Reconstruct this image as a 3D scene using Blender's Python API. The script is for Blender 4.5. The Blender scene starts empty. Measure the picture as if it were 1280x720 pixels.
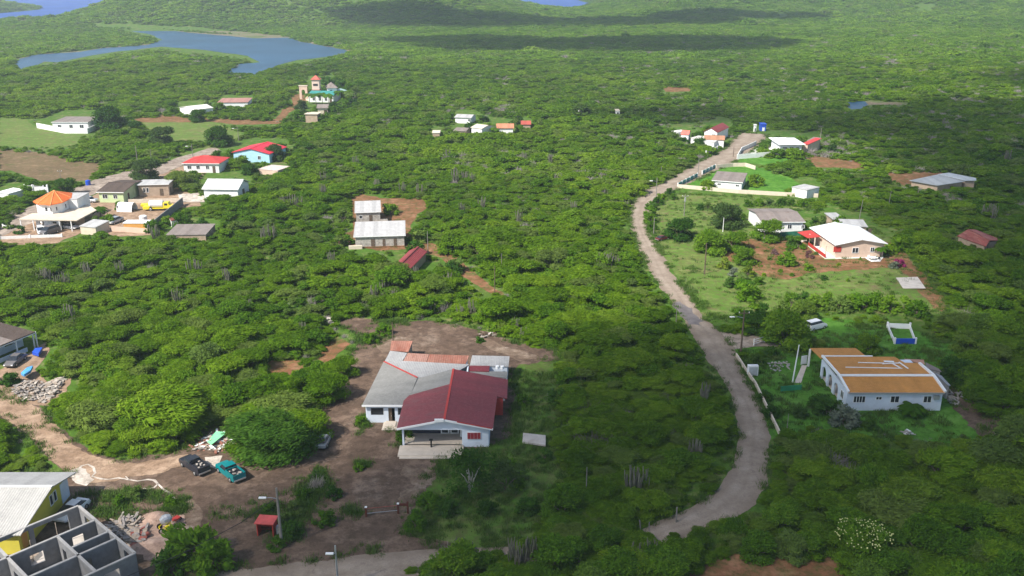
import bpy, bmesh, math, random
import numpy as np
from mathutils import Vector, noise
from mathutils.geometry import tessellate_polygon
random.seed(7); RNG = np.random.default_rng(11)
C = bpy.context.scene.collection
PI = math.pi; R = math.radians
# ------------------------------------------------------------------ camera
FPX = 1150.0; CH = 60.0; TH = math.atan(400 / FPX)
cam_d = bpy.data.cameras.new('camera'); cam = bpy.data.objects.new('camera', cam_d); C.objects.link(cam)
cam_d.sensor_width = 36; cam_d.lens = 36 * FPX / 1280; cam_d.clip_start = 1; cam_d.clip_end = 20000
cam.location = (0, 0, CH); cam.rotation_euler = (PI / 2 - TH, 0, 0)
bpy.context.scene.camera = cam
CT, ST = math.cos(TH), math.sin(TH)
def P(px, py, z=0.0):                       # the point at height z that the photograph shows at a pixel
    x = (px - 640) / FPX; y = -(py - 360) / FPX
    d = (x, CT + y * ST, -ST + y * CT); t = (z - CH) / d[2]
    return Vector((d[0] * t, d[1] * t, z))
def proj(p):                                # world (n,3) -> photo pixels (n,2)
    p = np.asarray(p, float).reshape(-1, 3); z = p[:, 2] - CH
    f = p[:, 1] * CT - z * ST; u = p[:, 1] * ST + z * CT
    f = np.maximum(f, 1e-3)
    return np.stack([640 + FPX * p[:, 0] / f, 360 - FPX * u / f], 1)
def inpoly(pts, poly):
    x, y = pts[:, 0], pts[:, 1]; r = np.zeros(len(pts), bool); n = len(poly)
    for i in range(n):
        x0, y0 = poly[i]; x1, y1 = poly[(i + 1) % n]
        if y0 == y1: continue
        r ^= ((y0 > y) != (y1 > y)) & (x < (x1 - x0) * (y - y0) / (y1 - y0) + x0)
    return r
# ------------------------------------------------------------------ materials
def nn(nt, t, **k):
    n = nt.nodes.new(t)
    for a, b in k.items(): setattr(n, a, b)
    return n
def new_mat(name):
    m = bpy.data.materials.new(name); m.use_nodes = True; nt = m.node_tree
    return m, nt, nt.nodes['Principled BSDF'], nt.links
def noise_node(nt, L, vec, scale, detail=4, rough=.6):
    n = nn(nt, 'ShaderNodeTexNoise'); n.inputs['Scale'].default_value = scale
    n.inputs['Detail'].default_value = detail; n.inputs['Roughness'].default_value = rough
    L.new(vec, n.inputs['Vector']); return n.outputs['Fac']
def ramp(nt, L, fac, stops):
    r = nn(nt, 'ShaderNodeValToRGB'); L.new(fac, r.inputs[0]); e = r.color_ramp.elements
    while len(e) < len(stops): e.new(.5)
    for i, (p, c) in enumerate(stops):
        e[i].position = p; e[i].color = (c[0], c[1], c[2], 1) if not isinstance(c, (int, float)) else (c, c, c, 1)
    return r.outputs[0]
def mixc(nt, L, fac, a, b, mode='MIX'):
    m = nn(nt, 'ShaderNodeMix', data_type='RGBA', blend_type=mode)
    for s, v in ((m.inputs[0], fac), (m.inputs[6], a), (m.inputs[7], b)):
        if hasattr(v, 'is_output') or hasattr(v, 'links'): L.new(v, s)
        elif isinstance(v, (int, float)): s.default_value = v
        else: s.default_value = (v[0], v[1], v[2], 1)
    return m.outputs[2]
def bump(nt, L, b, h, strength, dist):
    n = nn(nt, 'ShaderNodeBump'); n.inputs['Strength'].default_value = strength
    n.inputs['Distance'].default_value = dist; L.new(h, n.inputs['Height']); L.new(n.outputs[0], b.inputs['Normal'])
def plain(name, col, rough=.8, var=.25, scale=1.2, metal=0, dirt=.0, spec=.3):
    m, nt, b, L = new_mat(name)
    g = nn(nt, 'ShaderNodeNewGeometry').outputs['Position']
    f = noise_node(nt, L, g, scale, 5)
    lo = [c * (1 - var) for c in col]; hi = [min(1, c * (1 + var * .6)) for c in col]
    c = ramp(nt, L, f, [(.3, lo), (.7, hi)])
    if dirt:
        f2 = noise_node(nt, L, g, .6, 6, .7)
        k = ramp(nt, L, f2, [(.5, 0), (.72, dirt)])
        c = mixc(nt, L, k, c, (.22, .17, .12))
    L.new(c, b.inputs['Base Color']); b.inputs['Roughness'].default_value = rough
    b.inputs['Metallic'].default_value = metal; b.inputs['Specular IOR Level'].default_value = spec
    return m
def corrugated(name, col, axis='X', pitch=.28, rust=0.0, rustc=(.22, .09, .05), rough=.55, var=.18, seam=1.0):
    # sheet roofing: ribs across 'axis' of the roof's own frame, sheets of slightly different tone, rust blooms
    m, nt, b, L = new_mat(name)
    o = nn(nt, 'ShaderNodeTexCoord').outputs['Object']
    sep = nn(nt, 'ShaderNodeSeparateXYZ'); L.new(o, sep.inputs[0])
    a = sep.outputs[0 if axis == 'X' else 1]
    def M(op, x, y=None):
        n = nn(nt, 'ShaderNodeMath', operation=op)
        L.new(x, n.inputs[0]) if hasattr(x, 'links') else setattr(n.inputs[0], 'default_value', x)
        if y is not None: L.new(y, n.inputs[1]) if hasattr(y, 'links') else setattr(n.inputs[1], 'default_value', y)
        return n.outputs[0]
    wave = M('SINE', M('MULTIPLY', a, 2 * PI / pitch))
    sheet = M('FLOOR', M('MULTIPLY', a, 1 / seam))
    wn = nn(nt, 'ShaderNodeTexWhiteNoise', noise_dimensions='1D'); L.new(sheet, wn.inputs['W'])
    c = mixc(nt, L, wn.outputs[0], [v * (1 - var) for v in col], [min(1, v * (1 + var * .6)) for v in col])
    n1 = noise_node(nt, L, o, .8, 6, .7)
    c = mixc(nt, L, ramp(nt, L, n1, [(.35, 0), (.75, .65)]), c, [v * .55 for v in col])
    n9 = noise_node(nt, L, o, 3.2, 5, .7)
    c = mixc(nt, L, ramp(nt, L, n9, [(.45, 0), (.72, .5)]), c, [min(1, v * 1.3 + .06) for v in col])
    w01 = M('MULTIPLY_ADD', wave, .5); nt.nodes[-1].inputs[2].default_value = .5
    c = mixc(nt, L, M('MULTIPLY', w01, .14), c, [v * .35 for v in col])
    if rust:
        mp = nn(nt, 'ShaderNodeMapping'); L.new(o, mp.inputs[0])
        mp.inputs['Scale'].default_value = (1, .3, 1) if axis == 'X' else (.3, 1, 1)
        n2 = noise_node(nt, L, mp.outputs[0], 1.1, 6, .7)
        c = mixc(nt, L, ramp(nt, L, n2, [(.62 - rust * .35, 0), (.78 - rust * .25, .85)]), c, rustc)
    L.new(c, b.inputs['Base Color']); b.inputs['Roughness'].default_value = rough
    b.inputs['Specular IOR Level'].default_value = .35
    bump(nt, L, b, wave, .5, .03)
    return m
def earth(name, cols, scale=.18, green=None, gamt=.5, pale=None, rocky=.4):
    m, nt, b, L = new_mat(name)
    g = nn(nt, 'ShaderNodeNewGeometry').outputs['Position']
    f = noise_node(nt, L, g, scale, 8, .62)
    c = ramp(nt, L, f, [(.3, cols[0]), (.5, cols[1]), (.72, cols[2])])
    if green:
        f2 = noise_node(nt, L, g, scale * 1.9, 8, .7)
        c = mixc(nt, L, ramp(nt, L, f2, [(gamt - .05, 0), (gamt + .08, 1)]), c, green)
    if pale:
        f4 = noise_node(nt, L, g, scale * .7, 7, .66)
        c = mixc(nt, L, ramp(nt, L, f4, [(.58, 0), (.7, .7)]), c, pale)
    f3 = noise_node(nt, L, g, 5, 4, .7)
    c = mixc(nt, L, ramp(nt, L, f3, [(.35, .35), (.65, 0)]), c, [v * .45 for v in cols[1]])
    f5 = noise_node(nt, L, g, .75, 5, .75)
    c = mixc(nt, L, ramp(nt, L, f5, [(.40, .6), (.56, 0)]), c, [v * .5 for v in (green or cols[0])])
    f6 = noise_node(nt, L, g, .33, 6, .7)
    c = mixc(nt, L, ramp(nt, L, f6, [(.52, 0), (.66, .5)]), c, [min(1, v * 1.25 + .02) for v in cols[2]])
    L.new(c, b.inputs['Base Color']); b.inputs['Roughness'].default_value = .95
    b.inputs['Specular IOR Level'].default_value = .1
    bump(nt, L, b, noise_node(nt, L, g, 3, 6, .7), rocky, .15)
    return m
def leafy(name, dark, mid, light, trans=.25):
    m, nt, b, L = new_mat(name)
    at = nn(nt, 'ShaderNodeAttribute'); at.attribute_name = 'tone'
    oi = nn(nt, 'ShaderNodeObjectInfo')
    g = nn(nt, 'ShaderNodeNewGeometry').outputs['Position']
    f = noise_node(nt, L, g, .022, 4, .6)
    f9 = noise_node(nt, L, g, .0055, 3, .5)
    s = nn(nt, 'ShaderNodeMath', operation='MULTIPLY_ADD'); L.new(at.outputs['Fac'], s.inputs[0]); s.inputs[1].default_value = .55
    s2 = nn(nt, 'ShaderNodeMath', operation='MULTIPLY_ADD'); L.new(oi.outputs['Random'], s2.inputs[0]); s2.inputs[1].default_value = .38
    s3 = nn(nt, 'ShaderNodeMath', operation='MULTIPLY_ADD'); L.new(f, s3.inputs[0]); s3.inputs[1].default_value = .8; s4 = nn(nt, 'ShaderNodeMath', operation='MULTIPLY_ADD'); L.new(f9, s4.inputs[0]); s4.inputs[1].default_value = 1.0; s4.inputs[2].default_value = -.92; L.new(s4.outputs[0], s3.inputs[2])
    L.new(s3.outputs[0], s2.inputs[2]); L.new(s2.outputs[0], s.inputs[2])
    c = ramp(nt, L, s.outputs[0], [(.1, dark), (.45, mid), (.9, light)])
    fr = nn(nt, 'ShaderNodeMath', operation='MULTIPLY'); L.new(oi.outputs['Random'], fr.inputs[0]); fr.inputs[1].default_value = 7.31
    fr2 = nn(nt, 'ShaderNodeMath', operation='FRACT'); L.new(fr.outputs[0], fr2.inputs[0])
    gm = sum(mid) / 3; c = mixc(nt, L, ramp(nt, L, fr2.outputs[0], [(.78, 0), (.9, .55)]), c, (mid[0] * .6 + gm * .75, mid[1] * .45 + gm * .85, mid[2] + gm * .45))
    L.new(c, b.inputs['Base Color']); b.inputs['Roughness'].default_value = .8
    b.inputs['Specular IOR Level'].default_value = .04
    t = nn(nt, 'ShaderNodeBsdfTranslucent'); L.new(c, t.inputs[0])
    mx = nn(nt, 'ShaderNodeMixShader'); mx.inputs[0].default_value = trans
    L.new(b.outputs[0], mx.inputs[1]); L.new(t.outputs[0], mx.inputs[2])
    L.new(mx.outputs[0], nt.nodes['Material Output'].inputs[0])
    return m
def water(name, col, rough=.12, ripple=.25, scale=.5):
    m, nt, b, L = new_mat(name)
    g = nn(nt, 'ShaderNodeNewGeometry').outputs['Position']
    f = noise_node(nt, L, g, .02, 4)
    L.new(ramp(nt, L, f, [(.3, [v * .8 for v in col]), (.7, [v * 1.3 for v in col])]), b.inputs['Base Color'])
    b.inputs['Roughness'].default_value = rough; b.inputs['IOR'].default_value = 1.33; b.inputs['Specular IOR Level'].default_value = .16
    bump(nt, L, b, noise_node(nt, L, g, scale, 4), ripple, .3)
    return m
GND = earth('scrub_soil', [(.08, .15, .02), (.11, .16, .03), (.20, .16, .075)], .06, (.075, .16, .018), .42)
DIRT = earth('brown_dirt', [(.095, .065, .047), (.14, .094, .068), (.21, .145, .105)], .12, None, .5, (.36, .28, .22))
TRACK = earth('sandy_track', [(.26, .17, .11), (.34, .23, .155), (.42, .30, .21)], .2)
REDD = earth('red_earth', [(.16, .072, .036), (.235, .108, .056), (.31, .16, .09)], .15, (.09, .13, .03), .58)
GRAV = earth('gravel_road', [(.24, .19, .155), (.34, .275, .225), (.42, .35, .29)], .22, None, .5, (.20, .15, .115))
LAWN = earth('lawn_grass', [(.06, .18, .016), (.085, .225, .022), (.12, .25, .035)], .12, None, .5)
MEAD = earth('dry_meadow', [(.08, .17, .02), (.11, .20, .03), (.17, .20, .055)], .09, (.22, .15, .09), .6)
WEEDG = earth('weedy_grass', [(.05, .14, .015), (.085, .18, .022), (.13, .16, .04)], .15, (.16, .11, .065), .63)
MUD = earth('pink_mud', [(.19, .15, .11), (.27, .2, .15), (.2, .19, .10)], .03, (.10, .15, .04), .5)
PALE = earth('pale_rubble_sand', [(.42, .36, .30), (.55, .48, .41), (.66, .60, .53)], .6)
DPALE = earth('pale_stained_dirt', [(.15, .10, .07), (.20, .14, .10), (.3, .23, .17)], .5, None, .5, (.5, .43, .37))
PINK = earth('pink_sand', [(.36, .24, .18), (.46, .31, .24), (.52, .38, .30)], .5)
CONC = plain('raw_concrete', (.34, .33, .32), .9, .2, 1.5, dirt=.3)
CSLAB = plain('concrete_floor', (.48, .44, .40), .85, .15, 1, dirt=.35)
BLOCK = plain('grey_block_wall', (.20, .20, .205), .92, .22, 1.4, dirt=.2)
WHITE = plain('white_wall_paint', (.78, .78, .77), .7, .08, .7, dirt=.22)
WHT2 = plain('white_trim_paint', (.80, .80, .79), .6, .06)
BLUEW = plain('pale_blue_white_paint', (.66, .72, .80), .7, .08, .7, dirt=.15)
CREAM = plain('cream_paint', (.62, .53, .42), .8, .12, .8, dirt=.2)
PEACH = plain('peach_paint', (.62, .46, .36), .8, .1, .8, dirt=.15)
BEIGE = plain('beige_terrace', (.60, .52, .43), .8, .1, 1, dirt=.25)
YELW = plain('yellow_paint', (.58, .50, .06), .75, .1, .8, dirt=.12)
GRNW = plain('pale_green_paint', (.5, .6, .33), .8, .1, .8, dirt=.2)
SKYB = plain('sky_blue_paint', (.36, .58, .72), .75, .08)
BRWW = plain('brown_wall', (.40, .30, .22), .85, .2, 1, dirt=.3)
WOODG = plain('weathered_boards', (.40, .37, .33), .9, .4, 2.2, dirt=.4)
WOODP = plain('pole_timber', (.12, .085, .06), .9, .3, 3)
WOODD = plain('dark_red_timber', (.11, .03, .02), .8, .3, 3)
PLANK = plain('scrap_wood', (.36, .29, .23), .9, .45, 2)
REDP = plain('red_paint', (.45, .045, .035), .55, .15)
RUBBL = plain('broken_masonry', (.36, .32, .28), .95, .4, 2)
GLASS = plain('dark_window_glass', (.025, .03, .038), .12, .2, 1, spec=.6)
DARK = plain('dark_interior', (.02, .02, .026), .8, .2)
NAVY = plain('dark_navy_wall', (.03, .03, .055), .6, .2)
CURT = plain('red_curtain', (.30, .04, .05), .8, .3, 6)
BLUEP = plain('blue_plastic', (.02, .08, .5), .4, .15)
TEALP = plain('teal_paint', (.01, .22, .24), .35, .1)
GREENS = plain('light_green_sheet', (.22, .62, .33), .5, .15)
ORNG = plain('orange_wall', (.66, .33, .08), .8, .1)
STEEL = plain('galvanised_steel', (.45, .46, .47), .4, .15, 3, metal=.5)
RUBBER = plain('tyre_rubber', (.02, .02, .02), .8, .2)
CHROME = plain('rim_metal', (.5, .5, .5), .3, .1, metal=.7)
CARW = plain('white_car_paint', (.75, .76, .77), .25, .03, spec=.5)
CARS = plain('silver_car_paint', (.48, .49, .50), .25, .05, metal=.4, spec=.5)
CARB = plain('black_car_paint', (.02, .022, .03), .28, .1, spec=.5)
CART = plain('teal_car_paint', (.0, .17, .18), .3, .1, spec=.5)
CARY = plain('yellow_truck_paint', (.75, .62, .02), .35, .06, spec=.5)
CARG = plain('grey_car_paint', (.14, .13, .13), .3, .08, spec=.5)
LAMP = plain('lamp_head_shell', (.82, .82, .82), .4, .03)
BARK = plain('tree_bark', (.17, .135, .10), .95, .3, 3)
GTWIG = plain('grey_twigs', (.27, .24, .22), .95, .35, 2)
PTWIG = plain('purple_grey_twigs', (.17, .125, .13), .95, .35, 2)
CACT = plain('grey_cactus_skin', (.15, .145, .11), .9, .3, 2)
TERRA = corrugated('orange_tile_roof', (.58, .255, .055), 'X', .3, 0, var=.1, rough=.8)
ORTILE = corrugated('bright_orange_tile_roof', (.85, .17, .03), 'X', .3, 0, var=.08, rough=.7)
RREDX = corrugated('dark_red_sheet_roof', (.20, .022, .03), 'Y', .3, .12, (.16, .05, .045), .5)
RRED = corrugated('red_sheet_roof', (.62, .05, .045), 'X', .3, 0)
RRED2 = corrugated('crimson_sheet_roof', (.68, .03, .06), 'X', .3, 0)
RGRYX = corrugated('grey_fibre_cement_roof', (.235, .23, .215), 'Y', .25, 0, rough=.85, var=.1)
RGRY = corrugated('grey_sheet_roof', (.36, .355, .35), 'X', .25, 0, rough=.7, var=.12)
RGRB = corrugated('brown_grey_sheet_roof', (.24, .20, .18), 'X', .25, .25, (.17, .12, .1), .8)
RLGT = corrugated('light_grey_sheet_roof', (.48, .47, .46), 'X', .3, .1, (.36, .33, .3), .6)
RYEL = corrugated('pale_grey_metal_roof', (.43, .415, .39), 'X', .3, 0, rough=.6, seam=3.2, var=.08)
RRUST = corrugated('rusty_sheet_roof', (.36, .16, .11), 'X', .35, .5, (.24, .08, .05), .8, .35)
RRUS2 = corrugated('red_brown_rusty_roof', (.30, .07, .05), 'X', .8, .4, (.36, .15, .11), .7, .3)
RWHT = corrugated('white_metal_roof', (.88, .88, .87), 'X', .4, 0, rough=.5, var=.03)
RBRN = corrugated('dark_brown_roof', (.085, .058, .045), 'X', .3, 0, rough=.8)
RSLT = corrugated('slate_grey_sheet_roof', (.30, .32, .34), 'X', .4, 0, rough=.6)
RMAR = corrugated('maroon_sheet_roof', (.26, .035, .035), 'X', .3, .15)
LEAF = leafy('thorn_tree_leaves', (.062, .14, .006), (.125, .235, .010), (.24, .355, .024), .42)
LEAFB = leafy('broad_tree_leaves', (.048, .12, .008), (.098, .21, .012), (.20, .32, .024), .42)
LEAFD = leafy('dark_tree_leaves', (.025, .075, .008), (.05, .125, .014), (.09, .18, .02), .35)
LEAFF = leafy('dry_scrub_leaves', (.08, .17, .008), (.14, .27, .014), (.25, .38, .03), .42)
LEAFT = leafy('dense_tree_leaves', (.03, .09, .01), (.06, .145, .016), (.12, .215, .028), .35)
LEAFG = leafy('grey_green_leaves', (.09, .12, .08), (.16, .19, .13), (.24, .27, .19))
LEAFY = leafy('yellow_green_leaves', (.08, .13, .015), (.13, .19, .02), (.2, .25, .03))
LEAFP = leafy('bougainvillea_leaves', (.16, .02, .06), (.28, .03, .12), (.36, .05, .16))
LEAFR = leafy('dull_purple_leaves', (.10, .05, .05), (.15, .07, .07), (.2, .1, .08))
WEED = leafy('weed_blades', (.04, .09, .012), (.07, .14, .02), (.12, .17, .035), .15)
FLOWER = plain('pale_yellow_blossom', (.6, .62, .25), .8, .15)
# ------------------------------------------------------------------ mesh builder
class MB:
    def __init__(s): s.v = []; s.f = []
    def add(s, vs, fs):
        b = len(s.v); s.v += [tuple(v) for v in vs]; s.f += [tuple(b + i for i in f) for f in fs]; return s
    def box(s, x0, x1, y0, y1, z0, z1):
        return s.add([(x, y, z) for z in (z0, z1) for y in (y0, y1) for x in (x0, x1)],
                     [(0, 2, 3, 1), (4, 5, 7, 6), (0, 1, 5, 4), (2, 6, 7, 3), (0, 4, 6, 2), (1, 3, 7, 5)])
    def bar(s, a, b, w, h):                       # box-section bar from a to b, width w, height h (z up)
        a = Vector(a); b = Vector(b); d = (b - a).normalized()
        u = d.cross(Vector((0, 0, 1)))
        if u.length < 1e-3: u = Vector((1, 0, 0))
        u = u.normalized() * w / 2; k = u.cross(d).normalized() * h / 2
        vs = [p + i * u + j * k for p in (a, b) for i, j in ((-1, -1), (1, -1), (1, 1), (-1, 1))]
        return s.add(vs, [(0, 3, 2, 1), (4, 5, 6, 7)] + [(i, (i + 1) % 4, (i + 1) % 4 + 4, i + 4) for i in range(4)])
    def slab(s, pts, th):                         # polygon with thickness th downward
        n = len(pts); vs = [tuple(p) for p in pts] + [(p[0], p[1], p[2] - th) for p in pts]
        tri = tessellate_polygon([[Vector(p) for p in pts]])
        fs = []
        for t in tri:
            a, b_, c = [Vector(pts[i]) for i in t]
            if (b_ - a).cross(c - a).z < 0: t = t[::-1]
            fs.append(tuple(t)); fs.append(tuple(i + n for i in t[::-1]))
        area = sum(pts[i][0] * pts[(i + 1) % n][1] - pts[(i + 1) % n][0] * pts[i][1] for i in range(n))
        for i in range(n):
            j = (i + 1) % n; q = (i, i + n, j + n, j)
            fs.append(q if area > 0 else q[::-1])
        return s.add(vs, fs)
    def tube(s, pts, rs, n=6, cap=True):
        pts = [Vector(p) for p in pts]; b = len(s.v)
        for i, p in enumerate(pts):
            d = (pts[min(i + 1, len(pts) - 1)] - pts[max(i - 1, 0)])
            d = d.normalized() if d.length > 1e-6 else Vector((0, 0, 1))
            u = d.orthogonal().normalized() if abs(d.z) > .99 else d.cross(Vector((0, 0, 1))).normalized()
            w = d.cross(u)
            for k in range(n):
                a = 2 * PI * k / n; s.v.append(tuple(p + (u * math.cos(a) + w * math.sin(a)) * rs[i]))
        for i in range(len(pts) - 1):
            for k in range(n):
                s.f.append((b + i * n + k, b + i * n + (k + 1) % n, b + (i + 1) * n + (k + 1) % n, b + (i + 1) * n + k))
        if cap:
            s.f.append(tuple(b + k for k in range(n))[::-1]); s.f.append(tuple(b + (len(pts) - 1) * n + k for k in range(n)))
        return s
    def build(s, name, mat, parent=None, off=None, label=None, smooth=False, bevel=0):
        me = bpy.data.meshes.new(name)
        v = [(a[0] - off[0], a[1] - off[1], a[2] - off[2]) for a in s.v] if off is not None else s.v
        me.from_pydata(v, [], s.f); me.materials.append(mat); me.validate()
        if smooth: me.shade_smooth()
        o = bpy.data.objects.new(name, me); C.objects.link(o)
        if parent is not None: o.parent = parent
        if label: o['label'] = label
        if bevel:
            m = o.modifiers.new('bevel', 'BEVEL'); m.width = bevel; m.segments = 2; m.limit_method = 'ANGLE'
        return o
def bx(*a): return MB().box(*a)
def tag(o, label, cat, group=None, kind=None):
    if label: o['label'] = label
    if cat: o['category'] = cat
    if group: o['group'] = group
    if kind: o['kind'] = kind
    return o
def thing(name, label, cat, loc=(0, 0, 0), rz=0, group=None):
    o = bpy.data.objects.new(name, None); C.objects.link(o); o.location = loc; o.rotation_euler = (0, 0, rz)
    o.empty_display_size = .5
    return tag(o, label, cat, group)
def copy_tree(o, parent=None):
    c = o.copy(); C.objects.link(c); c.parent = parent
    for ch in [x for x in KIDS.get(o.name, [])]: copy_tree(ch, c)
    return c
KIDS = {}
def wall(mb, p0, p1, th, h, ops=(), z0=0):        # straight wall with rectangular openings (a, b, z0, z1) along it
    p0 = Vector((p0[0], p0[1], 0)); p1 = Vector((p1[0], p1[1], 0)); L_ = (p1 - p0).length; d = (p1 - p0) / L_
    def seg(a, b, za, zb):
        if b - a > .01 and zb - za > .01:
            c = p0 + d * a; e = p0 + d * b
            mb.bar((c.x, c.y, (za + zb) / 2), (e.x, e.y, (za + zb) / 2), th, zb - za)
    x = 0
    for a, b, za, zb in sorted(ops):
        seg(x, a, z0, h); seg(a, b, z0, za); seg(a, b, zb, h); x = b
    seg(x, L_, z0, h)
    return mb
CLEAR = []                                        # photo polygons in which no scrub stands
def hull(pts):
    pts = sorted(map(tuple, pts)); o = []
    for seq in (pts, pts[::-1]):
        h = []
        for p in seq:
            while len(h) > 1 and (h[-1][0] - h[-2][0]) * (p[1] - h[-2][1]) - (h[-1][1] - h[-2][1]) * (p[0] - h[-2][0]) <= 0: h.pop()
            h.append(p)
        o += h[:-1]
    return o
def clear_box(pts3, cut=.75):
    q = proj(pts3); h = hull(q); y1 = max(p[1] for p in h); y0 = min(p[1] for p in h)
    CLEAR.append([(x, min(y, y0 + (y1 - y0) * cut)) for x, y in h])
# ------------------------------------------------------------------ ground sheets
def terr(x, y):
    x = np.asarray(x, float); y = np.asarray(y, float)
    ss = lambda a, b, v: (lambda t: t * t * (3 - 2 * t))(np.clip((v - a) / (b - a), 0, 1))
    big = 58 * ss(-590, -400, x) * ss(75, -160, x) * ss(955, 1290, y) * (1 - .9 * ss(1450, 1900, y))
    mid = 3 * ss(-60, 40, x) * (1 - ss(150, 260, x)) * ss(1000, 1300, y) * (1 - ss(1330, 1550, y))
    rt = 34 * ss(90, 240, x) * ss(960, 1600, y)
    lf = 19 * ss(-690, -860, x) * ss(1130, 1330, y) * (1 - .9 * ss(1400, 1700, y))
    wig = 5 * np.sin(x / 90 + y / 170) * np.sin(y / 120 - x / 210) * ss(960, 1250, y) * (big + rt > 3)
    sea = -9 * ss(1480, 1640, y) * (1 - ss(120, 230, x)) - 6 * ss(1180, 1230, y) * (1 - ss(-600, -540, x)) * (1 - ss(-700, -790, x))
    return big + mid + rt + lf + wig + sea
def ground():
    xs = np.concatenate([np.arange(-6000, -1600, 200), np.arange(-1600, 1601, 12), np.arange(1800, 6001, 200)])
    ys = np.concatenate([np.arange(-600, 900, 60), np.arange(900, 2000, 12), np.arange(2000, 7001, 200)])
    X, Y = np.meshgrid(xs, ys); Z = terr(X, Y)
    v = np.stack([X, Y, Z], -1).reshape(-1, 3); n, m = len(xs), len(ys)
    i = (np.arange(m - 1)[:, None] * n + np.arange(n - 1)[None]).ravel()
    f = np.stack([i, i + 1, i + n + 1, i + n], 1)
    me = mesh_np('ground', v, f); me.materials.append(GND); me.shade_smooth()
    o = bpy.data.objects.new('ground', me); C.objects.link(o); o['kind'] = 'structure'
def mesh_np(name, v, f, tone=None):
    me = bpy.data.meshes.new(name); n = len(f); k = f.shape[1]
    me.vertices.add(len(v)); me.vertices.foreach_set('co', v.astype(np.float32).ravel())
    me.loops.add(n * k); me.loops.foreach_set('vertex_index', f.astype(np.int32).ravel())
    me.polygons.add(n); me.polygons.foreach_set('loop_start', np.arange(0, n * k, k, dtype=np.int32))
    me.update(calc_edges=True)
    if tone is not None:
        a = me.attributes.new('tone', 'FLOAT', 'POINT'); a.data.foreach_set('value', tone.astype(np.float32))
    return me
ground()
def outline(poly, amp, step, seed=0, z=0):
    w = [P(a, b, z) for a, b in poly]; out = []; n = len(w)
    for i in range(n):
        a, b = w[i], w[(i + 1) % n]; L_ = (b - a).length; st = step * max(1, a.y / 130); k = max(1, int(L_ / st))
        nrm = Vector((b.y - a.y, a.x - b.x, 0)); nrm = nrm.normalized() if nrm.length > 0 else nrm
        for j in range(k):
            p = a.lerp(b, j / k); sc = max(1, p.y / 130)
            e = noise.noise(Vector((p.x / (2.2 * sc) + seed, p.y / (2.2 * sc), 3))) + .6 * noise.noise(Vector((p.x / (.7 * sc), p.y / (.7 * sc) + seed, 9)))
            out.append(p + nrm * e * amp * sc * min(1, min(j, k - j) / 3 + .3))
    return out
def sheet(name, poly, z, mat, amp=.5, step=.5, label=None, thing_=None):
    pts = outline(poly, amp, step, len(name) * 1.7, 0); tri = tessellate_polygon([pts])
    v = [(p.x, p.y, z) for p in pts]; fs = []
    for t in tri:
        a, b, c = [pts[i] for i in t]
        fs.append(tuple(t) if (b - a).cross(c - a).z > 0 else tuple(t[::-1]))
    m = MB(); m.v = v; m.f = fs; o = m.build(name, mat)
    o['kind'] = 'structure'
    return o
YARD = [(-80, 486), (0, 492), (50, 508), (78, 537), (113, 564), (150, 575), (200, 568), (238, 560), (258, 532), (300, 532), (330, 560), (392, 560),
        (402, 520), (405, 500), (425, 470), (440, 440), (455, 422), (428, 408), (428, 396), (480, 401), (540, 401), (600, 413), (645, 428), (692, 438),
        (700, 450), (648, 456), (642, 470), (642, 545), (600, 562), (548, 572), (545, 592), (525, 622), (508, 650), (520, 672), (600, 688), (640, 740),
        (300, 800), (-80, 800), (-80, 600), (80, 590), (58, 570), (38, 548), (0, 522), (-80, 515)]
sheet('dirt_yard', YARD, .04, DIRT, .7, .5)
sheet('track', [(-80, 486), (0, 492), (48, 510), (76, 540), (110, 568), (150, 580), (200, 575), (235, 568), (240, 578), (200, 592), (150, 600), (110, 605), (95, 598), (70, 580), (56, 566), (38, 546), (0, 520), (-80, 515)], .06, TRACK, .6, .5)
RL = [(925, 166), (903, 188), (868, 205), (835, 225), (805, 238), (789, 256), (788, 280), (799, 310), (815, 345), (836, 372), (852, 395), (872, 430), (888, 455), (908, 480), (918, 510), (924, 545), (917, 580), (897, 612), (862, 636), (822, 652), (790, 668), (730, 680), (640, 684), (540, 687), (450, 694), (370, 705), (280, 714), (180, 735)]
RR = [(200, 790), (400, 745), (540, 725), (640, 715), (740, 706), (815, 690), (868, 668), (910, 652), (942, 634), (957, 608), (960, 580), (963, 545), (955, 518), (942, 490), (926, 460), (918, 436), (898, 413), (880, 398), (865, 374), (841, 343), (824, 313), (810, 289), (808, 270), (817, 255), (842, 238), (882, 220), (920, 201), (945, 186), (960, 168)]
def resample(pts, n):
    w = [P(*p) for p in pts]; d = [0]
    for a, b in zip(w, w[1:]): d.append(d[-1] + (b - a).length)
    o = []; k = 0
    for i in range(n):
        t = d[-1] * i / (n - 1)
        while k < len(w) - 2 and d[k + 1] < t: k += 1
        o.append(w[k].lerp(w[k + 1], (t - d[k]) / max(1e-6, d[k + 1] - d[k])))
    return o
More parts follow.
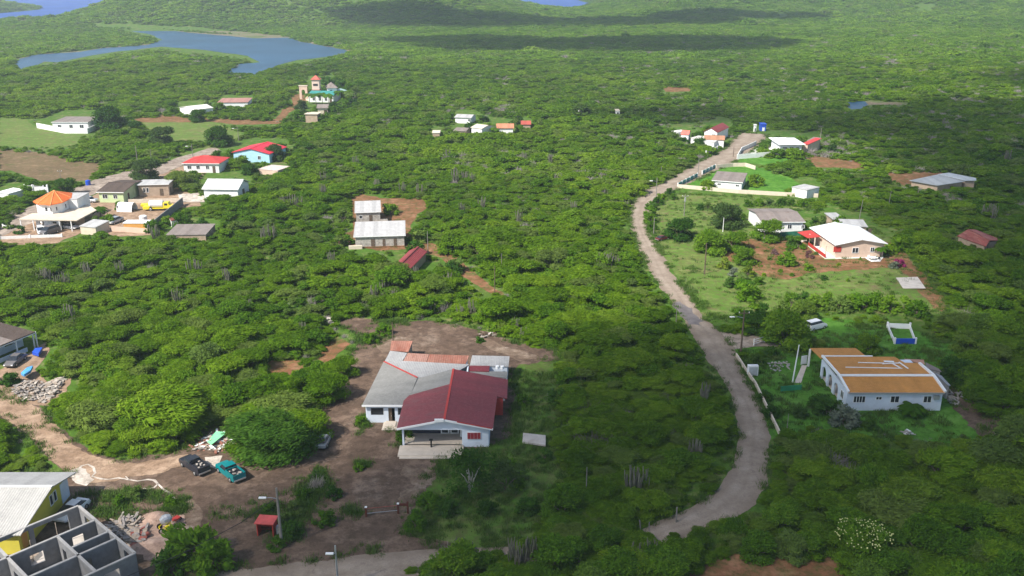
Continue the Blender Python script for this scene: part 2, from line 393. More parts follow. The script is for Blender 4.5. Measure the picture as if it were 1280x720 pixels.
def road():                                          # one strip of cross sections, ragged at both edges, with worn wheel tracks
    n = 700; a = resample(RL, n); b = resample(RR[::-1], n); v = []; ac = []; K = 8; f = []
    for i in range(n):
        c = (a[i] + b[i]) / 2; sc = max(.8, c.y / 130); w = (b[i] - a[i]).length
        j1 = (noise.noise(Vector((i * .11, 1, 0))) + .6 * noise.noise(Vector((i * .5, 5, 0)))) * .55 * sc / w; j2 = (noise.noise(Vector((i * .11, 9, 0))) + .6 * noise.noise(Vector((i * .5, 13, 0)))) * .55 * sc / w
        for k in range(K): t = j1 + (1 + j2 - j1) * k / (K - 1); v.append(tuple(a[i].lerp(b[i], t) + Vector((0, 0, .06)))); ac.append(2 * t - 1)
    for i in range(n - 1):
        for k in range(K - 1): q = i * K + k; f.append((q, q + 1, q + K + 1, q + K))
    m, nt, bs, L = new_mat('gravel_road_surface'); g = nn(nt, 'ShaderNodeNewGeometry').outputs['Position']
    at = nn(nt, 'ShaderNodeAttribute'); at.attribute_name = 'across'
    c = ramp(nt, L, noise_node(nt, L, g, .3, 8, .65), [(.3, (.22, .17, .13)), (.5, (.31, .25, .195)), (.72, (.41, .34, .275))])
    ab = nn(nt, 'ShaderNodeMath', operation='ABSOLUTE'); ad = nn(nt, 'ShaderNodeMath', operation='MULTIPLY_ADD'); L.new(noise_node(nt, L, g, .25, 3), ad.inputs[0]); ad.inputs[1].default_value = .6; L.new(at.outputs['Fac'], ad.inputs[2])
    sb = nn(nt, 'ShaderNodeMath', operation='SUBTRACT'); L.new(ad.outputs[0], sb.inputs[0]); sb.inputs[1].default_value = .3; L.new(sb.outputs[0], ab.inputs[0])
    trk = ramp(nt, L, ab.outputs[0], [(0, .35), (.2, 0), (.42, 0), (.8, .55)]); c = mixc(nt, L, trk, c, (.20, .15, .11))
    c = mixc(nt, L, ramp(nt, L, noise_node(nt, L, g, .9, 6, .7), [(.58, 0), (.66, .6)]), c, (.19, .145, .115))
    c = mixc(nt, L, ramp(nt, L, noise_node(nt, L, g, 6, 4, .7), [(.35, .35), (.6, 0)]), c, (.15, .12, .1))
    L.new(c, bs.inputs['Base Color']); bs.inputs['Roughness'].default_value = .95; bs.inputs['Specular IOR Level'].default_value = .1; bump(nt, L, bs, noise_node(nt, L, g, 2.5, 6, .7), .5, .15)
    me = bpy.data.meshes.new('gravel_road'); me.from_pydata(v, [], f); me.materials.append(m)
    me.attributes.new('across', 'FLOAT', 'POINT').data.foreach_set('value', ac)
    o = bpy.data.objects.new('gravel_road', me); C.objects.link(o); o['kind'] = 'structure'
road()
sheet('side_lane', [(900, 415), (935, 418), (985, 420), (1030, 425), (1012, 434), (985, 432), (940, 434), (918, 437)], .055, GRAV, .3)
sheet('village_road', [(-60, 292), (0, 274), (45, 256), (95, 235), (120, 224), (160, 214), (195, 206), (232, 194), (268, 184), (276, 188), (240, 202), (205, 217), (165, 226), (125, 240), (100, 250), (50, 274), (0, 296), (-60, 312)], .06, GRAV, .4)
sheet('village_yard', [(0, 283), (30, 272), (60, 262), (100, 255), (125, 240), (150, 228), (172, 224), (205, 217), (240, 203), (262, 208), (250, 225), (225, 238), (250, 240), (252, 258), (225, 260), (212, 266), (188, 294), (150, 296), (125, 292), (100, 292), (72, 304), (30, 308), (-30, 308)], .05, TRACK, .5)
sheet('pale_court', [(222, 243), (255, 241), (256, 253), (226, 253)], .075, PALE, .3)
sheet('red_field', [(-40, 186), (0, 185), (45, 190), (90, 197), (127, 202), (112, 226), (50, 226), (15, 213), (-40, 214)], .03, earth('field_soil', [(.13, .085, .05), (.18, .12, .068), (.23, .155, .09)], .08, (.11, .13, .04), .6), .8)
sheet('meadow', [(-60, 142), (0, 143), (36, 147), (46, 158), (112, 168), (100, 182), (60, 186), (0, 182), (-60, 183)], .02, MEAD, .8)
sheet('meadow', [(176, 152), (240, 150), (262, 152), (305, 165), (290, 178), (200, 176), (180, 162)], .02, MEAD, .8)
sheet('dirt_path', [(160, 146), (200, 143), (260, 147), (345, 149), (352, 140), (366, 128), (362, 118), (384, 117), (384, 128), (372, 134), (356, 146), (350, 155), (300, 156), (262, 152), (232, 153), (178, 153)], .03, REDD, .5)
sheet('red_clearing', [(424, 243), (455, 243), (474, 248), (535, 247), (534, 258), (521, 268), (513, 284), (530, 299), (560, 312), (590, 338), (620, 362), (634, 370), (615, 368), (575, 344), (550, 322), (520, 312), (480, 313), (440, 309), (420, 304), (423, 294), (440, 289), (440, 263), (425, 262)], .03, REDD, .6)
sheet('lawn', [(834, 240), (880, 212), (900, 205), (940, 206), (985, 220), (1012, 238), (990, 246), (930, 241), (848, 236)], .03, LAWN, .2)
GARD = [(812, 265), (836, 242), (900, 245), (1000, 249), (1015, 262), (960, 264), (948, 290), (1010, 296), (1018, 283), (1090, 285), (1130, 312), (1182, 378), (1178, 392), (1130, 395), (1010, 388), (960, 396), (900, 400), (866, 372), (838, 335), (820, 308)]
sheet('garden_lawn', GARD, .03, MEAD, .5)
sheet('garden_soil', [(905, 305), (935, 298), (965, 305), (1000, 297), (1030, 325), (1100, 322), (1120, 318), (1110, 335), (1060, 338), (1010, 342), (985, 350), (950, 345), (930, 330), (908, 325), (893, 318)], .05, REDD, .8)
sheet('garden_soil', [(1100, 300), (1120, 305), (1182, 375), (1180, 390), (1165, 385), (1135, 345), (1105, 325)], .055, REDD, .6)
sheet('lower_lawn', [(900, 440), (925, 432), (990, 437), (1010, 434), (1020, 396), (1060, 400), (1150, 415), (1215, 435), (1280, 470), (1290, 560), (1200, 556), (1130, 552), (1060, 548), (1000, 560), (970, 575), (962, 540), (945, 490), (925, 455)], .03, LAWN, .5)
sheet('bare_patch', [(1190, 462), (1225, 480), (1275, 520), (1280, 560), (1225, 545), (1195, 515), (1180, 490)], .05, DIRT, .8)
sheet('weedy_ground', [(640, 455), (692, 452), (705, 480), (695, 520), (705, 560), (722, 600), (705, 650), (640, 684), (520, 672), (508, 650), (525, 622), (545, 592), (548, 572), (640, 560)], .03, WEEDG, .6)
sheet('bare_patch', [(540, 602), (525, 622), (508, 650), (498, 640), (500, 615)], .065, DPALE, .8)
sheet('red_clearing', [(1005, 194), (1040, 197), (1088, 203), (1080, 211), (1020, 209)], .03, REDD, .5)
sheet('red_clearing', [(1108, 215), (1135, 213), (1175, 210), (1180, 222), (1130, 232), (1112, 225)], .03, REDD, .5)
sheet('red_clearing', [(1245, 262), (1285, 270), (1290, 285), (1262, 280)], .03, REDD, .5)
sheet('red_clearing', [(828, 107), (862, 108), (865, 114), (832, 115)], .03, REDD, .5)
sheet('lawn', [(890, 186), (960, 196), (1000, 193), (1010, 198), (960, 207), (905, 200)], .025, LAWN, .3)
sheet('bare_patch', [(505, 580), (535, 584), (546, 596), (540, 608), (515, 606), (500, 592)], .06, DPALE, .8)
sheet('bare_patch', [(680, 447), (640, 436), (600, 420), (585, 424), (620, 440), (650, 452)], .06, DPALE, .6)
sheet('bare_patch', [(78, 592), (100, 584), (118, 600), (108, 608), (95, 604)], .07, PALE, .4)
sheet('bare_patch', [(220, 622), (240, 624), (254, 640), (250, 660), (240, 675), (232, 650)], .065, DPALE, .5)
sheet('pink_sand', [(150, 660), (180, 645), (205, 640), (240, 645), (248, 655), (222, 680), (205, 702), (180, 700), (165, 680)], .06, PINK, .5)
sheet('bare_patch', [(256, 572), (278, 570), (272, 588), (258, 582)], .065, PALE, .4)
sheet('bare_patch', [(470, 430), (500, 420), (515, 424), (495, 438), (478, 441)], .06, DPALE, .4)
sheet('bare_patch', [(700, 690), (880, 694), (1055, 696), (1060, 745), (700, 745)], .05, REDD, .6)
sheet('red_clearing', [(325, 465), (345, 448), (380, 450), (378, 466), (340, 472)], .03, REDD, .6)
sheet('red_clearing', [(392, 448), (422, 420), (438, 430), (410, 455)], .03, REDD, .6)
sheet('damp_patch', [(840, 380), (850, 377), (858, 383), (866, 386), (872, 395), (880, 402), (874, 404), (878, 409), (866, 406), (860, 408), (856, 399), (850, 396), (847, 388)], .075, plain('shaded_damp_road', (.15, .13, .125), .6, .35, .8), .9)  # tree shade and damp painted together as one dark sheet on the road
def trickle(pts, wd):
    w = [P(*p) for p in pts]; L_ = []; R_ = []
    for i, p in enumerate(w):
        d = (w[min(i + 1, len(w) - 1)] - w[max(i - 1, 0)]).normalized(); n = Vector((-d.y, d.x, 0)) * wd * (.6 + .8 * random.random()); L_.append(p + n); R_.append(p - n)
    m = MB().add([(v.x, v.y, .085) for v in L_ + R_], [(i, i + 1, len(w) + i + 1, len(w) + i) for i in range(len(w) - 1)]); m.build('cement_streak', PALE)['kind'] = 'structure'
trickle([(98, 600), (97, 590), (102, 583), (110, 581), (117, 585), (119, 592), (115, 596), (125, 599), (135, 600), (148, 598), (160, 600), (172, 602), (185, 600), (193, 601), (198, 606), (204, 612), (212, 617), (217, 624), (224, 629)], .16)
trickle([(198, 605), (193, 610), (185, 612), (179, 611)], .1)
trickle([(157, 596), (161, 600), (165, 600)], .08)
# lagoon, pond, sea
WAT = water('lagoon_water', (.025, .07, .135), .3, .5, .8); SEAM = water('sea_water', (.02, .07, .30), .4, .6, .15)
sheet('lagoon', [(150, 34), (200, 37), (260, 43), (320, 48), (362, 47), (378, 53), (432, 62), (440, 67), (400, 72), (372, 75), (345, 82), (320, 93), (285, 92), (288, 84), (300, 80), (325, 78), (310, 70), (260, 63), (200, 58), (180, 57), (203, 50), (195, 45), (170, 40)], .06, WAT, .8, 2)
sheet('lagoon', [(15, 75), (50, 68), (100, 65), (130, 60), (190, 56), (205, 58), (150, 64), (110, 70), (70, 78), (55, 77), (25, 87), (18, 80)], .05, WAT, .8, 2)
sheet('lagoon', [(25, 26), (70, 25), (76, 29), (112, 30), (160, 34), (120, 34), (60, 30)], .05, WAT, .8, 2)
sheet('mud_shore', [(10, 22), (75, 23), (120, 26), (200, 28), (245, 31), (265, 36), (330, 40), (365, 42), (376, 50), (440, 60), (448, 68), (440, 69), (400, 66), (360, 50), (320, 50), (255, 45), (205, 41), (150, 37), (60, 33), (10, 28)], .03, MUD, 1.2, 3)
sheet('mud_shore', [(13, 74), (50, 67), (105, 63.5), (130, 59), (195, 54), (206, 54), (206, 58), (150, 64), (105, 70), (60, 77), (22, 85)], .03, MUD, 1, 3)
sheet('pond', [(1060, 128), (1068, 126), (1082, 127), (1086, 131), (1076, 136), (1062, 137)], .06, WAT, .4, 1)
sheet('mud_shore', [(1060, 125), (1085, 124), (1138, 126), (1138, 131), (1090, 131), (1060, 137)], .04, MUD, .5, 1)
sea = MB().add([(-9000, 1180, -1.2), (9000, 1180, -1.2), (9000, 9500, -1.2), (-9000, 9500, -1.2)], [(0, 1, 2, 3)]).build('sea', SEAM); sea['kind'] = 'structure'
CLEAR += [YARD[:32] + [(508, 650), (520, 672), (560, 684), (525, 698), (486, 714), (478, 745), (-80, 800), (-80, 600), (80, 590), (58, 570), (38, 548), (0, 522), (-80, 515)], RL[:20] + [(805, 660), (822, 667), (850, 663), (900, 648), (930, 632)] + RR[9:],
          [(0, 283), (45, 256), (95, 235), (120, 224), (160, 214), (178, 212), (200, 214), (216, 230), (228, 241), (248, 243), (250, 255), (224, 258), (206, 268), (190, 294), (150, 294), (125, 286), (100, 290), (76, 300), (20, 302), (0, 300)],
          [(190, 210), (232, 194), (270, 184), (276, 190), (240, 204), (215, 215)],
          [(0, 188), (45, 191), (90, 198), (122, 203), (108, 224), (50, 224), (15, 212), (0, 212)],
          [(0, 145), (36, 149), (50, 162), (100, 170), (95, 178), (60, 182), (0, 180)],
          [(180, 154), (240, 152), (262, 154), (300, 166), (285, 174), (205, 172)],
          [(165, 147), (200, 145), (260, 149), (340, 151), (345, 154), (300, 155), (262, 153), (232, 153), (178, 152)],
          [(364, 119), (382, 119), (380, 128), (354, 146), (340, 150), (350, 140), (368, 130)],
          [(458, 246), (530, 249), (530, 257), (519, 267), (513, 284), (530, 299), (558, 314), (552, 322), (520, 310), (450, 312), (424, 304), (426, 296), (440, 291), (442, 265)],
          [(838, 240), (884, 212), (900, 206), (940, 207), (985, 221), (1022, 240), (1020, 247), (990, 245), (930, 243), (848, 238)],
          GARD, [(898, 415), (935, 418), (985, 424), (1010, 434), (1006, 438), (925, 436)],
          [(930, 450), (1000, 448), (1010, 433), (1190, 470), (1200, 500), (1250, 520), (1245, 535), (1180, 545), (1080, 530), (1000, 528), (965, 535), (945, 490)],
          [(1025, 400), (1060, 404), (1110, 408), (1150, 412), (1210, 442), (1150, 446), (1090, 430), (1030, 425)],
          [(640, 458), (688, 455), (694, 480), (680, 500), (690, 535), (684, 560), (700, 590), (660, 640), (640, 684), (520, 672), (508, 650), (525, 622), (545, 592), (548, 572), (636, 562)],
          [(1012, 197), (1040, 199), (1080, 205), (1070, 209), (1022, 207)], [(830, 109), (860, 109), (862, 113), (834, 114)],
          [(1112, 218), (1160, 214), (1172, 222), (1128, 228)], [(895, 190), (958, 198), (1000, 196), (950, 204), (908, 200)],
          [(1062, 127), (1085, 126), (1130, 127), (1130, 129), (1088, 130), (1064, 136)],
          [(150, 36), (320, 48), (362, 49), (376, 54), (430, 63), (400, 71), (345, 80), (320, 89), (286, 89), (290, 85), (322, 79), (310, 71), (200, 59), (182, 58), (206, 51), (192, 44)],
          [(20, 76), (50, 69), (130, 61), (200, 53), (205, 57), (150, 64), (110, 70), (58, 77), (26, 85)],
          [(120, 28), (245, 33), (330, 42), (362, 46), (330, 43), (245, 36), (120, 31)],
          [(46, 150), (66, 143), (118, 143), (126, 158), (112, 168), (50, 163)], [(386, 94), (400, 94), (404, 106), (440, 112), (446, 124), (430, 131), (372, 128), (374, 110), (386, 108)], [(333, 460), (350, 450), (378, 453), (372, 462)], [(398, 444), (424, 426), (432, 433), (405, 450)],
          [(392, 133), (410, 132), (411, 139), (393, 140)], [(376, 145), (398, 143), (396, 150), (380, 151)],
          [(555, 312), (588, 338), (620, 360), (612, 366), (575, 342), (550, 320)], [(885, 709), (1050, 703), (1050, 730), (880, 730)]]
LAGOON_W = [np.array([[p.x, p.y] for p in (P(a, b) for a, b in pl)]) for pl in (
    [(150, 33), (260, 42), (362, 46), (378, 52), (436, 62), (438, 68), (400, 73), (345, 82), (320, 92), (286, 91), (300, 80), (322, 79), (310, 71), (200, 59), (182, 57), (203, 50)],
    [(14, 75), (50, 68), (130, 60), (200, 55), (205, 57), (110, 71), (25, 86)],
    [(20, 25), (78, 25), (112, 30), (60, 31), (20, 29)])]
#NEXT
# ------------------------------------------------------------------ windows, doors, generic houses
def face(side, W, D):                              # (u, e, z) on a wall -> local point; e = distance out of the wall
    return {'f': lambda u, e, z: (u, -e, z), 'r': lambda u, e, z: (W + e, u, z),
            'l': lambda u, e, z: (-e, u, z), 'b': lambda u, e, z: (u, D + e, z)}[side]
def fbox(mb, f, u0, u1, e0, e1, z0, z1):
    a = f(u0, e0, z0); b = f(u1, e1, z1)
    return mb.box(min(a[0], b[0]), max(a[0], b[0]), min(a[1], b[1]), max(a[1], b[1]), min(a[2], b[2]), max(a[2], b[2]))
def window(par, side, W, D, u, w, z0, h, frame=None, pane=None, n=2, name='window', ox=0, oy=0):
    g = face(side, W, D); f = lambda a, e, z: (g(a, e, z)[0] + ox, g(a, e, z)[1] + oy, z)
    m = MB(); t = .07
    fbox(m, f, u - t, u + w + t, 0, .07, z0 - t, z0); fbox(m, f, u - t, u + w + t, 0, .07, z0 + h, z0 + h + t)
    fbox(m, f, u - t, u, 0, .07, z0, z0 + h); fbox(m, f, u + w, u + w + t, 0, .07, z0, z0 + h)
    for i in range(1, n): fbox(m, f, u + w * i / n - .03, u + w * i / n + .03, 0, .055, z0, z0 + h)
    o = m.build(name, frame or WHT2, par)
    m = MB()
    for i in range(n): fbox(m, f, u + w * i / n + (.03 if i else 0), u + w * (i + 1) / n - (.03 if i < n - 1 else 0), 0, .02, z0, z0 + h)
    m.build('pane', pane or GLASS, o)
    return o
def door(par, side, W, D, u, w=.9, h=2.05, mat=None, z0=.02, ox=0, oy=0):
    g = face(side, W, D); f = lambda a, e, z: (g(a, e, z)[0] + ox, g(a, e, z)[1] + oy, z)
    o = fbox(MB(), f, u, u + w, 0, .05, z0, z0 + h).build('door', mat or WOODP, par)
    fbox(MB(), f, u + w - .16, u + w - .08, .05, .11, z0 + .95, z0 + 1.1).build('handle', STEEL, o)
    return o
def house(name, label, cat, A, B, D, he, rise=1.0, kind='gx', wm=None, rm=None, ov=.35, wins=(), doors=(), group=None, th=.14, cut=.8, skew=0, cap=None, far=False, yaw=None, z0=0):
    a = P(*A, he); b = P(*B, he); d = b - a; rz = math.atan2(d.y, d.x) if yaw is None else yaw
    W = d.length * (1 if yaw is None else math.cos(math.atan2(d.y, d.x) - yaw))
    dx = Vector((math.cos(rz), math.sin(rz), 0)); dy = Vector((-dx.y, dx.x, 0))
    o = a + dx * ov + dy * ov; w = W - 2 * ov; dd = D - 2 * ov
    t = thing(name, label, cat, (o.x, o.y, 0), rz, group)
    m = MB()
    X0, X1, Y0, Y1 = -ov, w + ov, -ov, dd + ov
    zt = he - .02
    if kind == 'gx':
        m.box(0, w, 0, dd, 0, zt); k = rise * (1 - ov / (D / 2))
        m.add([(0, 0, zt), (0, dd, zt), (0, dd / 2, zt + k), (w, 0, zt), (w, dd, zt), (w, dd / 2, zt + k)], [(0, 2, 1), (3, 4, 5), (0, 3, 5, 2), (1, 2, 5, 4), (0, 1, 4, 3)])
    elif kind == 'gy':
        m.box(0, w, 0, dd, 0, zt); k = rise * (1 - ov / (W / 2))
        m.add([(0, 0, zt), (w, 0, zt), (w / 2, 0, zt + k), (0, dd, zt), (w, dd, zt), (w / 2, dd, zt + k)], [(0, 1, 2), (3, 5, 4), (0, 2, 5, 3), (1, 4, 5, 2), (0, 3, 4, 1)])
    else: m.box(0, w, 0, dd, 0, zt - (.0 if kind != 'shed' else 0))
    if kind == 'shed':
        m.add([(0, 0, zt), (w, 0, zt), (0, dd, zt), (w, dd, zt), (0, dd, zt + rise), (w, dd, zt + rise)], [(0, 4, 2), (1, 3, 5), (2, 4, 5, 3), (0, 1, 5, 4), (0, 2, 3, 1)])
    m.build('wall', wm or WHITE, t)
    r = MB(); c = None; e = he + th
    if kind == 'gx':
        ym = (Y0 + Y1) / 2
        r.slab([(X0, Y0, e), (X1, Y0, e), (X1, ym, e + rise), (X0, ym, e + rise)], th); r.slab([(X0, ym, e + rise), (X1, ym, e + rise), (X1, Y1, e), (X0, Y1, e)], th)
        c = MB().bar((X0, ym, e + rise + .02), (X1, ym, e + rise + .02), .4, .08)
    elif kind == 'gy':
        xm = (X0 + X1) / 2
        r.slab([(X0, Y0, e), (xm, Y0, e + rise), (xm, Y1, e + rise), (X0, Y1, e)], th); r.slab([(xm, Y0, e + rise), (X1, Y0, e), (X1, Y1, e), (xm, Y1, e + rise)], th)
        c = MB().bar((xm, Y0, e + rise + .02), (xm, Y1, e + rise + .02), .4, .08)
    elif kind == 'hip':
        h = min(X1 - X0, Y1 - Y0) / 2; ym = (Y0 + Y1) / 2; xm = (X0 + X1) / 2
        if X1 - X0 >= Y1 - Y0: r1, r2 = (X0 + h, ym, e + rise), (X1 - h - .01, ym, e + rise)
        else: r1, r2 = (xm, Y0 + h, e + rise), (xm, Y1 - h - .01, e + rise)
        q = [(X0, Y0, e), (X1, Y0, e), (X1, Y1, e), (X0, Y1, e)]
        F = [(0, 1, 5, 4), (1, 2, 5), (2, 3, 4, 5), (3, 0, 4)] if X1 - X0 >= Y1 - Y0 else [(0, 1, 4), (1, 2, 5, 4), (2, 3, 5), (3, 0, 4, 5)]
        r.add(q + [r1, r2] + [(a_[0], a_[1], e - th) for a_ in q], F + [(9, 8, 7, 6), (0, 6, 7, 1), (1, 7, 8, 2), (2, 8, 9, 3), (3, 9, 6, 0)])
        c = MB().bar(r1, (r2[0] + .02, r2[1] + .02, r2[2]), .35, .08)
        for k_, rr in ((0, r1), (3, r1 if X1 - X0 >= Y1 - Y0 else r2), (1, r2 if X1 - X0 >= Y1 - Y0 else r1), (2, r2)): c.bar(q[k_], rr, .25, .07)
    elif kind == 'shed':
        r.slab([(X0, Y0, e), (X1, Y0, e), (X1, Y1, e + rise), (X0, Y1, e + rise)], th)
    else: r.box(X0, X1, Y0, Y1, he, he + th)
    ro = r.build('roof', rm or RGRY, t)
    if c and not far: c.build('ridge_cap', cap or rm or RGRY, ro)
    if not far:
        m = MB(); m.box(X0, X1, Y0 - .04, Y0 - .005, he - .06, he + th - .01); m.build('fascia', WHT2, ro) if kind in ('gx', 'shed', 'flat', 'hip') else None
    for q in wins: window(t, q[0], w, dd, *q[1:5], n=(q[5] if len(q) > 5 else 2))
    for q in doors: door(t, q[0], w, dd, q[1], *(q[2:]))
    corners = [o + dx * x + dy * y + Vector((0, 0, z)) for x in (X0, X1) for y in (Y0, Y1) for z in (0.3, he)] + [o + dx * (w / 2) + dy * (dd / 2) + Vector((0, 0, he + rise))]
    clear_box(corners, cut)
    FOOT.append((o + dx * w / 2 + dy * dd / 2, math.hypot(w, dd) / 2))
    return t, w, dd
FOOT = []
def poly_part(name, pts, th, mat, par, off, label=None):
    return MB().slab([tuple(p) for p in pts], th).build(name, mat, par, off=off, label=label)
# ------------------------------------------------------------------ red-roofed house in the brown yard
def main_house():
    o = (-9, 116, 0); t = thing('red_roof_house', 'large house with dark red gable roof and grey side roofs in the brown dirt yard', 'house', o)
    K = dict(par=t, off=o)
    z = lambda x, y: (430 + x / 3.6, 390 + y / 3.6)
    # front gable wing: walls with a recessed porch
    m = MB()
    wall(m, (-14.5, 108.4), (-3.1, 108.4), .22, 3.0, [(.25, 7.9, 0.3, 2.55)])
    m.add([(-14.6, 108.29, 3), (-3.0, 108.29, 3), (-8.8, 108.29, 4.2), (-14.6, 108.51, 3), (-3.0, 108.51, 3), (-8.8, 108.51, 4.2)], [(0, 1, 2), (3, 5, 4), (0, 2, 5, 3), (1, 4, 5, 2), (0, 3, 4, 1)])
    wall(m, (-3.1, 108.52), (-3.1, 117.6), .22, 3.0); wall(m, (-14.5, 111.6), (-14.5, 123.4), .22, 3.0)
    wall(m, (-6.5, 108.52), (-6.5, 111.5), .2, 3.0); m.build('gable_wall', BLUEW, t, off=o)
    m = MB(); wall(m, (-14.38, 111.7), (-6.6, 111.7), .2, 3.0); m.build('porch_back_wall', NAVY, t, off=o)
    m = MB(); m.box(-14.85, -6.4, 105.6, 108.27, 0, .28); m.box(-14.36, -6.62, 108.27, 111.58, 0, .3); m.box(-14.6, -6.4, 105.1, 105.6, 0, .14)
    m.build('terrace', BEIGE, t, off=o)
    m = MB(); m.box(-10.75, -10.55, 107.7, 107.9, .28, 1.35); m.box(-10.9, -10.4, 107.6, 108.0, 1.3, 1.4); m.build('grill_stand', DARK, t, off=o)
    m = MB().box(-14.3, -9.6, 111.52, 111.585, 2.2, 2.6); m.build('porch_sign_board', plain('faded_board', (.25, .2, .22), .8), t, off=o)
    for x in (-9.6, -8.3):
        f = MB(); f.box(x - .06, x + 1.1, 111.5, 111.59, .3, 2.4); w = f.build('porch_door', WHT2, t, off=o)
        MB().box(x + .1, x + .92, 111.47, 111.5, .45, 2.3).build('pane', GLASS, w, off=o)
    MB().box(-7.0, -6.75, 110.6, 111.3, .3, 1.6).build('water_cooler', WHT2, t, off=o)
    window(t, 'f', 1, 1, -5.9, 1.75, 1.25, .95, None, CURT, 4, ox=9, oy=-7.71) if False else None
    fw = MB().box(-5.95, -4.1, 108.2, 108.29, 1.2, 2.25).build('window', WHT2, t, off=o)
    cw = MB()
    for i in range(4): cw.box(-5.88 + i * .44, -5.88 + i * .44 + .41, 108.17, 108.2, 1.27, 2.18)
    cw.build('curtained_pane', CURT, fw, off=o)
    # roof of the gable wing
    e, rg = 3.05, 4.35
    r = MB(); r.slab([(-15.1, 107.7, e), (-8.85, 107.7, rg), (-8.85, 118.6, rg), (-15.1, 117.2, e)], .12); r.build('left_roof_slope', corrugated('faded_red_sheet', (.215, .042, .05), 'Y', .3, .3, (.15, .07, .07), .6), t, off=o)
    r = MB(); r.slab([(-15.1, 117.22, e), (-8.85, 118.62, rg), (-8.6, 123.8, rg), (-13.8, 122.4, 3.45), (-14.3, 119.6, 3.25)], .12); r.build('grey_roof_slope', RGRYX, t, off=o)
    r = MB(); r.slab([(-8.83, 107.7, rg), (-2.5, 107.7, e), (-2.1, 117.3, e), (-.7, 117.1, 2.8), (-.6, 123.5, 2.8), (-8.6, 123.8, rg)], .12); rr = r.build('right_roof_slope', RREDX, t, off=o)
    c = MB().bar((-8.84, 107.65, rg + .03), (-8.6, 123.8, rg + .03), .3, .07); c.build('ridge_flashing', REDP, rr, off=o)
    f = MB(); f.bar((-15.1, 107.62, e - .07), (-8.84, 107.62, rg - .07), .1, .26); f.bar((-2.5, 107.62, e - .07), (-8.84, 107.62, rg - .07), .1, .26); f.build('barge_board', WHT2, t, off=o)
    f = MB().bar((-2.6, 107.55, e + .08), (-7.2, 107.55, rg - .24), .06, .1); f.build('red_flashing', REDP, t, off=o)
    MB().box(-10.1, -8.9, 107.45, 107.7, 4.12, 4.5).build('gable_box', WHT2, t, off=o)
    # dark red recess on the right side
    m = MB(); wall(m, (-1.4, 117.4), (-1.4, 123.2), .2, 2.65); wall(m, (-3.0, 117.6), (-1.5, 117.5), .2, 2.65); m.build('side_annex_wall', REDP, t, off=o)
    # grey wing
    m = MB(); wall(m, (-20.25, 115.3), (-14.65, 115.3), .22, 2.85, [(.6, 2.4, 1.2, 2.3), (3.05, 3.95, .1, 2.3), (4.35, 5.6, 1.2, 2.3)])
    wall(m, (-20.25, 115.42), (-19.3, 129.2), .22, 2.85); wall(m, (-19.2, 129.2), (-6.7, 128.3), .2, 2.85); wall(m, (-6.7, 128.3), (-6.7, 123.6), .2, 2.85); m.build('grey_wing_wall', BLUEW, t, off=o)
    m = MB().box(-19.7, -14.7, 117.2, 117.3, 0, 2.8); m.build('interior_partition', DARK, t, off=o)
    for a, b in ((-19.65, -17.85), (-15.9, -14.7)):
        w = MB().box(a, a + .06, 115.25, 115.35, 1.2, 2.3).box(b - .06, b, 115.25, 115.35, 1.2, 2.3).box(a, b, 115.24, 115.36, 1.14, 1.2).build('window', STEEL, t, off=o)
        MB().box(a + .06, b - .06, 115.29, 115.32, 1.2, 2.3).build('pane', GLASS, w, off=o)
    d = MB().box(-17.2, -16.72, 115.28, 115.34, .1, 2.3).build('door', WOODP, t, off=o); MB().box(-16.82, -16.76, 115.2, 115.28, 1.0, 1.1).build('handle', STEEL, d, off=o)
    m = MB().box(-17.9, -15.9, 112.9, 115.18, 0, .14).box(-17.6, -16.1, 113.6, 115.18, .14, .3); m.build('entrance_step', BEIGE, t, off=o)
    m = MB(); m.slab([(-20.75, 114.75, 2.9), (-14.6, 114.75, 2.95), (-13.8, 122.3, 3.6)], .12); m.slab([(-20.75, 114.75, 2.9), (-13.8, 122.3, 3.6), (-19.7, 129.6, 2.95)], .12)
    g1 = m.build('grey_wing_roof', RGRYX, t, off=o)
    m = MB(); m.slab([(-19.7, 129.62, 2.95), (-13.8, 122.32, 3.6), (-8.6, 123.85, 3.55), (-6.5, 128.6, 2.95), (-16.6, 129.9, 2.95)], .12); m.build('rear_roof', RGRY, t, off=o)
    MB().bar((-19.6, 129.5, 3.05), (-13.8, 122.3, 3.68), .22, .07).build('ridge_flashing', REDP, g1, off=o)
    MB().box(-20.75, -14.9, 114.66, 114.74, 2.72, 2.98).build('fascia', WHT2, t, off=o)
    # lean-tos along the back
    def lean(nm, pts, zz, mat, wm=BLUEW):
        q = [P(*z(*p), zz) for p in pts]; q = [Vector((v.x, v.y, zz)) for v in q]
        poly_part(nm, q, .1, mat, t, o); cx = sum(v.x for v in q) / 4; cy = sum(v.y for v in q) / 4
        k = [(cx + (v.x - cx) * .93, cy + (v.y - cy) * .93, zz - .11) for v in q]
        MB().slab(k, zz - .12).build('lean_to_wall', wm, t, off=o)
    lean('lean_to_roof', [(183, 222), (262, 222), (284, 184), (208, 174)], 2.75, RGRY)
    lean('rusty_shed_roof', [(207, 172), (290, 178), (309, 130), (214, 129)], 2.5, RRUST, PLANK)
    lean('rusty_roof', [(265, 222), (368, 227), (384, 190), (288, 184)], 2.8, corrugated('pink_rust_roof', (.38, .2, .15), 'X', .3, .3))
    lean('rusty_roof', [(370, 227), (548, 233), (562, 196), (386, 190)], 2.78, RRUST)
    lean('lean_to_roof', [(566, 240), (740, 245), (745, 199), (577, 195)], 2.7, RGRY)
    lean('red_lean_to_roof', [(564, 264), (652, 267), (656, 242), (566, 241)], 2.74, RREDX)
    lean('lean_to_roof', [(620, 286), (733, 297), (737, 268), (560, 265)], 2.6, RGRYX)
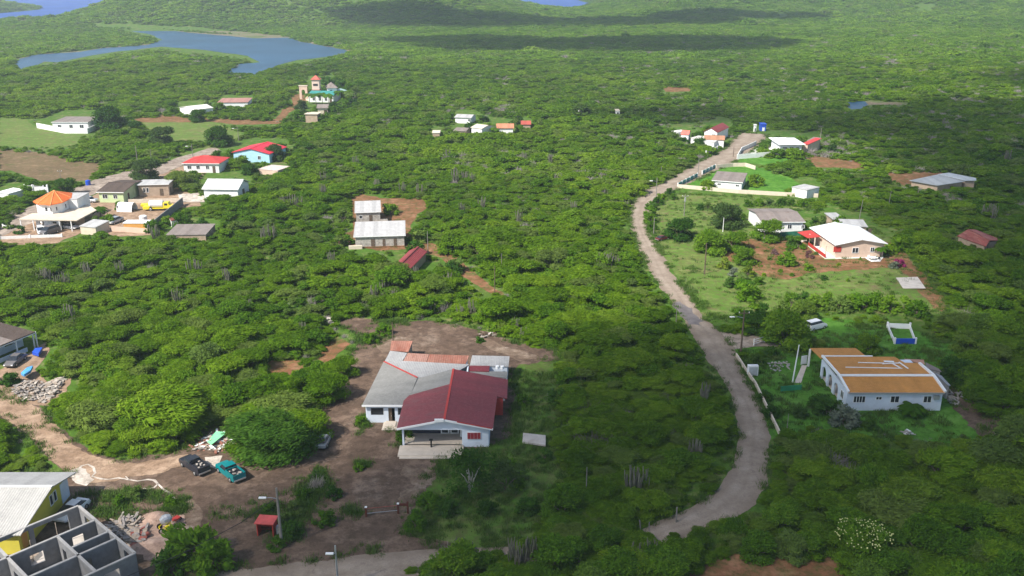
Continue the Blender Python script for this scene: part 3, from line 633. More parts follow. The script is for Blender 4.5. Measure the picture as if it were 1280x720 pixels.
    for px, py in ((690, 255), (712, 256)): q = P(*z(px, py), 2.7); MB().tube([(q.x, q.y, 2.7), (q.x, q.y, 3.15)], [.28, .28], 10).build('roof_tank', WHT2, t, off=o)
    MB().box(-1.35, -1.0, 119, 119.8, 1.5, 2.1).build('air_conditioner', WHT2, t, off=o)
    clear_box([(x, y, zz) for x, y, zz in ((-20.7, 114.7, 1), (-20.7, 114.7, 3), (-15, 105, 0), (-6.5, 105, 0), (-3, 108, 0), (-2.5, 107.7, 3), (-.6, 132, 3), (-19.7, 138, 2.8), (-16, 138, 2.8))], 1)
    FOOT.append((Vector((-10, 118, 0)), 13))
main_house()
# ------------------------------------------------------------------ orange-roofed white house
def arch_wall(p0, p1, th, h, arches, z0=0):      # wall with arched openings (centre, width, height)
    p0 = Vector(p0); p1 = Vector(p1); d = (p1 - p0); L_ = d.length; d /= L_; n = Vector((-d.y, d.x, 0)) * th / 2
    outer = [(0, z0)]
    for c, w, ah in arches:
        outer.append((c - w / 2, z0)); r = w / 2
        for k in range(9):
            a = PI - PI * k / 8; outer.append((c + r * math.cos(a), ah - r + r * math.sin(a)))
        outer.append((c + w / 2, z0))
    outer += [(L_, z0), (L_, h), (0, h)]
    v3 = [Vector((x, zz, 0)) for x, zz in outer]; tri = tessellate_polygon([v3]); k = len(outer); m = MB()
    vs = [tuple(p0 + d * x + n + Vector((0, 0, zz))) for x, zz in outer] + [tuple(p0 + d * x - n + Vector((0, 0, zz))) for x, zz in outer]
    fs = [t for t in tri] + [tuple(i + k for i in t[::-1]) for t in tri] + [(i, (i + 1) % k, (i + 1) % k + k, i + k) for i in range(k)]
    return m.add(vs, fs)
def orange_house():
    o = (54, 125, 0); t = thing('orange_roof_house', 'long white house with bright orange roof, white parapets and arches facing the gravel road', 'house', o)
    xl, xr, yf = 47.9, 61.4, 118.9
    m = MB().box(50.4, xr, yf, 130.4, 0, 2.95); m.build('wall', BLUEW, t, off=o)
    m = arch_wall((xl, 130.4, 0), (xl, yf, 0), .25, 3.0, [(1.6, 1.9, 2.4), (4.4, 1.9, 2.4), (7.1, 1.7, 2.3)]); m.build('arcade_wall', BLUEW, t, off=o)
    m = MB(); wall(m, (xl + .13, yf + .12), (50.38, yf + .12), .24, 2.95); m.build('front_corner_wall', BLUEW, t, off=o)
    MB().box(xl + .14, 50.39, yf + .3, 130.3, 0, .15).build('arcade_floor', BEIGE, t, off=o)
    for (u, w, h, n) in ((.9, 1.6, .95, 4), (4.1, .75, .4, 2), (6.2, 1.15, .95, 2), (10.9, 1.05, .95, 2)):
        window(t, 'f', 1, 1, xl + u - o[0], w, 1.35 + (.45 if h < .5 else 0), h, WHT2, GLASS, n, oy=yf - .002 - o[1])
    window(t, 'l', 1, 1, yf + 1.2 - o[1], 1.0, 1.2, 1.1, WHT2, GLASS, 2, ox=xl - .13 - o[0])
    for y in (123.5, 126.5): MB().box(50.32, 50.39, y, y + .95, .15, 2.25).build('arcade_door', WOODP, t, off=o)
    # roof: front slope, main slope and patio roof
    q = lambda px, py, zz: P(980 + px / 4.8, 410 + py / 4.8, zz)
    yr = q(340, 288, 3.75).y
    r = MB().slab([(xl - .1, yf - .45, 3.08), (xr + .1, yf - .45, 3.08), (xr + .1, yr, 3.75), (xl - .1, yr, 3.75)], .12); r.build('front_roof_slope', TERRA, t, off=o)
    b1 = q(200, 172, 3.45); b2 = q(490, 168, 3.45); b3 = q(662, 172, 3.45); b4 = q(725, 210, 3.45)
    r = MB().slab([(xl, yr + .05, 3.75), (xr, yr + .05, 3.75), (xr, b4.y, 3.5), (b4.x, b4.y, 3.5), (b3.x, b3.y, 3.45), (xl, b3.y, 3.45)], .12); m2 = r.build('main_roof', TERRA, t, off=o)
    c = q(145, 118, 3.1); d = q(430, 120, 3.1); e = q(490, 165, 3.1)
    r = MB().slab([(xl - .3, b3.y + .05, 3.2), (e.x, b3.y + .05, 3.2), (d.x, d.y, 3.1), (xl - .6, d.y, 3.1)], .12); r.build('patio_roof', TERRA, t, off=o)
    w = MB().bar((xl - .05, yr + .02, 3.86), (xr + .05, yr + .02, 3.86), .5, .16).build('ridge_band', WHT2, t, off=o)
    MB().bar((xl, b3.y + .0, 3.56), (55.5, b3.y, 3.56), .22, .14).build('roof_band', WHT2, t, off=o)
    MB().bar((xl - .12, yf - .4, 3.2), (xl - .12, yr, 3.86), .3, .3).bar((xl - .12, yr, 3.86), (xl - .12, b3.y, 3.6), .3, .3).build('left_parapet', WHT2, t, off=o)
    MB().bar((xr + .12, yf - .4, 3.2), (xr + .12, yr, 3.9), .32, .3).bar((xr + .12, yr, 3.9), (xr + .12, b4.y - .5, 3.66), .32, .3).build('right_parapet', WHT2, t, off=o)
    MB().box(xl, xr, yf - .52, yf - .46, 2.85, 3.08).build('gutter', STEEL, t, off=o)
    for a, b, wd in (((370, 235), (640, 240), .09), ((445, 207), (600, 210), .09), ((590, 215), (690, 210), .12), ((600, 200), (660, 203), .4), ((650, 212), (700, 240), .14), ((690, 205), (745, 243), .16), ((640, 240), (710, 242), .08)):
        A_ = q(*a, 3.72); B_ = q(*b, 3.72); MB().bar(A_, B_, wd, .12).build('white_roof_beam', WHT2, t, off=o)
    MB().box(c.x + .1, c.x + .35, d.y - .35, d.y - .1, 0, 3.0).build('patio_post', WHT2, t, off=o); MB().box(e.x - .9, e.x - .65, d.y - .4, d.y - .15, 0, 2.98).build('patio_post', WHT2, t, off=o)
    for pts, zz, mat in (([(728, 190), (846, 217), (838, 190), (722, 184)], 2.6, corrugated('salmon_shed_roof', (.5, .25, .16), 'X', .3, .2)), ([(850, 240), (945, 262), (930, 245), (850, 205)], 2.5, RGRB), ([(905, 270), (985, 345), (1000, 345), (945, 285)], 2.3, RSLT)):
        v = [q(*p_, zz) for p_ in pts]; poly_part('lean_to_roof', v, .08, mat, t, o)
        cx = sum(k.x for k in v) / 4; cy = sum(k.y for k in v) / 4
        MB().slab([(cx + (k.x - cx) * .85, cy + (k.y - cy) * .85, zz - .1) for k in v], zz - .1).build('lean_to_wall', CONC, t, off=o)
    MB().box(60.1, 60.9, yf - .35, yf - .02, 1.9, 2.5).build('air_conditioner', STEEL, t, off=o)
    for x, y in ((46.7, 126.6), (47.1, 124.2)): MB().box(x, x + .5, y, y + .5, 0, .5).box(x + .06, x + .12, y, y + .5, .5, 1).build('garden_chair', WHT2, t, off=o) if False else None
    clear_box([(xl, yf, 0), (xr, yf, 0), (xr, yf, 3), (xl, yf, 3), (xr, 131, 3.2), (47, 134.6, 3), (54, 134.6, 3), (64, 122, 2)], .95)
    FOOT.append((Vector((54, 126, 0)), 10))
orange_house()
# ------------------------------------------------------------------ yellow house and block shell, lower left
def yellow_house():
    x1, y0, y1 = -53.1, 84.6, 96.2; x0 = -72; o = (-60, 90, 0)
    t = thing('yellow_house', 'yellow house with a wide pale grey roof beside the unfinished block shell', 'house', o)
    ym = P(73, 600, 4.4).y - 3.2; ym = 91.2
    MB().box(x0, x1, y0, y1, 0, 2.95).add([(x1, y0, 2.95), (x1, y1, 2.95), (x1, ym, 4.3), (x0, y0, 2.95), (x0, y1, 2.95), (x0, ym, 4.3)], [(0, 1, 2), (3, 5, 4), (0, 2, 5, 3), (1, 4, 5, 2)]).build('wall', YELW, t, off=o)
    MB().slab([(x0 - .5, y0 - .6, 2.9), (x1 + .7, y0 - .6, 2.9), (x1 + .9, ym, 4.4), (x0 - .5, ym, 4.4)], .12).build('front_roof_slope', RYEL, t, off=o)
    MB().slab([(x0 - .5, ym + .02, 4.4), (x1 + .9, ym + .02, 4.4), (x1 + 1.0, y1 + .5, 3.05), (x0 - .5, y1 + .5, 3.05)], .12).build('rear_roof_slope', RGRY, t, off=o)
    MB().bar((x0 - .5, ym, 4.46), (x1 + .9, ym, 4.46), .4, .06).build('ridge_cap', WHT2, t, off=o)
    for y in (91.8, 92.7): window(t, 'r', 1, 1, y - o[1], .55, 1.5, 1.2, WHT2, GLASS, 1, ox=x1 - 1 - o[0])
    MB().box(x1, x1 + .06, 94.3, 96.15, .2, 2.7).build('pale_blue_door', BLUEW, t, off=o)
    MB().box(x1, x1 + .05, 85.2, 86.2, .2, 2.2).build('side_door', ORNG, t, off=o)
    clear_box([(x0, y0, 0), (x1, y0, 0), (x1, y1, 0), (x1 + 1, y0, 3), (x1 + 1, y1, 3), (x0, y1, 3)], 1); FOOT.append((Vector((-60, 90, 0)), 11))
yellow_house()
def block_shell():
    O = Vector((-48.6, 89.4, 0)); rz = math.atan2(-.674, .742)
    t = thing('unfinished_block_house', 'roofless grey concrete block shell of a house under construction with bare rooms and window holes', 'building', O, rz)
    h = 3.0; T = .2
    A = lambda u, v: (u, -v)
    def W(a, b, ops=(), hh=h, nm='block_wall'):
        m = MB(); wall(m, A(*a), A(*b), T, hh, ops); m.build(nm, BLOCK, t)
        m = MB(); p, q = A(*a), A(*b); m.bar((p[0], p[1], hh + .06), (q[0], q[1], hh + .06), T + .08, .12); m.build('ring_beam', CONC, t)
    W((0, 0), (0, 15), [(1.3, 5.0, 0.05, 2.6), (5.5, 8.6, .05, 2.6), (9.1, 12.5, .05, 2.6)])
    W((.1, 0), (13.2, 0), [(1.3, 3.2, .9, 2.4), (5.8, 6.9, 1.1, 2.4), (10.6, 11.9, 1.0, 2.4)])
    W((4.2, .1), (4.2, 15), [(1.4, 2.6, .9, 2.2), (5.6, 7.0, .9, 2.2), (11, 12.0, .05, 2.1)])
    W((7.4, .1), (7.4, 3.95), [(2.7, 3.5, .05, 2.1)]); W((9.2, .1), (9.2, 15), [(2.8, 3.6, .05, 2.1), (7, 8, .05, 2.1)])
    W((13.2, 0), (13.2, 15), [(1.8, 3.4, 1, 2.3), (6.0, 7.4, 1, 2.3)])
    W((4.3, 4.1), (13.1, 4.1), [(1.0, 1.9, .05, 2.1), (3.6, 4.5, .05, 2.1)]); W((.1, 9.1), (13.1, 9.1), [(1.4, 2.3, .05, 2.1), (5.5, 6.8, .9, 2.2)])
    MB().box(-.1, 13.3, -15, .1, 0, .05).build('floor_slab', CSLAB, t)
    for u, v in ((.9, 3.0), (2.2, 6.2), (1.6, 10.5)): MB().tube([(u, -v, .05), (u, -v, 2.7)], [.05, .05], 6).build('timber_prop', PLANK, t)
    for k in range(5): a = .6 + k * .25; MB().bar((a, -5 - k * .1, .2 + k * .05), (a + 1.2, -7.5, .35 + k * .06), .12, .05).build('plank', PLANK, t)
    MB().box(1.2, 2.9, -10.6, -9.4, .05, 1.0).build('block_stack', CREAM, t)
    p = [O + Vector((u * math.cos(rz) + v * math.sin(rz), u * math.sin(rz) - v * math.cos(rz), z)) for u in (0, 13.2) for v in (0, 15) for z in (0, 3)]
    clear_box(p, 1); FOOT.append((Vector((-46, 80, 0)), 10))
block_shell()
# ------------------------------------------------------------------ white-roofed peach house
def zq(s, x0, y0): return lambda x, y: (x0 + x / s, y0 + y / s)
Z8 = zq(4.8, 940, 240)
t, w, d = house('white_roof_house', 'peach house with a broad white gable roof and red porch boards on the garden lawn', 'house', Z8(500, 322), Z8(816, 314), 14.5, 3.1, 1.1, 'gy', PEACH, RWHT, .55, [('f', 3.7, 1.3, 1.2, 1.1), ('f', 7.8, .8, 1.3, 1.0)], [('r', 3, .9)])
MB().box(-2.3, -.02, -.2, 9.5, 0, .25).build('porch_floor', WHT2, t)
MB().box(-2.35, -2.25, -.2, 9.5, .25, 1.0).build('porch_railing', REDP, t)
MB().box(-.6, 1.1, -.1, -.02, 1.5, 2.7).build('red_shutter', REDP, t)
for y in (0.1, 3.2, 6.3, 9.3): MB().box(-2.3, -2.1, y, y + .18, .25, 2.95).build('porch_post', CREAM, t)
MB().slab([(-3.4, 7.5, 2.6), (-.7, 7.0, 3.0), (-.7, 12.5, 3.0), (-3.9, 12.5, 2.6)], .1).build('porch_lean_to', REDP, t)
MB().box(-.01, w, -.35, -.01, 0, .12).build('plinth', WHT2, t)
MB().box(-.5, 9, -.62, -.58, 2.9, 3.05).build('fascia_board', WOODD, t) if False else None
# grey-roofed white house next to it
house('grey_roof_house', 'white house with a weathered grey-brown roof behind the round garden tree', 'house', Z8(60, 184), Z8(322, 182), 13, 2.9, .8, 'gx', WHITE, RGRB, .4, [('f', 6.0, .9, 1.3, .9), ('f', 9.3, .7, 1.4, .7), ('f', 3.6, 1, 1.3, .9)], cut=.9)
house('garden_shed', 'small open shed with pale flat roof behind the peach house, left of the long one', 'shed', Z8(484, 166), Z8(557, 164), 5, 2.3, .3, 'shed', BRWW, RLGT, .3, [], [('f', .6, .8)], far=True)
house('garden_shed', 'long low shed with pale grey roof directly behind the white roof of the peach house', 'shed', Z8(545, 207), Z8(697, 212), 5.5, 2.4, .3, 'shed', BRWW, RLGT, .3, [], [('f', 5.6, .8)], far=True)
ZF = zq(5.82, 820, 140)
house('lawn_house', 'small white house with dark grey-brown roof alone on the bright walled lawn', 'house', ZF(403, 499), ZF(632, 516), 11, 2.5, .5, 'shed', WHITE, RGRB, .35, [('f', 1.4, .9, 1.3, .5), ('f', 6.5, .9, 1.3, .5)], [('r', 4, .9)])
house('wall_corner_building', 'small flat white outbuilding at the far right corner of the lawn wall', 'outbuilding', ZF(985, 548), ZF(1100, 572), 6, 2.4, .2, 'flat', WHITE, RLGT, .15, [], [('l', 2, .9)], far=True)
house('white_roof_villa', 'white villa with a flat-looking bright white hip roof at the end of the gravel road', 'house', ZF(893, 238), ZF(1088, 238), 13, 3.4, .8, 'hip', WHITE, RWHT, .9, [('f', .8, 1.6, 1.3, 1.1, 3), ('f', 3.2, 1.3, 1.3, 1.1), ('f', 5.4, .8, 1.3, 1.1)], cut=.9)
house('red_roof_annex', 'low annex with a red sheet roof just right of the white villa', 'house', ZF(1060, 232), ZF(1108, 238), 11, 3.0, .6, 'shed', PEACH, RRED, .3, far=True, cut=.5)
house('brown_annex', 'brownish block building with a dull roof behind the red annex', 'outbuilding', ZF(1095, 212), ZF(1152, 218), 7, 2.8, .4, 'shed', plain('terracotta_wall', (.45, .22, .15), .85, .2), RGRB, .25, far=True)
def seg_wall(name, label, pts, h, th, mat, cat='wall', group=None, posts=0, pm=None, rails=None):
    w = [P(a, b, 0) for a, b in pts]; o = w[0]; m = MB()
    if rails:
        for a, b in zip(w, w[1:]):
            for z in rails: m.bar((a.x, a.y, z), (b.x, b.y, z), .06, .09)
    else:
        for a, b in zip(w, w[1:]): wall(m, a, b, th, h)
    t = thing(name, label, cat, o, 0, group); m.build('rail' if rails else 'wall_run', mat, t, off=o)
    if posts:
        for a, b in zip(w, w[1:]):
            n = max(1, round((b - a).length / posts))
            for i in range(n + (b is w[-1])):
                p = a.lerp(b, i / n); MB().box(p.x - th, p.x + th, p.y - th, p.y + th, 0, h + .15).build('post', pm or mat, t, off=o)
    return t
seg_wall('boundary_wall', 'long cream wall running along the near side of the fenced bright lawn', [ZF(158, 553), ZF(600, 592), ZF(940, 612), ZF(1178, 622)], 1.1, .2, CREAM)
seg_wall('boundary_wall', 'cream wall closing the far side of the fenced bright lawn', [ZF(436, 412), ZF(560, 398), ZF(650, 397), ZF(722, 420)], 1.2, .2, CREAM)
seg_wall('roadside_fence', 'teal and white roadside fence at the left of the bright lawn', [ZF(158, 545), ZF(300, 472)], 1.1, .14, TEALP, 'fence', None, 3.0, WHT2)
seg_wall('roadside_fence', 'short teal fence with white posts beyond the lawn gate', [ZF(335, 455), ZF(430, 408)], 1.1, .14, TEALP, 'fence', None, 3.0, WHT2)
seg_wall('villa_wall', 'white boundary wall along the front of the white villa', [(921, 199), (960, 196), (997, 191)], 1.6, .2, WHITE)
seg_wall('villa_wall', 'white side wall of the villa court next to the gravel road', [(922, 198), (927, 189), (941, 183), (945, 181)], 1.4, .2, WHITE)
sheet('pale_court', [(928, 193), (945, 183), (968, 184), (975, 192), (950, 195)], .05, plain('white_paving', (.66, .64, .6), .8, .1), .1)
def gates(name, label, px, py, s=1.0, cat='gate'):
    p = P(px, py); t = thing(name, label, cat, p)
    for x in (-1.3 * s, 1.3 * s): MB().box(x - .2, x + .2, -.2, .2, 0, 1.7 * s).build('gate_post', WHT2, t)
    MB().box(-1.1 * s, 1.1 * s, -.04, .04, .2, 1.3 * s).build('gate_leaf', WHT2, t)
# cluster of small houses by the far road bend
house('gable_house', 'white house with a red sheet roof and a small gable window behind the orange porch', 'house', ZF(345, 143), ZF(450, 152), 14, 3.4, 1.5, 'gy', WHITE, RMAR, .3, [('f', 3.0, 1.2, 1.6, 1.1)], far=True)
house('porch_pavilion', 'low building with a wide brownish orange roof in front of the small gable house', 'pavilion', ZF(348, 200), ZF(500, 206), 6, 2.7, .5, 'shed', WHITE, corrugated('brown_orange_roof', (.5, .24, .13), 'X', .3), .3, far=True)
house('cottage', 'white cottage with a small salmon red roof, left of the far road bend', 'house', ZF(178, 165), ZF(240, 168), 7, 3.2, 1.0, 'gx', WHITE, corrugated('salmon_roof', (.7, .2, .15), 'X', .3), .2, [('f', 1.2, .8, 1.2, .9)], far=True)
house('white_outbuilding', 'plain white flat-roofed block at the left end of the far house cluster', 'outbuilding', ZF(110, 140), ZF(160, 150), 5, 3.0, .1, 'flat', WHITE, plain('white_roof_slab', (.7, .69, .67), .8), .15, far=True)
house('white_outbuilding', 'low flat white block between the salmon-roofed cottage and the orange porch', 'outbuilding', ZF(250, 190), ZF(330, 200), 6, 2.6, .1, 'flat', WHITE, plain('cream_roof_slab', (.6, .57, .52), .8), .15, far=True)
house('carport', 'small white carport with pale roof below the orange porch by the far road bend', 'carport', ZF(345, 215), ZF(425, 222), 4, 2.4, .1, 'flat', WHITE, plain('pale_roof_slab', (.66, .65, .62), .8), .15, far=True)
seg_wall('roadside_fence', 'white picket fence at the road edge beside the far house cluster', [ZF(362, 318), ZF(445, 282)], 1.6, .15, WHT2, 'fence', None, 2.5)
def far_tower(name, label, cat, px0, px1, py0, py1, mat, depth=3, cap=None):
    b = P((px0 + px1) / 2, py1); k = b.y * 1.0 / FPX * 1.03; w = (px1 - px0) * k; h = (py1 - py0) * k
    t = thing(name, label, cat, b); MB().box(-w / 2, w / 2, 0, depth, 0, h * .86).build('body', mat, t, bevel=.05)
    MB().box(-w / 2 - .12, w / 2 + .12, -.12, depth + .12, h * .86, h).build('top', cap or mat, t)
    MB().box(-w / 4, w / 4, -.06, -.005, .1, h * .5).build('door', WHT2 if mat is not WHITE else DARK, t)
    clear_box([(b.x - w / 2, b.y, 0), (b.x + w / 2, b.y, 0), (b.x - w / 2, b.y, h), (b.x + w / 2, b.y, h)], 1)
far_tower('blue_kiosk', 'small blue box-like kiosk at the far end of the gravel road', 'kiosk', 951, 957, 155, 164, BLUEP)
far_tower('white_tank_stand', 'slim white tank stand left of the blue kiosk at the road end', 'tank', 942.5, 945, 156, 165, WHITE, 1.2)
# big slate roof on the right and rusty roof
def roof_group(name, label, cat, roofs, wm, wh=None):
    c = P(*roofs[0][0][0], 0); t = thing(name, label, cat, (c.x, c.y, 0)); o = (c.x, c.y, 0); pts = []
    for poly, zs, mat in roofs:
        zs = zs if isinstance(zs, (list, tuple)) else [zs] * len(poly)
        v = [P(a, b, z) for (a, b), z in zip(poly, zs)]; poly_part('roof', v, .12, mat, t, o); pts += [tuple(k) for k in v]
        cx = sum(k.x for k in v) / len(v); cy = sum(k.y for k in v) / len(v)
        k2 = [(cx + (k.x - cx) * .9, cy + (k.y - cy) * .9, min(zs) - .13) for k in v]
        MB().slab(k2, min(zs) - .14).build('wall', wm, t, off=o)
    clear_box(pts, .9)
    return t
Q8 = zq(4, 960, 160)
roof_group('slate_roof_hall', 'wide low building with two overlapping slate grey sheet roofs among the trees at the right', 'building',
           [([Q8(705, 262), Q8(848, 287), Q8(985, 267), Q8(850, 232)], [1.9, 1.9, 2.2, 2.2], RSLT), ([Q8(850, 230), Q8(987, 263), Q8(1042, 262), Q8(1040, 250), Q8(905, 223)], [2.35, 2.35, 2.35, 2.4, 2.4], corrugated('blue_grey_roof', (.4, .43, .46), 'X', .4))], BRWW)
roof_group('rusty_roof_shack', 'shack with a striped red and rust corrugated roof sunk in trees near the right edge', 'shack',
           [([Q8(945, 540), Q8(1090, 592), Q8(1108, 562), Q8(1000, 506)], [1.4, 1.4, 2.2, 2.2], RRUS2), ([Q8(1002, 505), Q8(1110, 561), Q8(1150, 562), Q8(1145, 550), Q8(1040, 508)], [2.2, 2.2, 1.6, 1.6, 1.6], RRUS2)], BRWW)
# wooden houses in the middle
Z6 = zq(4, 320, 160)
t, w, d = house('board_house', 'long weathered board house with pale grey sheet roof in the red clearing', 'house', Z6(487, 546), Z6(748, 538), 9.5, 2.7, .9, 'shed', WOODG, RLGT, .35, [], [('f', 3.5, .9, 2.0), ('f', 6.1, .6, 1.9), ('f', 8.6, .7, 2.0)])
MB().box(-.05, w + .05, -.3, -.01, 0, .3).build('plinth', REDD, t)
MB().box(-1.5, 1.5, -.9, -.35, 0, .8).build('block_pile', CREAM, t)
t, w, d = house('board_shed', 'smaller grey board shed with a patched sheet roof standing behind the long board house', 'shed', Z6(493, 425), Z6(626, 420), 8.5, 2.8, .8, 'shed', WOODG, RLGT, .3, [('f', .8, .7, 1.3, .7, 1)], [('f', 3.2, .8)])
MB().box(2.2, 7.6, -1.6, -1.4, 0, .8).build('low_wall', CREAM, t); MB().box(w, w + 1.8, -1.3, -1.1, 0, 1.2).build('side_wall', WOODG, t)
t, w, d = house('maroon_roof_hut', 'small hut with a maroon gable roof half hidden by scrub below the board house', 'hut', Z6(672, 706), Z6(768, 712), 13, 1.9, 1.0, 'gy', BRWW, RMAR, .25, cut=.6)
p = P(*Z6(770, 716)); t = thing('white_tank', 'white box tank standing beside the maroon-roofed hut', 'tank', p); MB().box(-.5, .5, 0, 1.4, 0, 1.5).build('body', WHITE, t, bevel=.1); MB().tube([(0, .7, 1.5), (0, .7, 1.65)], [.25, .25], 10).build('lid', WHT2, t)
#NEXT
# ------------------------------------------------------------------ village on the left
Z5 = zq(4, 0, 160); Z4 = zq(7.2, 140, 210); Z3 = zq(8, 0, 220); Z7 = zq(4.8, 120, 150)
def terrace_house():
    a = P(*Z3(330, 258), 5.4); t = thing('orange_roof_villa', 'two storey white house with bright orange hip roof over a flat terrace roof', 'house', (a.x, a.y, 0)); o = (a.x, a.y, 0)
    ev = [P(*Z3(*q), 5.4) for q in ((330, 256), (372, 280), (505, 288), (625, 264), (715, 218), (640, 188), (520, 196), (400, 210))]
    cx = sum(v.x for v in ev) / 8; cy = sum(v.y for v in ev) / 8
    # eight-sided tower room: outline from the near eaves, mirrored to the back
    near = ev[:5]; c = (near[0] + near[4]) / 2 + Vector((0, 1.5, 0))
    ring = near + [Vector((2 * c.x - v.x, 2 * c.y - v.y, 5.4)) for v in near[1:4]]
    ap = P(*Z3(512, 170), 7.4); ap = Vector((c.x, c.y, 7.4))
    m = MB(); n = len(ring); vs = [tuple(v) for v in ring] + [tuple(ap)] + [(v.x, v.y, 5.25) for v in ring]
    m.add(vs, [(i, (i + 1) % n, n) for i in range(n)] + [tuple(n + 1 + i for i in range(n))[::-1]] + [(i, n + 1 + i, n + 1 + (i + 1) % n, (i + 1) % n) for i in range(n)])
    r = m.build('hip_roof', ORTILE, t, off=o)
    m = MB()
    for v in ring[:5]: m.bar((v.x, v.y, 5.45), (ap.x, ap.y, 7.45), .18, .1)
    m.build('ridge_tile', corrugated('pale_orange_ridge', (.85, .35, .12), 'X'), r, off=o)
    inner = [(c.x + (v.x - c.x) * .88, c.y + (v.y - c.y) * .88) for v in ring]
    MB().slab([(x, y, 5.24) for x, y in inner], 5.24).build('wall', WHITE, t, off=o)
    back = P(*Z3(770, 215), 5.2)
    MB().box(inner[4][0] - 3.5, inner[4][0] + 2.2, inner[4][1] - 1, inner[4][1] + 6, 0, 5.2).build('rear_wing', WHITE, t, off=o)
    MB().box(inner[4][0] - 3.6, inner[4][0] + 2.3, inner[4][1] - 1.1, inner[4][1] + 6.1, 5.21, 5.35).build('rear_roof_slab', RLGT, t, off=o)
    for i, f in ((1, .4), (1, .85), (2, .35), (3, .3)):
        p = Vector(inner[i]).lerp(Vector(inner[i + 1]), f); q = Vector(inner[i]).lerp(Vector(inner[i + 1]), min(1, f + .15 if i != 1 or f > .5 else f + .25)); n_ = Vector((q.y - p.y, p.x - q.x)).normalized() * .03
        w = MB().bar((p.x + n_.x, p.y + n_.y, 4.0), (q.x + n_.x, q.y + n_.y, 4.0), .06, 1.1).build('window', WHT2, t, off=o)
        p2 = p.lerp(q, .12); q2 = p.lerp(q, .88); MB().bar((p2.x + 2.2 * n_.x, p2.y + 2.2 * n_.y, 4.0), (q2.x + 2.2 * n_.x, q2.y + 2.2 * n_.y, 4.0), .06, .9).build('pane', GLASS, w, off=o)
    T = [P(*Z3(*q), 2.9) for q in ((190, 430), (770, 442), (965, 340), (880, 285), (740, 300), (470, 372), (320, 372))]
    poly_part('terrace_roof', T, .22, CREAM, t, o); 
    f = T[0]; g = T[1]; d = (g - f).normalized(); bk = Vector((-d.y, d.x, 0)); u0 = P(*Z3(355, 540), 0)
    m = MB(); a1 = f + d * 3.4 + bk * 1.2; a2 = f + d * 9.6 + bk * 1.2; wall(m, a1, a2, .2, 2.66, [(1.0, 2.0, 1.2, 2.1), (4.2, 5.2, 1.2, 2.1)]); m.build('lower_wall', WHITE, t, off=o)
    m = MB(); wall(m, f + d * 3.4 + bk * 4, g - d * .5 + bk * 4, .2, 2.66); m.build('carport_back_wall', BRWW, t, off=o)
    for s in (.15, 3.3, 9.9, 12.8): p = f + d * s + bk * .2; MB().box(p.x - .1, p.x + .1, p.y - .1, p.y + .1, 0, 2.68).build('terrace_post', WHT2, t, off=o)
    clear_box([tuple(v) for v in T] + [tuple(v) for v in ring] + [(v.x, v.y, 0.3) for v in T[:3]], 1); FOOT.append((c, 9))
terrace_house()
house('green_wall_house', 'pale green house with a dark brown gable roof on the village road', 'house', Z5(480, 322), Z5(618, 324), 15, 2.9, 1.0, 'gx', GRNW, RBRN, .45, [('f', 1.0, 1.3, 1.2, 1.0), ('f', 4.0, 1.0, 1.2, 1.0)], [('r', 2.5, .9)])
house('flat_roof_house', 'brown walled house with a light flat roof next to the dark-brown-roofed one', 'house', Z5(683, 286), Z5(844, 282), 6.5, 3.3, .15, 'flat', BRWW, RLGT, .3, [('f', 1.2, .5, 1.2, 1.2, 1), ('f', 2.1, .5, 1.2, 1.2, 1)], [('f', 5.6, .9), ('r', 1.5, .9)])
house('white_shed_house', 'white house with a plain pale metal gable roof at the right end of the village', 'house', Z5(1008, 306), Z5(1192, 309), 9.5, 3.1, 1.7, 'gx', WHITE, corrugated('off_white_roof', (.66, .67, .66), 'X', .4, 0), .4, [], [('r', 3.5, 1.6, 2.3)])
house('red_hip_house', 'low white house with a red hip roof beside the village road', 'house', Z7(512, 262), Z7(740, 264), 10, 2.9, 1.5, 'hip', WHITE, RRED, .45, [('f', 1.2, 1.1, 1.2, 1.0), ('f', 4.0, 1.0, 1.2, 1.0), ('f', 7.0, .9, 1.2, 1.0)], [('f', 9, .9)], cut=.9)
house('blue_wall_house', 'sky blue house with a broad crimson gable roof at the upper end of the village', 'house', Z7(812, 196), Z7(1042, 206), 13, 3.0, 1.5, 'gy', SKYB, RRED2, .45, [('f', 2.2, 1.3, 1.2, 1.0), ('f', 8.6, 1.0, 1.1, 1.1)], [], cut=.9)
house('flat_slab_hut', 'low hut with a grey-brown flat sheet roof sunk in scrub below the walled yard', 'hut', Z5(828, 538), Z5(1030, 535), 9, 1.5, .15, 'shed', BRWW, RGRB, .15, far=True)
house('orange_wall_outbuilding', 'small orange walled outbuilding with thin white roof in the truck yard corner', 'outbuilding', Z4(95, 500), Z4(318, 500), 3, 2.0, .1, 'flat', ORNG, WHT2, .12, [], [('f', 5.4, .7, 1.6)], far=True)
seg_wall('yard_wall', 'grey block wall running away along the right side of the truck yard', [Z4(328, 588), Z4(640, 330)], 2.0, .2, BLOCK)
seg_wall('yard_wall', 'pale rendered wall across the near side of the truck yard', [Z4(0, 572), Z4(160, 580), Z4(325, 592)], 1.3, .2, PEACH)
seg_wall('yard_wall', 'pale wall across the far side of the truck yard behind the yellow truck', [Z4(150, 318), Z4(400, 312), Z4(636, 308)], 1.1, .2, CREAM)
house('ruined_hut', 'roofless white-walled ruin with red brown rubble beside the grey yard wall', 'ruin', Z4(532, 478), Z4(598, 470), 3, 1.6, .05, 'flat', WHITE, plain('red_rubble_top', (.2, .06, .05), .9, .3), .05, far=True)
house('pink_ruin', 'low pinkish white ruin with a patch of red roof just below the sky blue house', 'ruin', Z7(970, 296), Z7(1090, 306), 7, 1.5, .15, 'flat', PEACH, plain('pink_roof_remains', (.62, .5, .45), .85, .3), .1, far=True)
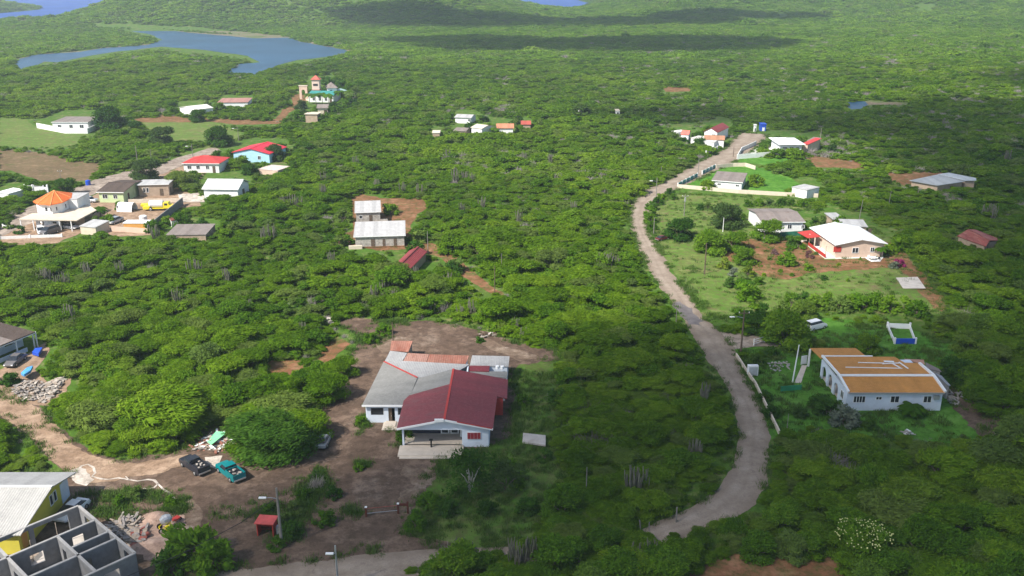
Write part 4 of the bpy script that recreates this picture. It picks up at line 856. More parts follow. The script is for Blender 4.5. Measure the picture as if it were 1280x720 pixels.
house('garden_hut', 'small beige hut with a pale roof right of the flat terrace house front yard', 'hut', Z3(790, 505), Z3(955, 520), 5, 1.9, .4, 'shed', CREAM, RLGT, .15, far=True)
def barrel_shed():
    p = P(*Z4(155, 385)); t = thing('barrel_shed', 'white round-topped shelter with a dark open end in the truck yard', 'shelter', p, R(-8))
    m = MB(); n = 10
    for x in (-2.6, 1.6): pass
    pts = [(1.6 * math.cos(PI * k / n), 2.3 * math.sin(PI * k / n)) for k in range(n + 1)]
    for (r0, r1) in ((1, .95),):
        vs = [(x, y, z) for x in (-2.6, 1.6) for y, z in pts] + [(x, y * .95, z * .95) for x in (-2.6, 1.6) for y, z in pts]; k = n + 1
        fs = [(i, i + 1, i + 1 + k, i + k) for i in range(n)] + [(2 * k + i, 3 * k + i, 3 * k + i + 1, 2 * k + i + 1) for i in range(n)]
        fs += [(i, 2 * k + i, 2 * k + i + 1, i + 1) for i in range(n)] + [(k + i, k + i + 1, 3 * k + i + 1, 3 * k + i) for i in range(n)]
        m.add(vs, fs)
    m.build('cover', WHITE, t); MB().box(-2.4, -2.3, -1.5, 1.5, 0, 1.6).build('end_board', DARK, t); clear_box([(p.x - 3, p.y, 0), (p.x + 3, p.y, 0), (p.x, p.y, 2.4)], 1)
barrel_shed()
def tank(name, label, px, py, r, h, mat, cat='tank'):
    p = P(px, py); t = thing(name, label, cat, p); MB().tube([(0, 0, 0), (0, 0, h * .9), (0, 0, h)], [r, r, r * .7], 14).build('body', mat, t, smooth=False)
    MB().tube([(0, 0, h), (0, 0, h + .1)], [r * .35, r * .35], 10).build('lid', mat, t); clear_box([(p.x - r, p.y, 0), (p.x + r, p.y, 0), (p.x, p.y, h)], 1)
tank('water_tank', 'white round water tank on the near edge of the truck yard', *Z4(285, 486), .95, 1.7, WHITE)
tank('blue_tank', 'blue round tank standing by the village road bend', *Z3(884, 92), .7, 1.5, BLUEP)
gates('white_gate', 'white arched double gate at the field edge above the orange-roofed villa', *Z3(410, 182), 1.6)
seg_wall('garden_fence', 'white garden fence along the far left of the village road', [Z3(250, 140), Z3(440, 150), Z3(445, 182)], 1.5, .12, WHT2, 'fence', None, 3, WHT2, rails=(.3, 1.3))
house('white_roof_hut', 'low hut with a white roof cut by the left picture edge above the orange-roofed villa', 'hut', Z3(-30, 165), Z3(85, 182), 5, 2.0, .2, 'shed', WHITE, RWHT, .2, far=True)
seg_wall('front_wall', 'white low front wall with tall posts before the flat terrace house', [Z3(0, 636), Z3(300, 622), Z3(620, 612)], .7, .15, WHITE, 'wall', None, 6, WHT2)
seg_wall('side_fence', 'white post fence left of the flat terrace house', [Z3(30, 510), Z3(100, 530)], .6, .12, WHT2, 'fence', None, 2.5, WHT2)
# top left villa and farms behind
Z1 = zq(4, 0, 0)
house('court_villa', 'white villa with brownish flat roof at the upper left beside a big dark tree', 'house', Z1(255, 612), Z1(440, 612), 13, 3.4, .2, 'shed', WHITE, RGRB, .3, [('f', 2, 1.2, 1.2, 1.2), ('f', 6.5, 1.2, 1.2, 1.2), ('f', 10.5, 1.4, 1.2, 1.2)], cut=1)
seg_wall('court_wall', 'white court wall in front of the brown-roofed villa at the upper left', [Z1(186, 640), Z1(330, 668), Z1(440, 668), Z1(505, 636)], 2.0, .2, WHITE)
seg_wall('court_wall', 'grey-blue garden wall right of the big dark tree at the upper left', [Z1(530, 660), Z1(655, 626)], 1.8, .2, plain('blue_grey_wall', (.45, .52, .56), .85, .1))
house('white_roof_barn', 'small barn with folded white roofs in the bush near the dirt path', 'barn', Z1(960, 552), Z1(1068, 540), 12, 2.6, 1.0, 'gx', WHITE, plain('white_barn_roof', (.72, .69, .62), .7, .05), .3, far=True)
house('long_red_shed', 'long thin shed with a reddish roof in the distance right of the white barn', 'shed', Z1(1085, 514), Z1(1240, 512), 12, 2.4, .4, 'shed', WHITE, corrugated('dull_pink_roof', (.42, .2, .16), 'X', .4), .3, far=True, cut=.6)
# tower compound
def compound():
    Zc = zq(9, 360, 80); b = P(*Zc(320, 395)); k = (b.y * CT + 60 * ST) / FPX
    t = thing('lookout_tower', 'tall pink and white tower with a red cap roof rising above the palm court', 'tower', b); w = 82 / 9 * k
    MB().box(-w / 2, w / 2, 0, w, 0, 9.2).build('shaft', plain('pale_pink_render', (.66, .5, .42), .85, .08), t)
    MB().box(-w / 2 - .3, w / 2 + .3, -.3, w + .3, 4.1, 4.5).build('balcony', RRUS2, t)
    MB().box(-w * .32, w * .32, -.06, -.005, 6.3, 7.3).build('window_band', DARK, t)
    m = MB(); e = w * .66; m.add([(-e, w / 2 - e, 9.3), (e, w / 2 - e, 9.3), (e, w / 2 + e, 9.3), (-e, w / 2 + e, 9.3), (0, w / 2, 11.2)], [(0, 1, 4), (1, 2, 4), (2, 3, 4), (3, 0, 4), (3, 2, 1, 0)]); m.build('cap_roof', corrugated('tower_red_roof', (.6, .13, .09), 'X'), t)
    clear_box([(b.x - 3, b.y, 3), (b.x + 3, b.y, 3), (b.x, b.y, 11)], 1)
    grn = plain('teal_green_awning', (.03, .30, .26), .6, .15)
    house('palm_court_house', 'long white building with a teal green roof under palms at the foot of the tower', 'house', Zc(215, 352), Zc(512, 358), 12, 3.2, 1.4, 'gx', WHITE, corrugated('teal_roof', (.04, .26, .24), 'X', .4), .4, [('f', 2, 1.2, .8, 1.6), ('f', 5, 1.2, .8, 1.6), ('f', 8, 1.2, .8, 1.6)], [('f', 10.3, 1.2)], cut=1, far=True)
    house('pavilion', 'pavilion with a grey brown hip roof behind the teal court roof', 'pavilion', Zc(435, 276), Zc(562, 272), 9, 5.2, 2.2, 'hip', WHITE, RGRB, .6, [('f', 1, 1, 3.4, 1)], cut=1, far=True)
    house('arched_annex', 'small white annex with a green front at the right end of the palm court', 'annex', Zc(560, 322), Zc(670, 300), 8, 3.2, .8, 'gx', WHITE, corrugated('teal_pale_roof', (.3, .45, .42), 'X', .4), .3, [], [('f', 1.6, 1.1)], far=True)
    g = P(*Zc(180, 395)); t = thing('entrance_arch', 'tall pinkish arched gateway left of the tower compound', 'archway', g)
    arch_wall((-1.9, 0, 0), (1.9, 0, 0), .9, 6.2, [(1.9, 1.7, 4.6)]).build('arch', PEACH, t); MB().box(-2.1, 2.1, -.6, .6, 6.21, 6.6).build('cornice', CREAM, t)
    clear_box([(g.x - 2, g.y, 0), (g.x + 2, g.y, 0), (g.x, g.y, 6)], 1)
    seg_wall('curved_wall', 'curving low pink wall closing the right side of the palm court', [Zc(690, 340), Zc(745, 370), Zc(755, 405), Zc(700, 430)], 1.6, .3, PEACH)
    sheet('pale_court', [Zc(200, 410), Zc(210, 385), Zc(520, 392), Zc(525, 412), Zc(420, 425), Zc(250, 420)], .06, PEACH, .3)
    house('stone_cottage', 'small cottage with a grey brown roof and white pillars in front of the palm court', 'cottage', Zc(320, 500), Zc(455, 498), 7, 2.8, 1.2, 'gx', CREAM, RGRB, .5, [], [('f', 2.5, 1.4)], far=True)
    house('white_gatehouse', 'slim white gatehouse with a flat brownish canopy below the stone cottage', 'gatehouse', Zc(180, 566), Zc(335, 568), 6, 3.4, .2, 'flat', BRWW, CREAM, .4, far=True)
    far_tower('white_pillar_tank', 'slim white pillar standing before the canopy of the gatehouse', 'pillar', Zc(220, 0)[0], Zc(252, 0)[0], Zc(0, 585)[1], Zc(0, 650)[1], WHITE, 1.5)
compound()
Z2 = zq(4, 320, 0)
house('pale_roof_house', 'distant white house with pale grey roof, behind the salmon and brown-roofed cottages', 'house', Z2(990, 588), Z2(1075, 592), 9, 2.3, .7, 'gx', WHITE, RLGT, .4, [('f', 5.4, 1, 1, .8)], far=True, yaw=R(-12), cut=.6)
house('white_cottage', 'distant little white cottage with a brownish roof left of the orange-roofed one', 'cottage', Z2(1072, 638), Z2(1130, 645), 8, 3.2, .8, 'gx', WHITE, BEIGE, .3, [('f', 2, 1, 1, 1)], far=True)
house('brown_roof_hut', 'distant hut showing only its dull brown roof beside the little white cottage', 'hut', Z2(985, 655), Z2(1050, 658), 8, 2.0, .6, 'gx', BRWW, RGRB, .3, far=True, cut=.5)
house('orange_roof_cottage', 'distant cottage with a salmon orange roof standing alone in the middle bush', 'cottage', Z2(1200, 642), Z2(1290, 642), 9, 2.8, 1.0, 'gx', WHITE, corrugated('salmon_orange_roof', (.62, .24, .13), 'X', .3), .4, far=True, cut=.6)
house('red_roof_hut', 'distant hut with a low red roof right of the salmon orange cottage', 'hut', (651, 156), (664, 156), 9, 2.2, .8, 'gx', BRWW, corrugated('brick_red_roof', (.45, .09, .06), 'X', .3), .3, far=True)
house('red_earth_hut', 'tiny far hut with a tan roof in the bush left of the brown-roofed hut', 'hut', (540, 166.5), (550, 166.5), 6, 1.8, .5, 'gx', BRWW, BEIGE, .2, far=True)
for px0, px1, py0, py1, lb in ((724, 729, 138, 143, 'tiny white hut in the bush left of centre, beyond the maroon roof'), (770, 774.5, 138.5, 142.5, 'tiny white hut, right one of the two in the middle distance'), (976, 983, 15, 20, 'tiny cream domed hut far off near the horizon on the right'), (953, 957, 16.5, 20, 'tiny white hut on the far ridge left of the cream hut')):
    far_tower('far_hut', lb, 'hut', px0, px1, py0, py1, WHITE, 5, CREAM)
house('far_orange_house', 'tiny house with an orange roof on the far hillside at the upper right', 'house', (1154, 12.5), (1164, 12.5), 14, 8, 1.5, 'gx', WHITE, TERRA, .4, far=True)
# house cut by the left edge
def corner_house():
    Zl = zq(6, 0, 400); t0 = P(*Zl(0, 330)); o = (t0.x, t0.y, 0); t = thing('carport_house', 'house with a dark sheet roof and open carport cut by the left picture edge', 'house', o)
    A_ = P(*Zl(-90, 230), 2.9); B_ = P(*Zl(262, 88), 2.9); d = (B_ - A_).normalized(); n = Vector((-d.y, d.x, 0)); L_ = (B_ - A_).length
    q = lambda u, v, z: Vector((A_.x, A_.y, 0)) + d * u + n * v + Vector((0, 0, z))
    MB().slab([q(-1, 0, 2.9), q(L_, 0, 2.9), q(L_, 9, 3.4), q(-1, 9, 3.4)], .15).build('roof', RBRN, t, off=o)
    MB().slab([q(-1, -.02, 2.96), q(L_ * .52, -.02, 2.96), q(L_ * .52, 4.5, 3.2), q(-1, 4.5, 3.2)], .05).build('pale_roof_sheet', RGRB, t, off=o)
    m = MB(); wall(m, q(-1, 3, 0), q(L_ - .3, 3, 0), .2, 2.8, [(2, 4, .1, 2.3), (6, 8, 1, 2.2)]); wall(m, q(L_ - .4, 3, 0), q(L_ - .4, 8.8, 0), .2, 2.8); m.build('wall', BLUEW, t, off=o)
    m = MB(); wall(m, q(-1, .3, 0), q(L_ * .8, .3, 0), .15, .7); m.build('parapet', BLUEW, t, off=o)
    for u in (1.5, 5.2, 9.0, L_ - .3):
        p = q(u, .3, 0); MB().box(p.x - .09, p.x + .09, p.y - .09, p.y + .09, 0, 2.75).build('post', WHT2, t, off=o)
    MB().slab([q(-1, .1, 2.72), q(L_, .1, 2.72), q(L_, .25, 2.72), q(-1, .25, 2.72)], .18).build('eave_beam', WHT2, t, off=o)
    clear_box([tuple(q(a, b, z)) for a in (0, L_) for b in (0, 9) for z in (.2, 3)], 1); FOOT.append((q(6, 4, 0), 7))
    return q
qc = corner_house()
CLEAR.append([(0, 440), (55, 428), (62, 438), (40, 470), (50, 478), (92, 470), (80, 490), (40, 505), (0, 498)])
sheet('side_yard', [(-40, 470), (0, 462), (38, 440), (58, 428), (62, 438), (44, 462), (60, 480), (90, 472), (84, 488), (60, 508), (30, 505), (0, 496), (-40, 492)], .03, TRACK, .4)
# ------------------------------------------------------------------ vehicles
def wheels(t, xs, w, r=.34, tw=.22):
    for x in xs:
        for s in (-1, 1):
            y = s * (w / 2 - .08)
            o = MB().tube([(x, y - tw / 2, r), (x, y + tw / 2, r)], [r, r], 16).build('wheel', RUBBER, t)
            MB().tube([(x, y + s * (tw / 2), r), (x, y + s * (tw / 2 + .02), r)], [r * .6, r * .55], 12).build('rim', CHROME, o)
def loft(secs):                                     # cross sections (x, half width, z bottom, z top, top half width)
    m = MB(); vs = []
    for x, w, zb, zt, wt in secs: vs += [(x, -w, zb), (x, -w, (zb + zt) / 2), (x, -wt, zt), (x, wt, zt), (x, w, (zb + zt) / 2), (x, w, zb)]
    fs = []; n = len(secs)
    for i in range(n - 1):
        for k in range(6): fs.append((i * 6 + k, i * 6 + (k + 1) % 6, (i + 1) * 6 + (k + 1) % 6, (i + 1) * 6 + k))
    fs += [tuple(range(6))[::-1], tuple((n - 1) * 6 + k for k in range(6))]
    return m.add(vs, [f[::-1] for f in fs])
def car(name, label, cat, px, py, heading, paint, kind='sedan', s=1.0):
    p = P(px, py) if not isinstance(px, Vector) else px; t = thing(name, label, cat, p, heading); t.scale = (s, s, s)
    if kind == 'pickup':
        loft([(-2.5, .82, .45, .78, .8), (-2.45, .86, .35, .95, .84), (.35, .88, .32, .98, .86), (.5, .88, .32, 1.0, .86), (2.2, .86, .35, .95, .78), (2.5, .8, .42, .85, .7)]).build('body', paint, t, bevel=.04)
        MB().box(-2.4, -.45, -.84, -.74, .95, 1.25).box(-2.4, -.45, .74, .84, .95, 1.25).box(-2.48, -2.4, -.84, .84, .9, 1.22).box(-.45, -.38, -.84, .84, .95, 1.25).build('bed_side', paint, t)
        MB().box(-2.39, -.46, -.73, .73, .96, 1.0).build('bed_floor', DARK, t)
        m = MB()
        for k in range(7): a = random.uniform(-2.1, -.8); b = random.uniform(-.5, .5); m.bar((a, b, 1.05 + .04 * k), (a + random.uniform(-.5, .5), b + random.uniform(-.4, .4), 1.1 + .04 * k), .22, .1)
        m.build('load', RUBBL, t)
        loft([(-.36, .8, .98, 1.02, .78), (-.3, .8, .98, 1.5, .68), (.75, .8, .98, 1.5, .68), (1.25, .8, .96, 1.0, .76)]).build('window', GLASS, t)
        MB().box(-.34, .78, -.68, .68, 1.5, 1.56).build('roof', paint, t, bevel=.03); xs = (-1.55, 1.55); hx, hz = 2.42, .68
    elif kind == 'van':
        loft([(-2.3, .8, .4, 1.3, .76), (-2.2, .88, .32, 1.35, .82), (1.0, .88, .3, 1.35, .82), (1.6, .88, .32, 1.15, .8), (2.3, .82, .38, .85, .7)]).build('body', paint, t, bevel=.04)
        loft([(-2.25, .8, 1.3, 1.34, .78), (-2.1, .8, 1.3, 1.85, .68), (.6, .8, 1.3, 1.85, .68), (1.5, .8, 1.12, 1.18, .74)]).build('window', GLASS, t)
        MB().box(-2.1, .6, -.68, .68, 1.85, 1.91).build('roof', paint, t, bevel=.03); xs = (-1.4, 1.45); hx, hz = 2.22, .68
    else:
        loft([(-2.25, .74, .45, .8, .66), (-2.15, .84, .34, .92, .78), (-1.2, .88, .3, .95, .82), (1.0, .88, .3, .92, .82), (1.9, .85, .33, .8, .74), (2.25, .74, .42, .66, .62)]).build('body', paint, t, bevel=.04)
        loft([(-1.75, .76, .88, .93, .74), (-1.05, .78, .9, 1.36, .6), (.25, .78, .9, 1.36, .6), (1.05, .76, .86, .92, .74)]).build('window', GLASS, t)
        MB().box(-1.02, .24, -.6, .6, 1.36, 1.42).build('roof', paint, t, bevel=.03); xs = (-1.35, 1.4); hx, hz = 2.16, .62
    wheels(t, xs, 1.76)
    for y in (-.6, .6): MB().box(hx - .05, hx + .1, y - .14, y + .14, hz - .07, hz + .07).build('headlight', LAMP, t)
    MB().box(-hx - .22, -hx - .05, -.78, .78, .42, .58).build('bumper', CHROME, t)
    clear_box([(p.x - 2, p.y - 1, 0), (p.x + 2, p.y - 1, 0), (p.x, p.y + 2, 1.4)], 1)
def hd(a, b): v = P(*b) - P(*a); return math.atan2(v.y, v.x)
car('pickup_truck', 'black pickup truck loaded with scrap, parked left of the teal one', 'pickup', 243.5, 586, hd((257, 592), (229, 573)), CARB, 'pickup')
car('pickup_truck', 'teal green pickup truck parked at the edge of the big round thorn tree', 'pickup', 288.5, 594, hd((300, 601), (274, 580)), CART, 'pickup')
car('parked_car', 'white sedan parked tight between the yellow house and the block shell', 'car', 91, 643, hd((105, 630), (76, 654)), CARW)
car('parked_car', 'grey car in the shade of the open carport at the left edge', 'car', *zq(6, 0, 400)(118, 325), hd((24, 444), (10, 455)), CARG)
car('parked_car', 'white car parked under the trees above the orange-roofed house', 'car', 1019.5, 411, hd((1014, 412), (1026, 409)), CARW, 'van', .9)
car('parked_van', 'dark silver van with open bonnet shade in the front yard of the flat terrace house', 'van', *Z3(500, 580), hd(Z3(560, 555), Z3(450, 590)), CARG, 'van', 1.05)
car('parked_van', 'white van nose to the lower wall of the flat terrace house', 'van', *Z3(412, 575), hd(Z3(400, 540), Z3(420, 590)), CARW, 'van', .9)
car('parked_car', 'white car under the carport roof of the flat terrace house', 'car', *Z3(700, 528), hd(Z3(680, 515), Z3(740, 520)), CARW)
car('parked_car', 'silver car parked by the garden palms beside the truck yard', 'car', *Z3(1150, 470), hd(Z3(1200, 440), Z3(1100, 480)), CARS, s=1.1)
car('parked_car', 'dark car behind the rear wing of the orange-roofed villa', 'car', *Z3(825, 258), hd(Z3(800, 245), Z3(850, 250)), CARG)
car('parked_car', 'grey pickup beside the dark car behind the orange-roofed villa', 'pickup', *Z3(890, 262), hd(Z3(860, 250), Z3(920, 252)), CARS, 'pickup')
car('wrecked_car', 'pale teal car half hidden under the right side of the big round thorn tree', 'car', 405, 554, hd((401, 560), (409, 545)), CARS, s=.9)
car('parked_car', 'dark red car in the shade behind the left garden trees', 'car', 828, 300, hd((820, 300), (834, 297)), plain('dark_red_car_paint', (.12, .02, .02), .4), s=.8)
def truck():
    p = P(*Z4(445, 380)); t = thing('tank_truck', 'yellow truck with a white tank body parked in the walled yard', 'truck', p, R(4))
    MB().box(-3.6, 3.2, -.9, .9, .6, .85).build('chassis', CARY, t)
    loft([(.9, 1.0, .7, 2.2, .9), (2.1, 1.0, .7, 2.25, .9), (2.5, 1.0, .7, 1.5, .95), (3.6, .95, .7, 1.4, .85), (3.7, .9, .75, 1.2, .8)]).build('cab', CARY, t, bevel=.05)
    MB().box(1.15, 1.95, -1.01, 1.01, 1.5, 2.05).build('window', GLASS, t)
    MB().tube([(-2.9, 0, 1.75), (-2.7, 0, 1.75), (.6, 0, 1.75), (.8, 0, 1.75)], [.7, .95, .95, .7], 14).build('tank', CARW, t)
    MB().box(-4.4, -2.6, -1.0, 1.0, .5, 1.3).build('rear_hopper', CARY, t, bevel=.05); wheels(t, (-2.4, 2.7), 2.1, .5, .3)
    t2 = thing('yellow_trailer', 'small yellow trailer behind the tank truck in the walled yard', 'trailer', P(*Z4(320, 360)), R(10))
    MB().box(-1.5, 1.5, -.8, .8, .6, 1.2).build('box', CARY, t2, bevel=.05); MB().bar((1.5, 0, .6), (2.4, 0, .5), .1, .1).build('drawbar', STEEL, t2); wheels(t2, (0,), 1.7, .35)
truck()
# ------------------------------------------------------------------ poles and lamps
def pole(name, label, px, y0, y1, r=.13, mat=WOODP, cat='utility pole', arm=0, lamp=0, box=0, lean=0, group=None, zb=0):
    b = P(px, y1); # height from the photographed top, at the base's distance
    lo, hi = 0, 20
    for _ in range(30):
        m_ = (lo + hi) / 2
        if proj([(b.x, b.y, m_)])[0][1] > y0: lo = m_
        else: hi = m_
    h = max(1.2, lo); t = thing(name, label, cat, b, 0, group)
    MB().tube([(0, 0, -.3), (lean * .5, 0, h * .5), (lean, 0, h)], [r * 1.25, r, r * .75], 8).build('shaft', mat, t)
    if arm:
        MB().box(-arm + lean, arm + lean, -.06, .06, h - .55, h - .43).build('crossarm', mat, t)
        for x in (-arm + .1, 0, arm - .1): MB().tube([(x + lean, 0, h - .43), (x + lean, 0, h - .22)], [.06, .04], 6).build('insulator', LAMP, t)
    if lamp:
        s = 1 if lamp > 0 else -1; l = abs(lamp)
        MB().tube([(0, 0, h * .82), (s * l * .6, -.2, h * .86), (s * l, -.3, h * .86)], [.04, .035, .03], 6).build('lamp_arm', STEEL, t)
        MB().box(min(s * l, s * (l + .8)), max(s * l, s * (l + .8)), -.42, -.16, h * .86 - .06, h * .86 + .1).build('lamp_head', LAMP, t, bevel=.03)
    if box: MB().tube([(0, -.3, h * .68), (0, -.3, h * .86)], [.24, .24], 10).build('transformer', STEEL, t)
    return t, b, h
PCON = plain('weathered_pole', (.22, .2, .18), .9, .15, 2)
pt, pb, ph = pole('utility_pole', 'grey utility pole with a white street lamp behind the red shelter', 352.5, 610, 684, .15, PCON, lamp=-1.1)
pole('street_lamp', 'single street lamp column with a white head at the bottom edge beside the tarred lane', 423, 682, 738, .11, STEEL, 'street lamp', lamp=-.15)
_l = P(423, 738); 
pole('utility_pole', 'thin dark pole at the back of the rusty roofs of the red-roofed house', 491.5, 403, 431, .09, WOODP)
pole('utility_pole', 'dark pole with crossarm and long white street lamp at the lane mouth', 926, 388, 440, .14, WOODP, arm=.9, lamp=-1.6)
pole('flag_pole', 'tall white mast beside the paved path of the orange-roofed house', 990.5, 431, 478, .1, WHT2, 'mast', lean=.4)
pole('utility_pole', 'dark leaning pole on the roadside lawn of the garden', 880.5, 304, 343, .12, WOODP)
pole('utility_pole', 'pole carrying a white transformer on the grass below the lawn wall', 855, 243, 270, .1, PCON, arm=.8, box=1)
pole('utility_pole', 'slim pale post at the road bend opposite the dark patch of shade and damp', 844.5, 384, 411, .07, PCON, 'post')
pole('fence_post', 'thin grey post standing in the scrub right of the brown yard', 732.5, 584, 626, .06, PCON, 'post')
pole('fence_post', 'short pale post at the inner road bend', 845, 634, 653, .1, PCON, 'post')
pole('fence_post', 'leaning grey post left of the road mouth', 801, 650, 664, .07, PCON, 'post', lean=-.2)
pole('fence_post', 'stubby post between the leaning one and the road mouth', 811, 655, 664, .06, PCON, 'post')
pole('utility_pole', 'thin pole standing in scrub right of the long board house', 535, 289, 316, .08, PCON)
pole('utility_pole', 'thin pole at the end of the red trail', 618.5, 332, 367, .08, WOODP)
pole('utility_pole', 'faint pole in scrub above the red trail end', 627, 317, 343, .06, PCON)
pole('utility_pole', 'leaning pale pole rising behind the long garden shed', 1073, 250, 279, .09, PCON, lean=.4)
pole('utility_pole', 'faint pale pole in the trees right of the garden sheds', 1110.5, 239, 258, .08, PCON, lean=.2)
pole('utility_pole', 'tall pale pole above the dark tree in the village centre', 173, 182, 211, .12, PCON)
pole('utility_pole', 'thin pole just right of the tall pale one in the village', 190, 186, 205, .08, PCON)
pole('utility_pole', 'pole with a lamp beside the village road above the red hip roof', 241.5, 180, 199, .1, PCON, lamp=-1.2)
pole('utility_pole', 'pole with a lamp on the green rise left of the crimson roof', 298.5, 158, 176, .1, PCON, lamp=-1.2)
pole('utility_pole', 'pole with a lamp arm at the narrow road bend', 820, 222, 249, .1, PCON, lamp=-1.2)
pole('utility_pole', 'thin pole left of the road bend in the trees', 826, 208, 224, .08, PCON)
pole('utility_pole', 'pole at the roadside fence of the bright lawn', 872.5, 199, 218, .1, PCON)
pole('utility_pole', 'dark pole at the roadside between the fence and the white villa', 916.5, 183, 196, .1, WOODP)
pole('utility_pole', 'thin pole right of the brown annex near the white villa', 1024, 160, 187, .1, PCON)
pole('lamp_post', 'short lamp post between the two round garden trees', 903.5, 272, 290, .07, WHT2, 'lamp post')
pole('utility_pole', 'pale pole in the roadside bushes left of the garden', 817, 272, 293, .09, PCON)
pole('fence_post', 'thin post behind the road wall of the orange-roofed house', 983, 517, 543, .05, PCON, 'post')
pole('utility_pole', 'small pole with arm at the village field edge', 77, 212, 230, .07, PCON, arm=.7)
pole('palm_like_pole', 'bare pole at the meadow beside the gravel road curve', 858, 325, 343, .05, PCON, 'post') if False else None
# overhead cable dropping from the lamp pole
w = MB().tube([(pb.x - .1, pb.y, ph * .84), (pb.x - 3.5, pb.y - 2, ph * .6), (pb.x - 9, pb.y - 5, ph * .36), (pb.x - 15, pb.y - 8, ph * .2)], [.035] * 4, 5)
tag(w.build('cable', DARK), 'thick dark cable running down to the left from the street lamp pole', 'cable')
# ------------------------------------------------------------------ small things
def bus_shelter():
    p = P(332, 671); t = thing('bus_shelter', 'small red open-fronted shelter beside the grey utility pole', 'shelter', p, R(-6)); w, d, h = 1.9, 1.4, 1.7
    MB().box(-w / 2, w / 2, d - .1, d, 0, h).build('back_wall', REDP, t)
    for x in (-w / 2, w / 2 - .1): MB().box(x, x + .1, 0, d - .1, 0, h).build('side_wall', REDP, t)
    MB().box(-w / 2 - .15, w / 2 + .15, -.2, d + .15, h, h + .12).build('roof', plain('faded_red_paint', (.55, .09, .08), .6), t)
    MB().box(-w / 2 + .1, w / 2 - .1, d - .5, d - .1, .4, .48).build('bench', WOODD, t); MB().box(-.15, .15, d - .14, d - .11, .8, 1.2).build('notice', WHT2, t)
    MB().box(1.15, 1.5, .3, .7, .2, 1.2).build('meter_box', STEEL, t)
bus_shelter()
def barrier():
    a = P(458, 646); b = P(498, 642); c = P(510, 642); t = thing('entrance_barrier', 'dark red posts joined by two thin rails across the yard entrance', 'gate', a)
    for p, h in ((a, 1.25), (b, 1.3), (c, 1.6)): MB().box(p.x - .11, p.x + .11, p.y - .11, p.y + .11, 0, h).build('post', WOODD, t, off=a)
    for p, h in ((a, 1.25), (b, 1.3)): MB().box(p.x - .13, p.x + .13, p.y - .13, p.y + .13, h, h + .1).build('post_cap', WHT2, t, off=a)
    for z in (1.1, .45): MB().bar((a.x, a.y, z), (b.x, b.y, z), .05, .06).build('rail', RRUS2 if z > 1 else STEEL, t, off=a)
    MB().bar((b.x, b.y, 1.2), (c.x, c.y, 1.2), .05, .35).build('board', WOODD, t, off=a)
barrier()
def pile(name, label, cat, poly, n, mats, size, hmax, flat=.5, long=1.0, kind=None, group=None):
    w = [P(a, b) for a, b in poly]; xs = [v.x for v in w]; ys = [v.y for v in w]; m = {k: MB() for k in range(len(mats))}; c = sum(w, Vector()) / len(w); i = 0
    p2 = [(v.x, v.y) for v in w]; rad = max((v - c).length for v in w)
    while i < n:
        x = random.uniform(min(xs), max(xs)); y = random.uniform(min(ys), max(ys))
        if not inpoly(np.array([[x, y]]), p2)[0]: continue
        i += 1; hh = hmax * max(0, 1 - (Vector((x, y, 0)) - c).length / rad) * random.random(); a = random.uniform(0, PI); l = size * random.uniform(.5, 1.3) * long
        d = Vector((math.cos(a), math.sin(a), random.uniform(-.3, .3))) * l / 2; k = Vector((x, y, hh + .08))
        m[random.randrange(len(mats))].bar(k - d, k + d, size * random.uniform(.3, 1) * flat, size * random.uniform(.1, .4) * flat)
    t = thing(name, label, cat, c, 0, group)
    for k, mm in m.items():
        if mm.v: q = mm.build('debris', mats[k], t, off=c)
    return t
random.seed(3)
pile('rubble_heap', 'heap of broken pale masonry and boards at the left edge above the sandy track', 'rubble heap', [(12, 490), (30, 476), (52, 478), (58, 488), (52, 500), (30, 502)], 200, [RUBBL, PALE, PLANK, GTWIG], .7, 1.1)
pile('rubble_heap', 'flat pale heap of slabs and sheets right of the masonry heap at the left edge', 'rubble heap', [(52, 484), (78, 470), (80, 480), (62, 500), (50, 506)], 90, [PALE, RUBBL, PLANK], 1.0, .6, .7)
pile('debris_pile', 'scattered boards, pipes and scrap sheets behind the two pickup trucks', 'debris pile', [(240, 562), (262, 543), (282, 540), (292, 560), (276, 566)], 110, [PLANK, WHT2, RUBBL, RRUST], 1.0, .5, .35, 1.6)
pile('lumber_heap', 'heap of grey scrap timber beside the block shell', 'lumber heap', [(138, 662), (150, 650), (168, 646), (172, 656), (158, 670), (145, 670)], 90, [PLANK, GTWIG, RUBBL], 1.3, .7, .25, 1.6)
pile('board_stack', 'brown boards and sheets lying right of the grey timber heap', 'board stack', [(160, 678), (170, 664), (180, 660), (186, 668), (172, 686)], 30, [RRUS2, PLANK, GTWIG], 1.5, .4, .5, 1.3)
pile('rubble_heap', 'low pile of earth and stones at the far corner of the brown yard', 'rubble heap', [(596, 418), (618, 414), (622, 421), (600, 424)], 40, [RUBBL, DIRT], .8, .7)
pile('rubble_heap', 'small heap of pale stones in the scrub clearing left of the brown yard', 'rubble heap', [(402, 398), (416, 398), (417, 405), (405, 406)], 40, [PALE, RUBBL], .7, .7)
pile('stone_pile', 'loose stones and blocks at the right corner of the orange-roofed house', 'stone pile', [(1180, 490), (1198, 486), (1214, 500), (1190, 508)], 50, [RUBBL, CONC], .7, .4)
pile('stone_pile', 'few pale blocks on bare soil below the orange-roofed house', 'stone pile', [(1128, 540), (1140, 538), (1142, 548), (1130, 551)], 14, [WHT2, RUBBL], .8, .4)
pile('stone_pile', 'scattered rubble on the garden slope beside the white mast', 'stone pile', [(960, 455), (985, 452), (988, 462), (966, 466)], 45, [RUBBL, CONC], .6, .3)
pile('brush_pile', 'grey pile of cut dead branches in the middle of the left thicket', 'brush pile', [(172, 480), (200, 474), (216, 478), (214, 490), (180, 492)], 260, [PTWIG, GTWIG], 1.5, 1.6, .1, 1.5)
